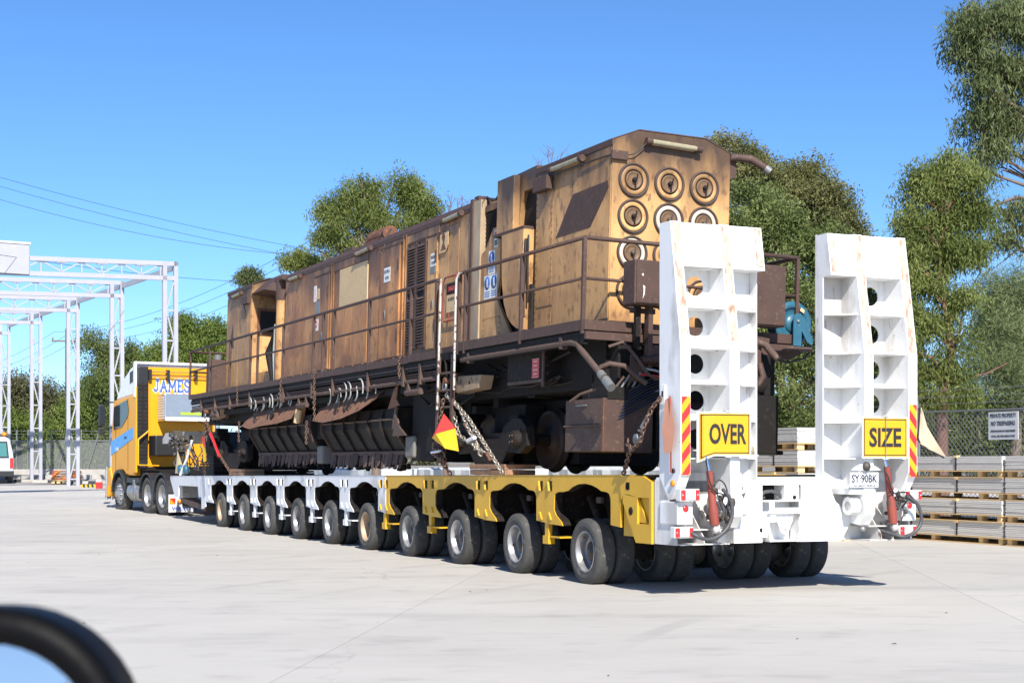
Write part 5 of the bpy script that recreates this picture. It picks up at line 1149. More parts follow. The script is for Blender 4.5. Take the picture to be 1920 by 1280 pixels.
door(11.36,12.28,3.12,4.88,M_rusty,11.75,3.75); door(7.62,8.55,3.12,4.94,M_rusty,8.28,3.85); door(6.38-.42,6.36,3.14,4.86,M_tan,6.12,3.82)
for y in (11.20, 7.42):
    m = MB(); m.box(HX0-.021,HX0+.0,y-.08,y-.05,3.06,5.06); lobj('hood_post', m, M_rusty, D); lobj('hood_post', MB().box(HX0-.021,HX0+.0,y+.05,y+.08,3.06,5.06), M_rusty, D)
m = MB(); m.box(HX0-.03,HX0+.06,4.30,4.62,3.04,5.15); lobj('corner_post', m, M_post, D)
m = MB(); m.box(HX0-.05,HX0+.02,4.56,4.64,3.04,5.19); lobj('corner_post', m, M_brown, D)
m = MB(); m.box(.60,2.1,4.285,4.309,3.05,5.14); lobj('end_wall', m, M_tan, D)
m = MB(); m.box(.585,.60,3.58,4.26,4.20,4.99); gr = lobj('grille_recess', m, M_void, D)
m = MB(); m.box(.56,.60,3.58,4.27,4.96,5.05); lobj('grille_header', m, M_rusty, D)
m = MB()
for k in range(22):
    z = 4.30+k*.031
    for j in range(9):
        y = 3.60+j*.07+(k%2)*.035; m.bar((.57,y,z),(.57,y+.035,z+.031),.005,.006,up=(1,0,0)); m.bar((.57,y+.07,z),(.57,y+.035,z+.031),.005,.006,up=(1,0,0))
lobj('grille_mesh', m, M_grime2, D)
# louvred doors
for y0, y1 in ((6.84,7.22),(6.42,6.80)):
    l = lobj('louvre_door', MB().box(HX0-.022,HX0-.002,y0,y1,3.18,4.86), M_rusty, D)
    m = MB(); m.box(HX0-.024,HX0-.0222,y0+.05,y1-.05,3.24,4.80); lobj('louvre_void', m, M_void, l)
    m = MB(); z = 3.25
    while z < 4.79:
        if not 3.98 < z < 4.06: m.add([(HX0-.025,y0+.05,z+.034),(HX0-.025,y1-.05,z+.034),(HX0-.050,y1-.05,z),(HX0-.050,y0+.05,z),(HX0-.025,y0+.05,z+.040),(HX0-.025,y1-.05,z+.040),(HX0-.053,y1-.05,z+.006),(HX0-.053,y0+.05,z+.006)],[(0,3,2,1),(4,5,6,7),(0,1,5,4),(1,2,6,5),(2,3,7,6),(3,0,4,7)])
        z += .046
    o_ = lobj('louvre_slats', m, M_brownlt, l); o_['kind'] = 'stuff'
    m = MB(); m.box(HX0-.04,HX0-.02,y0-.01,y1+.01,4.86,4.88); m.box(HX0-.04,HX0-.02,y0-.01,y0+.04,3.18,4.86); m.box(HX0-.04,HX0-.02,y1-.04,y1+.01,3.18,4.86); lobj('louvre_frame', m, M_brown, l)
# hood sill with pale wear marks
y = 4.66
while y < 14.2:
    m = MB(); m.box(HX0-.05,HX0-.005,y,min(y+.42,14.25),3.0,3.10); lobj('sill_segment', m, M_brown, D)
    if y > 6.5: m = MB(); m.box(HX0-.045,HX0-.005,y+.42,min(y+.52,14.25),3.0,3.10); lobj('sill_segment', m, M_tan, D)
    y += .52
# roof details
m = MB(); m.tube([(.80,8.9,5.31),(.80,9.75,5.31)], .14, 14); m.box(.62,.98,8.95,9.7,5.17,5.24); rf_ = lobj('roof_drum', m, M_rust, D)
m = MB(); m.tube([(.66,8.95,5.32),(.56,8.8,5.18),(.50,8.7,4.98)], .010, 5); m.tube([(.66,8.5,5.32),(.54,8.4,5.15),(.49,8.38,4.90)], .010, 5); lobj('drain_cable', m, M_black, D)
m = MB(); m.box(.62,.9,10.4,10.9,5.17,5.26); m.box(.55,.7,4.5,4.66,5.17,5.24); m.tube([(.56,5.0,5.04),(.60,4.7,5.22),(.62,4.5,5.2)], .010, 5); lobj('roof_vent', m, M_brown, D)
# ---- stickers and plates
def plate(y, z, w, h, mt, nm, lines=(), x=HX0-.032, tcol=None, rear=None):
    """printed plate on the near side, or on the end wall when rear=(x, y)"""
    if rear is None:
        p = lobj(nm, MB().box(x-.004,x,y-w/2,y+w/2,z-h/2,z+h/2), mt); F = lambda dy, dz_: face_side(x-.0055, y+dy, z+dz_)
    else:
        xx, yy = rear; p = lobj(nm, MB().box(xx-w/2,xx+w/2,yy-.004,yy,z-h/2,z+h/2), mt); F = lambda dx, dz_: face_rear(xx-dx, yy-.0055, z+dz_)
    for s, dz_, tw, th_, col in lines: lobj('printed_text', text_mb(s, tw, th_, .01, .0008).xf(F(0, dz_)), col, p)
    return p, F
plate(8.18,4.50,.30,.24,M_signwhite,'room_sign',[('ELECTRICAL',.055,.26,.05,M_signblk),('ROOM',-.05,.16,.05,M_signblk)])
plate(6.10,4.50,.22,.20,M_signwhite,'room_sign',[('ENGINE',.04,.18,.05,M_signblk),('ROOM',-.045,.13,.045,M_signblk)]); plate(6.12,4.34,.20,.09,M_steel,'label_plate')
plate(12.18,4.58,.16,.30,M_signwhite,'warning_label',[('!',0,.03,.2,M_signred)]); plate(11.98,4.56,.14,.20,M_patch,'label_plate'); plate(12.02,4.30,.26,.24,M_steel,'label_plate'); plate(12.05,3.98,.22,.22,M_signwhite,'prohibition_label')
m = MB(); m.lathe([(.045,-.002),(.065,-.002),(.065,.002),(.045,.002)], (HX0-.040,12.05,4.0), 'x', 16); lobj('prohibition_ring', m, M_signred)
plate(5.33,3.98,.36,.16,M_grime2,'danger_sign',[('DANGER',0,.24,.07,M_signred)]); plate(5.33,3.76,.36,.26,M_patch,'danger_panel',[('NO ENTRY',.06,.24,.05,M_signblk)])
m = MB(); m.tube([(HX0-.05,5.55,4.16),(HX0-.05,5.10,4.16),(HX0-.05,5.06,4.08),(HX0-.05,5.06,3.50),(HX0-.05,5.56,3.50),(HX0-.05,5.62,3.6),(HX0-.05,5.62,4.08),(HX0-.05,5.55,4.16)], .012, 6); m.tube([(HX0-.05,5.38,3.62),(HX0-.05,5.38,3.5)], .01, 5); lobj('red_rope_loop', m, plain('dull_red_rope', (.26,.05,.04), .8))
m = MB(); m.prism([(5.86,4.56),(5.60,4.56),(5.50,4.66),(5.50,4.86),(5.84,4.84)], 'x', HX0-.036, HX0-.031); pp = lobj('painted_emblem_plate', m, M_patch)
m = MB(); m.prism([(5.80,4.60),(5.58,4.60),(5.66,4.70),(5.62,4.80),(5.70,4.90),(5.76,4.80),(5.70,4.72)], 'x', HX0-.040, HX0-.037); lobj('worn_marking', m, M_rust, pp)
# safety stickers on the end wall beside the grille
for yy, z, kind in ((3.90,4.20,0),(4.035,3.86,1),(3.805,3.86,1)):
    p, F = plate(yy,z,.22,.33,M_signwhite,'safety_sticker',x=.519)
    m = MB(); m.lathe([(.001,-.002),(.092,-.002),(.092,.001)], (.513,yy,z+.06), 'x', 20); d_ = lobj('blue_disc', m, M_signblue, p)
    m = MB(); m.box(.5095,.5105,yy-.022,yy+.018,z+.01,z+.12); m.box(.5095,.5105,yy-.045,yy+.018,z+.0,z+.03); lobj('white_symbol', m, M_signwhite, p)
    m = MB()
    for k in range(3): m.box(.5135,.5145,yy-.085,yy+.085,z-.075-k*.03,z-.062-k*.03)
    lobj('small_print', m, M_signblue, p)
p, F = plate(3.76,4.52,.13,.24,M_signwhite,'narrow_label',x=.519)
m = MB(); m.box(.512,.5145,3.71,3.81,4.57,4.62); lobj('red_band', m, M_signred, p)
m = MB(); m.box(.512,.5145,3.71,3.81,4.42,4.50); lobj('green_band', m, plain('dull_green_print', (.10,.16,.10), .6), p)
lobj('rivet_row', rivets(4.15,3.60,3.42,3.42,9,x=.519,r=.010), M_brown, kind='stuff'); lobj('rivet_row', rivets(4.15,4.15,3.40,3.12,5,x=.519,r=.010), M_brown, kind='stuff'); lobj('rivet_row', rivets(3.60,3.60,3.40,3.12,5,x=.519,r=.010), M_brown, kind='stuff')
# ---- front cab beyond the hood, with the broken window
E_ = lobj('front_cab', MB().prism(gable(5.28,5.42,.38,HX0,HX1,3.0), 'y', 16.93, 19.05), M_tan, bevel=.01)
m = MB(); m.prism([(HX0-.012,5.21),(HX0-.012,5.29),(HX0+.375,5.437),(HX1-.375,5.437),(HX1+.012,5.29),(HX1+.012,5.21),(HX1+.004,5.21),(HX1+.004,5.275),(HX1-.38,5.424),(HX0+.38,5.424),(HX0-.004,5.275),(HX0-.004,5.21)], 'y', 16.90, 19.07); lobj('roof_flashing', m, M_brown, E_)
m = MB(); m.prism([(HX0-.02,5.05),(HX0+.36,5.40),(1.75,5.40),(HX1,5.05),(1.9,5.02),(.9,5.02)], 'y', 15.85, 16.925); lobj('cab_canopy', m, M_brown, E_)
m = MB(); m.box(.66,1.22,16.90,16.929,4.18,4.76); wf = lobj('window_frame', m, M_rust, E_)
m = MB(); m.box(.72,1.15,16.892,16.899,4.25,4.70); lobj('broken_window', m, M_void, wf)
for y0, y1 in ((18.0,19.03),(16.96,17.98)): lobj('side_panel', MB().box(HX0-.012,HX0-.001,y0,y1,3.10,5.12), M_tan, E_)
m = MB(); m.prism([(18.75,3.98),(18.35,3.98),(18.5,4.55)], 'x', HX0-.015, HX0-.0125); lobj('painted_shadow_triangle', m, M_brown, E_)  # cast shadow painted on the panel as a dark brown triangle
m = MB(); m.box(HX0-.10,HX0-.012,16.95,17.45,4.86,5.02); m.tube([(HX0-.08,17.4,4.95),(HX0-.05,17.3,4.75),(HX0-.03,17.35,4.55)], .012, 5); lobj('junction_box', m, M_brown, E_)
m = MB(); m.tube([(.60,14.75,3.05),(.60,14.75,4.75)], .13, 14); st = lobj('exhaust_stack', m, M_tan)
m = MB(); m.tube([(.60,14.75,4.72),(.60,14.75,5.14)], .145, 14); m.box(.48,.72,14.4,15.0,5.1,5.16); lobj('stack_collar', m, M_brown, st)
m = MB(); m.tube([(.62,15.4,3.05),(.60,15.5,3.35),(.62,15.8,3.7),(.66,15.6,3.95),(.62,15.3,4.2)], [.05,.07,.08,.07,.03], 8); lobj('torn_hose', m, M_grime2)
m = MB(); m.tube([(.60,15.2,3.05),(.58,15.25,3.6),(.56,15.1,4.25)], .03, 6); lobj('bent_lever', m, M_cablegrey)
m = MB(); m.box(.7,2.1,14.3,16.9,3.0,3.35); lobj('cab_step_box', m, M_tan)
m = MB(); m.box(.2,2.6,19.07,19.6,3.0,3.75); m2 = lobj('front_locker', m, M_brown, bevel=.01)
# ---- walkway, kick plates, railings
m = MB(); m.box(-.12,2.74,-.28,19.62,2.80,2.90); lobj('walkway_deck', m, M_grime)
def kick(y0, y1, z0, z1, x=-.165):
    lobj('kick_plate', MB().box(x,x+.012,y0,y1,z0,z1), M_brown)
kick(-.30,1.44,2.88,3.0); kick(1.45,3.44,2.88,3.0); kick(4.20,5.30,2.84,2.95)
y = 5.31
while y < 19.6: kick(y, min(y+2.2,19.66), 2.83, 2.935); y += 2.21
m = MB(); m.box(-.14,-.10,-.30,3.40,2.72,2.86); lobj('black_side_beam', m, M_grime); m = MB(); m.box(-.13,-.10,4.2,19.6,2.70,2.82); lobj('black_side_beam', m, M_grime)
for z0, z1, y in ((2.885,3.0,-.312),(2.775,2.865,-.35)):
    for x0, x1 in ((-.15,.86),(1.05,2.77)): lobj('end_plank', MB().box(x0,x1,y,y+.04,z0,z1), M_brown)
def railing(pts, posts, name='railing'):
    m = MB()
    for z in (3.94,): m.tube([(p[0],p[1],z) for p in pts], .026, 8)
    r = lobj(name, m, M_brown)
    m = MB(); m.tube([(p[0],p[1],3.475) for p in pts], .019, 8); lobj('mid_rail', m, M_brown, r)
    for p in posts:
        m = MB(); m.box(p[0]-.022,p[0]+.022,p[1]-.022,p[1]+.022,2.84,3.93); lobj('rail_post', m, M_brown, r)
    return r
railing([(-.15,4.24,0),(-.15,19.70,0),(1.2,19.70,0)], [(-.15,y) for y in (19.70,17.8,16.0,14.35,13.8,12.0,10.1,9.55,8.96,7.15,5.29,4.28)]+[(1.2,19.7)])
railing([(-.15,3.44,0),(-.15,-.27,0),(2.77,-.27,0),(2.77,3.5,0)], [(-.15,3.44),(-.15,3.22),(-.15,1.42),(-.15,-.27),(2.77,-.27),(2.77,1.4),(2.77,3.4)])
railing([(2.77,4.3,0),(2.77,19.7,0),(1.2,19.72,0)], [(2.77,y) for y in (5.3,8,11,14,17,19.7)])
M_worn = mat('chipped_white_tube', (.55,.53,.50), (.40,.35,.30), .5, scale=8, amount=.7, spots=(.10,.06,.045), spot_scale=12, spot_lo=.54, spot_hi=.60, bump=.001)
for yb, s in ((4.00,1),(3.36,-1)):
    m = MB(); m.tube([(-.17,yb+.08*s,3.94),(-.20,yb+.02*s,3.93),(-.22,yb-.03*s,3.85),(-.22,yb-.04*s,3.7),(-.22,yb-.03*s,2.6),(-.22,yb-.02*s,2.1 if s > 0 else 2.35)], .017, 8); lobj('grab_rail', m, M_worn)
# ladder
lad = lobj('ladder', MB().box(-.20,-.16,4.03,4.10,1.62,2.84), M_brownlt)
lobj('ladder_stile', MB().box(-.20,-.16,3.50,3.57,1.62,2.84), M_brown, lad)
for z in (1.68,1.90,2.13,2.36,2.60): lobj('ladder_rung', MB().tube([(-.18,3.57,z),(-.18,4.03,z)], .016, 6), M_brownlt, lad)
m = MB(); m.bar((-.10,4.0,2.8),(-.10,3.6,1.7),.05,.02); lobj('ladder_brace', m, M_grime2, lad)
# ---- pipe runs along the side
for z, r, x in ((2.755,.034,-.10),(2.665,.014,-.09),(2.632,.013,-.09),(2.60,.013,-.09),(2.56,.030,-.10)):
    m = MB(); m.tube([(x,4.3,z),(x,19.66,z-.0)], r, 8); lobj('side_pipe', m, M_brownlt if r > .02 else M_brown)
for y in (18.6,17.3,16.0,14.4,12.0,10.2,9.0,7.2,5.6,4.9):
    m = MB(); m.box(-.15,-.06,y-.03,y+.03,2.50,2.80); lobj('pipe_bracket', m, M_brownlt)
m = MB(); m.tube([(-.12,3.36,2.76),(-.12,.05,2.76),(-.12,-.10,2.73),(-.14,-.22,2.66),(-.14,-.90,2.245)], .036, 10); bp_ = lobj('bent_side_pipe', m, M_brownlt)
m = MB(); m.tube([(-.14,-.72,2.36),(-.14,-.80,2.31)], .048, 10); m.tube([(-.14,-.84,2.285),(-.14,-.98,2.19)], .052, 10); lobj('pipe_coupling', m, M_steel, bp_)
for y in (3.1,.3): lobj('pipe_bracket', MB().box(-.15,-.07,y-.035,y+.035,2.70,2.84), M_brownlt)
for y in (17.4,10.8,5.2):
    lp = lobj('drain_bottle', MB().tube([(-.11,y+.3,2.40),(-.11,y-.3,2.40)], .045, 8), M_brownlt)
    for k in (.22,-.22): lobj('bottle_hanger', MB().prism([(y+k-.07,2.42),(y+k+.07,2.42),(y+k,2.56)], 'x', -.13, -.10), M_brownlt, lp)
# ---- underframe, bogies
m = MB(); m.box(.25,2.4,-.1,19.4,2.25,2.80); lobj('main_frame', m, M_grime)
m = MB(); m.box(.02,.25,4.3,19.2,2.42,2.52); m.box(.05,.25,4.3,19.2,2.62,2.78); lobj('side_sill', m, M_grime)
g = random.Random(4)
m = MB()
for k in range(70):
    y = g.uniform(.2,19); x = g.uniform(.02,.35); z = g.uniform(2.3,2.72); l = g.uniform(.3,1.6); m.tube([(x,y,z),(x+g.uniform(-.05,.05),y+l*.5,z-g.uniform(0,.12)),(x,y+l,z+g.uniform(-.08,.08))], g.uniform(.008,.022), 5)
lobj('pipe_clutter', m, M_grime2, kind='stuff')
m = MB()
for k in range(60):
    y = g.uniform(.2,19); x = g.uniform(.15,.4); z = g.uniform(1.75,2.45); s = g.uniform(.05,.22); m.box(x,x+.25,y,y+s*1.4,z,z+s)
lobj('underfloor_units', m, M_grime, kind='stuff')
m = MB(); m.box(.55,2.2,4.6,15.0,1.75,2.25); m.box(.9,1.9,.2,19,1.9,2.25); lobj('inner_machinery', m, M_grime)
M_railwheel = mat('dark_rusty_wheel', (.045,.028,.021), (.022,.015,.012), .65, scale=8, amount=.9, bump=.003)
def bogie(yc, nm):
    fz = dz(yc)+.015
    b = lobj('bogie', MB().prism([(yc-1.22,fz+.34),(yc-1.18,fz+.58),(yc-1.02,fz+.68),(yc-.80,fz+.70),(yc-.50,fz+.60),(yc-.38,fz+.44),(yc+.38,fz+.44),(yc+.50,fz+.60),(yc+.80,fz+.70),(yc+1.02,fz+.68),(yc+1.18,fz+.58),(yc+1.22,fz+.34),(yc+1.0,fz+.24),(yc+.62,fz+.26),(yc+.45,fz+.10),(yc-.45,fz+.10),(yc-.62,fz+.26),(yc-1.0,fz+.24)], 'x', .14, .26), M_grime2)
    lobj('bogie_frame', MB().prism([(yc-1.5,fz+.40),(yc-1.0,fz+.70),(yc+1.0,fz+.70),(yc+1.5,fz+.40),(yc+1.1,fz+.2),(yc-1.1,fz+.2)], 'x', 2.16, 2.28), M_grime, b)
    for dy in (-.95,.95):
        for x, s in ((.60,1),(2.02,-1)):
            m = MB(); m.lathe([(.001,-.02),(.10,-.02),(.13,.02),(.30,.035),(.345,-.02),(.375,-.045),(.385,.02),(.39,.05),(.42,.07),(.415,.095),(.37,.10),(.30,.08),(.12,.09),(.001,.09)], (0,0,0), 'x', 40)
            m.xf(Matrix.Translation((x,yc+dy,fz+.425)) @ Matrix.Diagonal((s,1,1,1))); lobj('rail_wheel', m, M_railwheel, b)
        m = MB(); m.tube([(.4,yc+dy,fz+.425),(2.2,yc+dy,fz+.425)], .08, 10); lobj('wheel_axle', m, M_grime2, b)
        m = MB(); m.lathe([(.001,-.10),(.09,-.10),(.11,-.07),(.12,.0),(.13,.10)], (.14,yc+dy,fz+.425), 'x', 18); ab = lobj('axle_box', m, M_grime2, b)
        for q in range(4):
            a_ = q*math.pi/2+.7; lobj('axle_bolt', MB().lathe([(.001,0),(.014,0),(.014,.012),(.001,.012)], (.032,yc+dy+.055*math.cos(a_),fz+.425+.055*math.sin(a_)), 'x', 6), M_rust, ab)
    for dy in (-.30,.0,.30):
        m = MB(); P = [(.24+.09*math.cos(t*.9)*1, yc+dy+.10*math.sin(t*.9), fz+.16+t*.0072) for t in range(36)]; m.tube(P, .018, 6); lobj('coil_spring', m, M_grime2, b)
    m = MB(); m.box(.25,.45,yc-.55,yc+.55,fz+.42,fz+.52); m.box(.24,.30,yc-.5,yc+.5,fz+.08,fz+.14)
    for k in range(4): m.box(.26,.30,yc-.45+.03*k,yc+.45-.03*k,fz+.16+k*.028,fz+.176+k*.028)
    lobj('spring_plank', m, M_brown, b)
    lobj('brake_gear', MB().box(.75,1.9,yc-1.5,yc+1.5,fz+.12,fz+.95), M_grime, b)
    lobj('brake_rigging', MB().box(.45,.72,yc-.50,yc+.50,fz+.10,fz+.9), M_grime, b)
bogie(3.0, 'a'); bogie(16.7, 'b')
# rear lockers, boxes with the red sticker, coupler end
bx_ = lobj('side_cabinet', MB().box(.02,.60,1.08,2.16,2.36,2.84), M_grime2, bevel=.006)
m = MB(); m.box(.012,.019,1.10,2.14,2.36,2.40); m.box(.0,.02,1.06,1.10,2.3,2.84); lobj('cabinet_lip', m, M_brownlt, bx_)
p = lobj('red_label', MB().box(.008,.016,1.20,1.40,2.42,2.66), M_signred, bx_)
m = MB()
for k, w_ in enumerate((.12,.10,.13,.10)): m.box(.004,.0075,1.30-w_/2,1.30+w_/2,2.615-k*.052,2.633-k*.052)
m.box(.0045,.0075,1.205,1.395,2.425,2.432); m.box(.0045,.0075,1.205,1.395,2.650,2.657); lobj('label_print', m, plain('pink_print', (.65,.40,.38), .6), p)
lk = lobj('rear_locker', MB().box(.06,.70,-.44,.53,1.50,2.11), M_brown, bevel=.006)
for z0, z1 in ((1.815,2.10),(1.51,1.785)):
    d_ = lobj('locker_door', MB().box(.045,.0595,-.42,.50,z0,z1), M_brownlt, lk)
m = MB(); m.tube([(.035,-.42,1.80),(.035,.52,1.80)], .012, 6); lobj('locker_hinge', m, M_brownlt, lk)
m = MB(); m.box(.03,.044,-.05,.22,2.03,2.045); lobj('locker_handle', m, M_steel, lk)
m = MB(); m.box(.045,.055,-.455,-.425,1.50,2.11); lobj('locker_edge', m, M_rust, lk)
m = MB(); m.box(.75,2.35,-.45,.60,1.55,2.72); m.box(.3,2.3,-.30,.3,2.2,2.78); m.box(.10,2.3,-.45,.0,2.10,2.24); lobj('end_structure', m, M_grime)
m = MB(); m.box(1.98,2.30,-.62,-.35,1.52,2.22); m.tube([(1.95,-.60,1.55),(2.38,-.60,1.55)], .025, 8); lobj('hanging_unit', m, M_grime)
m = MB(); m.tube([(2.05,-.5,2.86),(2.15,-.55,2.82),(2.20,-.62,2.72),(2.24,-.68,2.65)], .045, 10); pe = lobj('open_pipe_end', m, M_brownlt)
m = MB(); m.prism([(2.30,2.30),(2.02,2.62),(2.05,2.95),(2.30,2.92)], 'y', -.4, -.35); m.box(2.0,2.12,-.5,-.4,2.2,2.8); m.tube([(2.10,-.5,2.6),(2.12,-.55,2.45),(2.05,-.5,2.3)], .04, 8); lobj('hanging_bracket', m, M_brown)
m = MB(); m.tube([(2.02,-.48,2.48),(2.06,-.48,1.9),(2.08,-.48,1.62)], .03, 8); m.lathe([(.001,-.03),(.09,-.03),(.1,0),(.09,.03),(.001,.03)], (2.10,-.52,2.35), 'y', 14); lobj('brake_pipe', m, M_grime2)
# clutter of pipes, valves and blue cables below the rear platform
def wr(name, pts, r, mt, n=8): lobj(name, MB().tube(pts, r, n), mt)
wr('bent_pipe', [(.15,-.35,2.70),(.30,-.42,2.76),(.42,-.5,2.60),(.52,-.6,2.40),(.62,-.62,2.34),(.75,-.62,2.36)], .020, M_brownlt)
wr('bent_pipe', [(.05,-.35,2.46),(.12,-.45,2.50),(.28,-.5,2.48),(.42,-.55,2.36),(.52,-.6,2.28)], .030, M_brownlt)
wr('bent_pipe', [(-.1,-.55,2.20),(-.2,-.35,2.14),(-.25,-.2,2.06)], .018, M_brownlt)
lobj('valve_plate', MB().prism([(.38,2.46),(.38,2.62),(.44,2.62),(.44,2.54),(.50,2.54),(.56,2.60),(.62,2.40),(.50,2.32),(.36,2.30)], 'y', -.46, -.44), M_brownlt)
m = MB(); m.tube([(.50,-.5,2.56),(.78,-.5,2.58)], .045, 10)
for k in range(6): m.tube([(.54+k*.035,-.5,2.56),(.555+k*.035,-.5,2.56)], .052, 10)
lobj('corrugated_sleeve', m, M_brown)
for k in range(5): wr('steel_lever', [(.22+k*.07,-.42,2.24),(.30+k*.07,-.46,2.36+.02*k)], .016, M_steel if k%2 else M_brownlt, 6)
for k in range(9): wr('blue_cable', [(.80,-.62,2.42-.03*k),(.55,-.52,2.32-.035*k),(.28-.02*k,-.40,2.12-.04*k),(.12,-.2,2.0-.05*k)], .011, M_cable if k%3 else M_black, 5)
wr('pale_cable', [(.48,-.55,2.46),(.62,-.6,2.44),(.80,-.62,2.40)], .014, M_cablegrey); wr('red_cable', [(.46,-.55,2.39),(.58,-.6,2.38),(.68,-.6,2.37)], .012, M_red)
# control cabinets, their posts, and the hose reel on the rear platform
def cab(x0, x1, y0, y1, z0, z1):
    c = lobj('control_cabinet', MB().box(x0,x1,y0,y1,z0,z1), M_brown, bevel=.015)
    lobj('cabinet_door', MB().box(x0+.02,x1-.02,y0-.012,y0-.0005,z0+.02,z1-.02), M_brown, c); return c
c1 = cab(.32,.86,-.62,-.34,3.18,3.69); c2 = cab(1.55,2.42,-.55,-.32,3.05,3.78)
m = MB(); m.prism([(.40,3.52),(.42,3.535),(.43,3.515),(.42,3.50)], 'y', -.6335,-.6325); m.prism([(.42,3.40),(.45,3.385),(.445,3.30),(.42,3.24),(.43,3.30),(.43,3.36)], 'y', -.6335, -.6325); lobj('chipped_paint', m, M_signwhite, c1)
m = MB(); m.box(.58,.64,-.50,-.40,2.45,3.18); m.tube([(.61,-.45,2.5),(.61,-.45,2.75)], .05, 10); lobj('cabinet_post', m, M_brown); lobj('cabinet_post', MB().box(.44,.50,-.46,-.40,2.70,3.18), M_grime2)
m = MB(); m.box(.62,.80,-.46,-.40,2.50,2.74); m.box(.38,.70,-.44,-.40,3.10,3.16); lobj('post_bracket', m, M_brown)
m = MB(); m.box(.48,.53,-.42,-.30,2.80,2.99); m.box(.60,.66,-.42,-.30,2.74,2.99); lobj('post_bracket', m, M_brown)
RX_, RY_ = .17, .34
_RM = Matrix.Translation((RX_,RY_,0))
def robj(name, m, mt, parent=None): return lobj(name, m.xf(_RM), mt, parent)
rl = robj('hose_reel', MB().lathe([(.12,.05),(.262,.06),(.275,.045),(.27,.02),(.20,-.0),(.19,.03),(.12,.03)], (2.56,-.62,3.14), 'y', 44), M_reel)
robj('reel_drum', MB().lathe([(.001,.0),(.10,.0),(.12,.03),(.12,.14),(.27,.15),(.275,.17)], (2.56,-.62,3.14), 'y', 30), M_reel, rl)
m = MB(); m.prism([(2.50,2.86),(2.50,3.20),(2.53,3.25),(2.60,3.26),(2.66,3.20),(2.79,2.94),(2.77,2.88),(2.70,2.92),(2.62,3.05),(2.62,2.86)], 'y', -.70, -.688); robj('reel_bracket', m, M_reel, rl)
m = MB(); m.lathe([(.001,0),(.02,0),(.02,.02)], (2.565,-.715,3.16), 'y', 10); robj('reel_hub', m, M_steel, rl)
robj('reel_label', MB().prism([(2.64,3.30),(2.70,3.27),(2.71,3.31),(2.66,3.34)], 'y', -.625,-.62), M_patch, rl)
m = MB(); m.prism([(2.33,2.80),(2.76,2.80),(2.76,2.85),(2.42,2.85)], 'y', -.72, -.35); m.prism([(2.38,2.80),(2.72,2.80),(2.55,2.70),(2.2,2.68)], 'y', -.6, -.4); robj('reel_shelf', m, M_brownlt, rl)
robj('reel_hose', MB().tube([(2.78,-.66,2.93),(2.80,-.66,2.82),(2.72,-.62,2.72),(2.5,-.6,2.66),(2.3,-.55,2.70)], .014, 8), M_black)
# ---- towing lugs on the side with shackles
M_lug = mat('dusty_tan_lug', (.34,.25,.16), (.24,.16,.10), .7, scale=6, amount=.8, spots=(.10,.06,.04), spot_scale=12, bump=.003)
for y, nm in ((2.95,'r'),(17.15,'f')):
    lg = lobj('tow_lug', MB().prism([(y-.02,2.36),(y-.10,2.54),(y+.72,2.56),(y+.78,2.50),(y+.78,2.38),(y+.72,2.32)], 'x', -.06, .14), M_lug, bevel=.012)
    lobj('lug_hole', MB().lathe([(.001,-.002),(.022,-.002),(.022,.002)], (-.061,y+.28,2.45), 'x', 12), M_void, lg)
    lobj('lug_plate', MB().box(-.08,.16,y+.70,y+.82,2.34,2.60), M_brown, lg)
    sh = lobj('shackle', MB().tube([(-.17,y+.90,2.50)]+arc((-.17,y+.90,2.42),.055,.5,-3.6,10)+[(-.17,y+.90,2.50)], .018, 8), M_steel)
    lobj('shackle_pin', MB().tube([(-.20,y+.86,2.50),(.0,y+.86,2.50)], .045, 12), M_rust, sh)
M_cablegreyd = plain('dusty_grey_casing', (.16,.155,.14), .7)
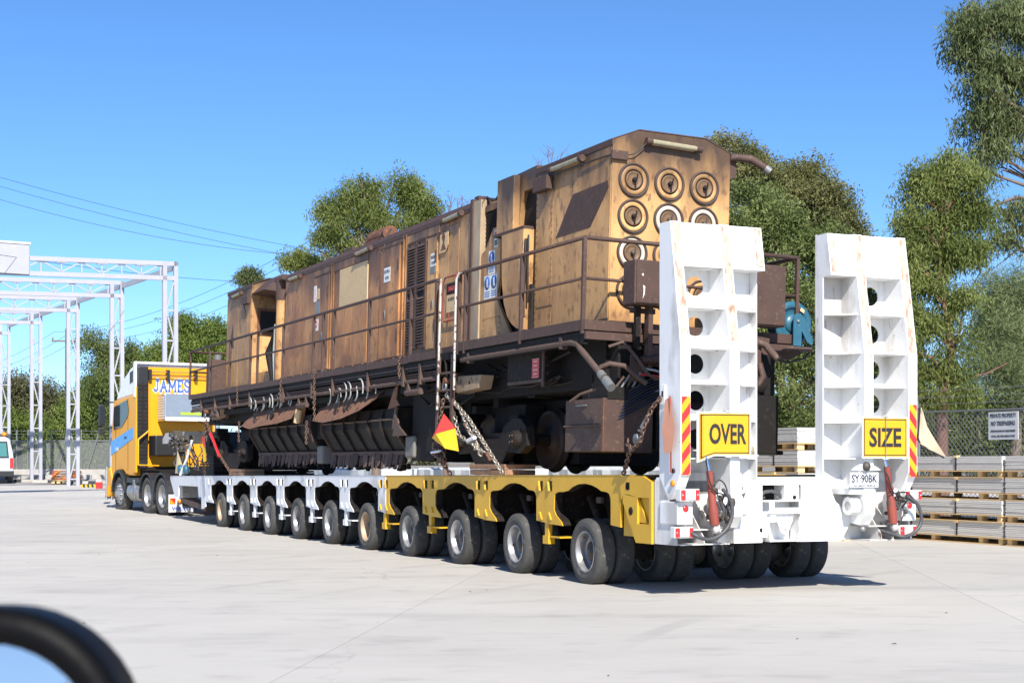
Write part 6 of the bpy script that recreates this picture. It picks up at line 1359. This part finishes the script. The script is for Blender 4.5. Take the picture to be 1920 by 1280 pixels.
# ---- the two dust hoppers with belts and frayed strips
def hopper(y0, y1, seed, zoff):
    g = random.Random(seed); L_ = y1-y0; zo = zoff
    h = lobj('dust_hopper', MB().prism([(.08,2.22+zo),(.04,2.02+zo),(.04,1.92+zo),(.26,1.55+zo),(1.2,1.55+zo),(1.2,2.3+zo)], 'y', y0, y1), M_grime2)
    n = 6
    for k in range(n+1):
        y = y0+.04+(L_-.08)*k/n
        m = MB(); m.prism([(.06,2.22+zo),(-.01,2.02+zo),(-.01,1.90+zo),(.23,1.54+zo),(.27,1.56+zo),(.06,1.92+zo)], 'y', y-.014, y+.014); lobj('hopper_rib', m, M_brown if k in (0,n) else M_grime2, h)
    lobj('hopper_rail', MB().tube([(.02,y0-.02,2.04+zo),(.02,y1+.02,2.04+zo)], .016, 6), M_brownlt, h)
    lobj('hopper_lip', MB().box(.20,.225,y0+.02,y1-.02,1.50+zo,1.56+zo), M_brownlt, h)
    lobj('hopper_skirt', MB().box(.22,.26,y0+.1,y1-.1,1.36+zo,1.52+zo), M_grime2, h)
    y = y0+.15
    while y < y1-.15:
        w = g.uniform(.07,.17); d = g.uniform(.02,.13); b = g.uniform(-.03,.03)
        m = MB(); x = .17+g.uniform(-.02,.02); zb = 1.30+zo-g.uniform(-.03,.04)
        m.add([(x+.03,y,1.52+zo),(x+.03,y+w,1.52+zo),(x+.01,y+w+b*.5,1.42+zo),(x-.0,y+w*.8+b,zb),(x-.0,y+w*.15+b,zb+.02),(x+.02,y+b*.5,1.42+zo),(x+.045,y,1.52+zo),(x+.045,y+w,1.52+zo),(x+.025,y+w+b*.5,1.42+zo),(x+.012,y+w*.8+b,zb),(x+.012,y+w*.15+b,zb+.02),(x+.035,y+b*.5,1.42+zo)],
              [(0,1,2,5),(5,2,3,4),(7,6,11,8),(8,11,10,9),(0,6,7,1),(1,7,8,2),(2,8,9,3),(4,3,9,10),(5,4,10,11),(0,5,11,6)])
        lobj('rubber_strip', m, M_strip, h); y += w + g.uniform(.0,.06)
    m = MB()
    for k in range(26):
        yy = y0+.1+(L_-.2)*g.random(); m.lathe([(.001,-.04),(g.uniform(.03,.07),-.03),(.03,.05),(.001,.06)], (.3+g.uniform(-.05,.1),yy,1.33+zo+g.uniform(-.05,.03)), 'z', 7)
    lobj('brush_roll', m, M_grime, h)
    return h
hopper(6.30,10.05,5,.0); hopper(10.75,14.85,9,.02)
def belt(pts_top, pts_bot, nm='cover_belt'):
    m = MB(); n = len(pts_top); vs = []
    for a, b in zip(pts_top, pts_bot):
        for k in range(5):
            t = k/4; vs.append((a[0]+(b[0]-a[0])*t-.05*math.sin(t*2.4), a[1]+(b[1]-a[1])*t, a[2]+(b[2]-a[2])*t))
    vs2 = [(v[0]+.014, v[1], v[2]) for v in vs]; N = len(vs)
    f = [(i*5+k, i*5+k+1, (i+1)*5+k+1, (i+1)*5+k) for i in range(n-1) for k in range(4)]
    m.add(vs+vs2, f+[(a+N, d+N, c+N, b+N) for a, b, c, d in f] + [(i*5+4, i*5+4+N, (i+1)*5+4+N, (i+1)*5+4) for i in range(n-1)])
    return lobj(nm, m, M_canvas)
belt([(.10,9.75,2.44),(.08,8.9,2.46),(.06,7.9,2.48),(.06,7.2,2.50),(.05,6.75,2.52)], [(-.10,10.15,2.10),(-.16,9.3,2.05),(-.18,8.3,2.09),(-.14,7.5,2.20),(-.04,6.95,2.38)])
belt([(.10,14.4,2.44),(.08,13.4,2.46),(.06,12.4,2.47),(.06,11.6,2.48),(.06,11.2,2.48)], [(-.10,15.0,2.12),(-.16,14.2,2.04),(-.18,13.2,2.08),(-.16,12.2,2.10),(-.10,11.4,2.18)])
m = MB(); P = arc((-.04,11.0,2.20),.30,2.3,-.3,9); m.add([(p[0]-.03,p[1],p[2]) for p in P]+[(p[0]+.12,p[1],p[2]-.04) for p in P], [(i,i+1,i+11,i+10) for i in range(9)]); lobj('torn_belt_curl', m, M_canvas)
m = MB(); m.tube([(-.02,11.3,2.34),(-.04,11.35,2.1)], .07, 8); lobj('dangling_sock', m, M_patch)
m = MB(); m.prism([(6.25,1.86),(6.18,2.1),(5.98,1.9),(5.72,1.78),(6.3,1.78)], 'x', -.03,.0); m.prism([(6.42,1.9),(6.30,2.22),(6.22,2.22),(6.30,1.88),(6.0,1.75)], 'x', .0,.03); lobj('bent_end_plate', m, M_brownlt)
m = MB(); m.prism([(6.55,2.2),(6.3,2.5),(6.15,2.55),(6.2,2.35),(6.05,2.25),(6.25,2.22)], 'x', -.02,.0); lobj('torn_belt_scrap', m, M_canvas)
g = random.Random(31)
for (ya, yb, n) in ((7.0,9.4,9),(11.6,14.6,13)):
    for k in range(n):
        y = ya+(yb-ya)*(k+g.random()*.6)/n; r = g.uniform(.09,.17); a0 = g.uniform(1.2,2.2); x = -.10+g.uniform(-.03,.02)
        P = arc((x,y,2.50+g.uniform(-.02,.05)), r, a0, a0+g.uniform(1.8,3.0), 9)
        lobj('looped_hose', MB().tube(P, .013, 6), M_cablegrey if g.random() < .8 else M_black)
for k in range(12):
    y = g.choice((g.uniform(11.8,14.2), g.uniform(7.3,9.3))); P = [(-.14,y,2.44),(-.17,y+g.uniform(-.1,.1),2.32),(-.17,y+.12,2.22+g.uniform(-.03,.05)),(-.14,y+.25,2.36)]
    lobj('looped_hose', MB().tube(P, .010, 6), M_black)
# ---- small chains hanging from the sill
for y, z0, z1 in ((15.2,2.95,2.55),(9.9,2.98,2.30),(9.85,2.6,2.1),(5.65,2.98,2.62),(12.0,2.95,2.5),(10.3,2.1,1.7),(15.0,2.2,1.8)):
    lobj('hanging_chain', chain_mb([(-.175,y,z0),(-.178,y+.02,(z0+z1)/2),(-.175,y,z1)], .06, .008), M_chain)
m = MB(); m.box(.1,.3,5.72,6.08,1.45,1.78); lobj('grey_lubricator', m, M_cablegreyd, bevel=.03); m = MB(); m.box(.1,.3,10.22,10.55,1.36,1.68); lobj('grey_lubricator', m, M_cablegreyd, bevel=.03)
for a_, b_, c_ in ((5.0,5.9,1.4),(10.1,10.7,1.8)): lobj('hopper_bulkhead', MB().box(.15,.9,a_,b_,c_,2.6), M_grime)

# ================================================================ lashing chains, flag
def lash(nm, pts, mt, link=.075, r=.011, extra=None, group='lashing chains holding the rail machine'):
    P0 = pts[0]; t = thing('lashing_chain', nm, 'chain', TM, tuple(pts[-1]), group=group)
    for k, p in enumerate([pts]+(extra or [])): obj('chain_run', chain_mb(p, link, r), mt, t)
    return t
c = lash('thick bunched lashing chain running from the rear lug down to the yellow deck', [(-.16,3.82,2.36),(-.14,3.1,2.0),(-.10,2.75,1.72),(-.05,2.45,1.45),(.0,2.3,1.27)], M_chaing, .085, .013,
         [[(-.19,3.78,2.34),(-.17,3.3,2.12),(-.15,3.0,1.80),(-.13,2.8,1.62)],[(-.16,3.55,2.1),(-.18,3.35,1.78),(-.15,3.05,1.68),(-.13,2.85,1.66),(-.13,2.7,1.5)],[(-.12,3.0,1.85),(-.16,2.85,1.6),(-.10,2.65,1.55)]])
m = MB(); m.tube([(-.17,3.05,1.70),(-.17,2.82,1.74)], .028, 8); obj('wrapped_tape', m, M_lensw, c)
for p in ((-.15,3.15,1.88),(-.11,2.5,1.48)):
    m = MB(); m.tube([(p[0],p[1]+.08,p[2]+.05),(p[0]-.02,p[1],p[2]+.04),(p[0],p[1]-.06,p[2]-.05)], .022, 7); obj('chain_hook', m, M_rust, c)
c = lash('bundle of rusty chain with a load binder hanging at the foot of the ladder', [(-.22,3.80,2.28),(-.22,3.9,2.0),(-.22,4.0,1.75),(-.20,3.95,1.45),(-.05,3.95,1.24)], M_chain, .08, .012,
         [[(-.24,4.15,1.62),(-.26,3.85,1.58),(-.24,4.1,1.52),(-.26,3.8,1.46),(-.22,4.05,1.40)],[(-.22,3.78,1.60),(-.24,3.70,1.42),(-.22,3.82,1.38),(-.2,3.9,1.55)],[(-.2,3.85,1.62),(-.25,4.1,1.66),(-.25,3.95,1.56)]])
m = MB(); m.tube([(-.27,4.12,1.55),(-.27,3.8,1.57)], .02, 8); obj('wrapped_tape', m, M_lensw, c)
c = lash('chain with a red load binder running from the front lug to the white deck', [(-.17,17.98,2.36),(-.17,17.85,2.25),(-.14,17.2,1.72),(-.10,16.6,1.4),(-.02,16.3,1.16)], M_chain, .09, .013, [[(-.16,18.0,2.3),(-.18,18.1,1.9),(-.12,18.5,1.5),(.0,18.85,1.13)]])
m = MB(); m.tube([(-.18,17.55,2.05),(-.18,17.2,1.85),(-.18,16.75,1.55)], [.035,.03,.028], 8); obj('load_binder', m, M_red, c)
c = lash('rusty chain with a steel hook hanging in a loop by the near ramp', [(-.03,-1.84,2.09),(-.06,-1.70,1.98),(-.10,-1.62,1.80),(-.12,-1.55,1.62),(-.12,-1.38,1.55),(-.10,-1.25,1.60),(-.08,-1.22,1.66)], M_chain, .07, .011, [[(-.10,-1.30,1.55),(-.06,-1.15,1.4),(-.02,-1.0,1.28)],[(-.05,-1.74,2.02),(-.04,-1.55,1.86)]])
m = MB(); m.tube([(-.04,-1.60,1.90),(-.05,-1.48,1.78)], .03, 8); m.tube(arc((-.06,-1.44,1.70),.055,1.2,6.6,10), .015, 7); m.lathe([(.001,-.02),(.055,-.02),(.06,0),(.055,.02),(.001,.02)], (-.02,-1.30,1.66), 'x', 16); obj('chain_hook', m, M_steel, c)
# red and yellow flag tied at the ladder
m = MB(); m.add([(-.25,3.72,2.02),(-.33,3.92,1.78),(-.24,3.55,1.86),(-.30,3.62,1.75),(-.20,3.28,1.83)], [(0,1,3),(0,3,2),(0,2,4)])
m = MB(); m.add([(-.27,3.66,2.08),(-.34,3.93,1.75),(-.42,3.58,1.80),(-.25,3.29,1.87)], [(0,1,2),(0,2,3)])
fl = thing('red_yellow_flag', 'triangular red over yellow flag tied beside the ladder', 'flag', TM, (-.25,3.6,1.56), mb=m, mat=M_flagred)
m = MB(); m.add([(-.34,3.93,1.75),(-.42,3.58,1.80),(-.25,3.29,1.87),(-.24,3.20,1.56),(-.36,3.40,1.60),(-.31,3.70,1.66)], [(0,1,4,5),(1,2,3,4)]); obj('yellow_half', m, M_flagyel, fl)
m = MB(); m.add([(-.24,18.1,1.98),(-.24,17.82,1.96),(-.22,17.75,1.45),(-.24,17.95,1.42)], [(0,1,2,3)]); m.add([(-.26,18.1,1.98),(-.2,18.3,1.7),(-.25,18.2,1.48),(-.26,18.08,1.5)], [(0,1,2,3)])
fl = thing('red_yellow_flag', 'narrow yellow and red streamer hanging from the front lug', 'flag', TM, (-.24,18,1.42), mb=m, mat=M_flagyel)
m = MB(); m.add([(-.245,18.1,2.0),(-.245,17.82,1.98),(-.232,17.80,1.72),(-.245,18.02,1.86)], [(0,1,2,3)]); obj('red_half', m, M_flagred, fl)
# ================================================================ THE TRUCK
TZ = 40.3; KM = Matrix.Translation(((302-960)/2893*TZ, TZ, 0)) @ Matrix.Rotation(R(31), 4, 'Z')
TK = thing('prime_mover', 'amber and white prime mover with JAMES lettering coupled to the trailer', 'truck', KM, (0,0,0))
def kobj(name, m, mt, parent=None, **k): return obj(name, m, mt, parent or TK, **k)
CW = 2.42
# cab body: side profile extruded, upper part drawn in
side = [(2.40,1.05),(2.40,3.30),(4.42,3.18),(4.60,2.45),(4.66,1.60),(4.66,.70),(4.30,.70),(4.25,1.02),(4.05,1.18),(3.50,1.20),(3.20,1.05)]
cb = kobj('cab_body', MB().prism(side, 'x', .06, CW-.06), M_cab, bevel=.04)
# tall white roof fairing
m = MB(); n = 6
rp_ = [(2.40,3.30),(2.40,4.10),(2.55,4.16),(3.1,4.02),(3.75,3.75),(4.25,3.35),(4.42,3.18)]
m.prism(rp_, 'x', .12, CW-.12); rfr = kobj('roof_fairing', m, plain('white_truck_paint', (.78,.78,.80), .3), cb, bevel=.05)
m = MB(); m.prism([(2.50,4.02),(3.05,3.92),(3.05,3.62),(2.55,3.70)], 'x', .105, .118); kobj('fairing_vent', m, M_black, rfr)
m = MB(); m.box(.0,CW,2.30,2.42,4.12,4.19); m.box(.0,.06,2.22,2.42,3.2,4.19); kobj('roof_trim', m, M_signwhite, rfr, bevel=.02)
# side window and doors
m = MB(); m.prism([(4.40,2.55),(4.34,3.00),(3.10,3.16),(2.98,2.92),(3.02,2.72),(3.60,2.42),(4.38,2.36)], 'x', .045, .058); kobj('side_window', m, M_glass, cb)
m = MB(); m.prism([(4.655,2.02),(2.43,2.42),(2.43,2.12),(4.655,1.62)], 'x', .050, .0585); kobj('blue_stripe', m, M_blue, cb)
m = MB(); m.box(.052,.058,3.05,3.06,1.2,3.2); m.box(.052,.058,4.2,4.21,1.1,2.4); kobj('door_seam', m, M_black, cb)
m = MB(); m.box(.035,.055,3.15,3.35,2.1,2.14); kobj('door_handle', m, M_black, cb)
kobj('small_lettering', text_mb('Globetrotter', .9, .12, 0, .001).xf(face_side(.048, 3.65, 1.72)) if False else text_mb('500', .30, .11, 0, .001).xf(face_side(.048, 4.05, 1.80)), M_signwhite, cb)
m = MB(); m.prism(arc((0,3.76,.56),.66,0,math.pi,12,'yz')[0:0] or [(p[1],p[2]) for p in arc((0,3.76,.58),.64,0,math.pi,12)]+[(p[1],p[2]) for p in reversed(arc((0,3.76,.58),.56,0,math.pi,12))], 'x', -.02, .35); kobj('wheel_arch', m, M_black, cb)
m = MB(); m.prism([(4.50,.45),(4.95,.45),(4.95,1.25),(4.66,1.30),(4.50,1.0)], 'x', .02, CW-.02); kobj('front_bumper', m, M_cab, cb, bevel=.04)
m = MB(); m.tube([(.05,5.05,.35),(.05,5.05,1.30)], .045, 8); m.tube([(.2,5.05,.35),(.2,5.05,1.32)], .05, 8); m.tube([(.0,5.05,1.25),(CW,5.05,1.25)], .04, 8); m.tube([(.0,5.05,.42),(CW,5.05,.42)], .04, 8); kobj('bull_bar', m, M_chrome)
kobj('front_marker', MB().box(-.02,.04,4.7,4.85,.45,.75), M_orange)
# mirror
mr = kobj('door_mirror', MB().box(-.26,-.08,4.74,4.86,2.46,3.08), M_black, bevel=.03)
kobj('mirror_glass', MB().box(-.25,-.09,4.730,4.739,2.50,3.04), M_glass, mr)
kobj('mirror_arm', MB().tube([(-.15,4.78,3.08),(-.05,4.6,3.14),(.08,4.42,3.14)], .02, 6).tube([(-.15,4.78,2.46),(.0,4.7,2.42),(.08,4.6,2.42)], .02, 6), M_black, mr)
kobj('kerb_mirror', MB().box(-.26,-.10,4.76,4.88,2.22,2.42), M_black, mr, bevel=.02)
# rear wall of the cab
kobj('rear_wall', MB().box(.10,CW-.10,2.385,2.399,1.15,4.05), M_cab, cb)
kobj('air_intake', MB().prism([(.04,1.25),(.04,3.45),(.07,4.05),(.36,4.05),(.36,2.4),(.32,1.25)], 'y', 2.16, 2.384), M_black, cb, bevel=.03)
m = MB()
for k in range(20): m.box(.06,.33,2.148,2.159,1.5+k*.105,1.56+k*.105)
m.box(.19,.22,2.14,2.158,2.1,3.6); kobj('intake_ribs', m, M_grime2, cb)
wb = kobj('wind_deflector', MB().prism([(.0,1.15),(.02,3.5),(.05,3.5),(.05,1.15)], 'y', 2.18, 2.42), M_cab, cb)
for z in (3.92,3.80):
    kobj('grab_bar', MB().tube([(.40,2.28,z),(2.25,2.28,z)], .018, 6), plain('orange_brown_tube', (.45,.20,.06), .5), cb)
for x in (.44,.95,1.75,2.2):
    kobj('bar_clamp', MB().box(x-.04,x+.04,2.24,2.38,3.70,3.98), M_black, cb)
kobj('rear_panel', MB().box(.48,2.20,2.372,2.384,1.95,3.78), M_cab, cb, bevel=.01)
# JAMES in blocky serif letters, blue on white
def J(o, w): return [[(o+w*.75,1),(o+w*.75,.2),(o+w*.55,.02),(o+w*.25,.02),(o+w*.05,.25)],[(o+w*.45,1),(o+w,1)]]
def A_(o, w): return [[(o+w*.1,0),(o+w*.5,1),(o+w*.9,0)],[(o+w*.25,.35),(o+w*.75,.35)],[(o-w*.05,0),(o+w*.28,0)],[(o+w*.72,0),(o+w*1.05,0)]]
def Mm(o, w): return [[(o+w*.12,0),(o+w*.15,1),(o+w*.5,.25),(o+w*.85,1),(o+w*.88,0)],[(o,0),(o+w*.28,0)],[(o+w*.72,0),(o+w,0)],[(o,1),(o+w*.2,1)],[(o+w*.8,1),(o+w,1)]]
def E2(o, w): return [[(o+w*.2,0),(o+w*.2,1)],[(o,1),(o+w*.9,1),(o+w*.9,.78)],[(o+w*.2,.52),(o+w*.65,.52)],[(o,0),(o+w*.95,0),(o+w*.95,.25)]]
def S_(o, w): return [[(o+w*.9,.72),(o+w*.85,.92),(o+w*.6,1),(o+w*.3,1),(o+w*.1,.85),(o+w*.1,.66),(o+w*.3,.54),(o+w*.7,.46),(o+w*.9,.33),(o+w*.9,.15),(o+w*.7,0),(o+w*.35,0),(o+w*.1,.1),(o+w*.06,.3)]]
L5 = []
for fn, o, w in ((J,0,.8),(A_,.95,1.0),(Mm,2.1,1.15),(E2,3.4,.85),(S_,4.4,.8)): L5 += fn(o, w)
sc5 = Matrix.Diagonal((.200,.30,1,1)) @ Matrix.Translation((-2.6,-.5,0))
for w_, dz_, mt_, nm_ in ((.46,0,M_signwhite,'lettering_outline'),(.19,-.0045,M_bluetx,'name_lettering')):
    kobj(nm_, strokes(L5, w_, .0015).xf(face_rear(1.08, 2.366+dz_, 3.54) @ sc5), mt_, cb)
# aluminium box, exhaust, tank, chassis
bx5 = kobj('tool_box', MB().box(.66,2.05,1.70,2.30,2.55,3.30), plain('brushed_aluminium', (.52,.54,.57), .3, .85), bevel=.03)
m = MB()
for k in range(9): m.box(.648,.658,1.74,2.26,2.62+k*.07,2.655+k*.07)
kobj('box_louvres', m, M_signwhite, bx5)
kobj('box_band', MB().box(.68,2.03,1.688,1.698,2.56,2.66), M_signwhite, bx5); kobj('lime_decal', MB().box(1.1,1.75,1.682,1.687,2.72,2.80), plain('lime_print', (.35,.45,.05), .5), bx5)
kobj('rear_locker', MB().box(.42,1.28,1.75,2.36,1.60,2.16), M_black, bevel=.03); kobj('star_sticker', MB().prism([(1.02,1.98),(1.13,1.98),(1.13,2.08),(1.075,2.12),(1.02,2.08)], 'y', 1.742, 1.749), M_steel)
kobj('orange_handrail', MB().tube([(.02,2.0,1.35),(.02,2.0,2.05),(.35,2.05,2.30)], .025, 7).tube([(.02,2.0,1.35),(.6,2.0,1.33)], .02, 7), M_cab)
ex = kobj('exhaust_stack', MB().tube([(2.28,2.0,1.2),(2.28,2.0,4.25)], .07, 12), M_chrome); kobj('stack_tip', MB().tube([(2.28,2.0,4.2),(2.28,1.95,4.45)], .09, 12, False), M_steel, ex)
kobj('chassis_rails', MB().box(.75,.85,-1.0,4.2,.80,1.05).box(1.55,1.65,-1.0,4.2,.80,1.05), M_grime2)
kobj('fuel_tank', MB().tube([(.30,1.95,.62),(.30,3.0,.62)], .30, 20), M_rim, bevel=.01); kobj('tank_cover', MB().box(.02,.4,1.92,3.05,.86,1.0), M_black)
kobj('tank_strap', MB().tube([(.30,2.40,.62),(.30,2.44,.62)], .306, 20).box(.0,.1,2.30,2.44,.45,.95), M_steel)
kobj('under_cab_step', MB().box(.02,.5,3.05,3.2,.4,1.1), M_grime)
kobj('cab_underside', MB().box(.2,2.2,2.2,4.5,.7,1.3), M_grime)
# wheels
m = MB(); m.lathe([(.30,.05),(.40,.0),(.46,.01),(.515,.04),(.53,.10),(.53,.20),(.515,.26),(.46,.29),(.30,.27)], (0,0,0), 'x', 40); kt = m.mesh('tyre'); kt.materials.append(M_tyre)
m = MB(); m.lathe([(.305,.03),(.295,.02),(.285,.04),(.27,.10),(.25,.15),(.10,.16),(.10,.06),(.001,.05)], (0,0,0), 'x', 32); kr = m.mesh('wheel'); kr.materials.append(M_rim)
m = MB(); m.lathe([(.305,.03),(.295,.01),(.27,.03),(.20,.0),(.18,-.03),(.10,-.05),(.09,-.10),(.001,-.10)], (0,0,0), 'x', 32)
for k in range(10):
    a = 2*math.pi*k/10; m.lathe([(.001,-.04),(.02,-.04),(.02,.03)], (0,.225*math.cos(a),.225*math.sin(a)), 'x', 6)
kf = m.mesh('wheel'); kf.materials.append(M_rim)
for (y, f_) in ((0,False),(1.21,False),(3.76,True)):
    for x in ((0,.30,1.82,2.12) if not f_ else (.02,2.1)):
        w = obj('wheel', None, None, TK, mesh=kf if f_ else kr); w.location = (x, y, .53); ORG[w.name] = (0,0,0)
        obj('tyre', None, None, w, mesh=kt)
for y in (0,1.21):
    A1 = [(p[1],p[2]) for p in arc((0,y,.53),.62,-.15,math.pi+.1,12)]+[(p[1],p[2]) for p in reversed(arc((0,y,.53),.58,-.15,math.pi+.1,12))]
    kobj('mudguard', MB().prism(A1, 'x', -.02, .62), M_black)
fl5 = kobj('mudflap', MB().box(-.06,.60,-.78,-.765,.14,.60), plain('pale_grey_flap', (.55,.54,.55), .6))
kobj('flap_lettering', text_mb('VOLVO', .50, .085, .03, .001).xf(face_rear(.27,-.784,.235)), M_bluetx, fl5)
kobj('flap_marker', MB().add([(-.03,-.785,.35),(.12,-.785,.35),(.12,-.785,.50),(-.03,-.785,.50)],[(0,1,3)]), M_orange, fl5); kobj('flap_marker', MB().add([(-.03,-.785,.35),(.12,-.785,.35),(.12,-.785,.50),(-.03,-.785,.50)],[(1,2,3)]), M_red, fl5)
kobj('round_lamp', MB().lathe([(.001,-.03),(.05,-.03),(.055,0)], (.24,-.79,.42), 'y', 14), M_orange, fl5); kobj('rear_light_bar', MB().box(.30,2.2,-.85,-.75,.30,.46), M_grime2)

# ================================================================ WING MIRROR OF THE VIEWER'S CAR, out of focus
MD = .92
def mp(pxx, pyy, d=MD): return px(pxx, pyy, d)
cr, cu = mp(248, 1139), mp(-420, 1139)      # right edge, left edge of the housing
zt_, zb_ = mp(0,1139).z, mp(0,1139).z-.15
xr, xl = cr.x, cr.x-.22
def rrect(x0, x1, z0, z1, r, n=10):
    o = []
    for cx_, cz_, a0 in ((x1-r, z1-r, 0),(x0+r*.6, z1-r*.6, 90),(x0+r*.5, z0+r*.5, 180),(x1-r*.8, z0+r*.8, 270)):
        rr = r if a0 == 0 else r*.6 if a0 == 90 else r*.5 if a0 == 180 else r*.8
        for k in range(n+1): a = R(a0+90*k/n); o.append((cx_+rr*math.cos(a), cz_+rr*math.sin(a)))
    return o
wm = thing('wing_mirror', "dark rounded wing mirror of the viewer's car at the lower left, out of focus", 'car mirror', at=((xr+xl)/2, MD, zb_))
O = rrect(xl, xr, zb_, zt_, .085); I = rrect(xl+.021, xr-.020, zb_+.02, zt_-.021, .066); n = len(O)
TY, TX = .05, 0
m = MB()
rings = []
def ringpts(P, y, k=1.0): 
    cx_, cz_ = (xl+xr)/2, (zb_+zt_)/2
    return [(cx_+(p[0]-cx_)*k, y, cz_+(p[1]-cz_)*k) for p in P]
R_ = [ringpts(I, MD+.012), ringpts(I, MD-.002), ringpts(I, MD-.006, 1.06), ringpts(O, MD-.004, .985), ringpts(O, MD+.006), ringpts(O, MD+.05, .97), ringpts(O, MD+.09, .82), ringpts(O, MD+.11, .5)]
vs = [p for r_ in R_ for p in r_]; fs = [(i*n+k, i*n+(k+1)%n, (i+1)*n+(k+1)%n, (i+1)*n+k) for i in range(len(R_)-1) for k in range(n)] + [tuple(range((len(R_)-1)*n, len(R_)*n))]
m.add(vs, fs, True); obj('mirror_housing', m, M_blackgloss, wm)
M_mirror = plain('mirror_silver', (.82,.70,.62), .02, 1)
# glass tilted a little upwards
cxm, czm = (xl+xr)/2, (zb_+zt_)/2
m = MB(); m.add([(p[0]*1, MD+.0105+(p[1]-czm)*.14+(p[0]-cxm)*.02, p[1]) for p in I], [tuple(range(n))]); obj('mirror_glass', m, M_mirror, wm)
obj('mirror_stalk', MB().box(xl-.12, xl+.03, MD+.03, MD+.08, zb_+.0, zb_+.05), M_blackgloss, wm, bevel=.01)
for i, (x, y, z, r) in enumerate(((-24,-70,9.0,2.8),(-31,-74,8.4,3.0),(-18,-76,9.2,2.2))):
    tree_behind(['nearest tree reflected in the wing mirror', 'left tree reflected in the wing mirror', 'right tree reflected in the wing mirror'][i], (x,y,z), (r,r,r*1.1), 60+i)
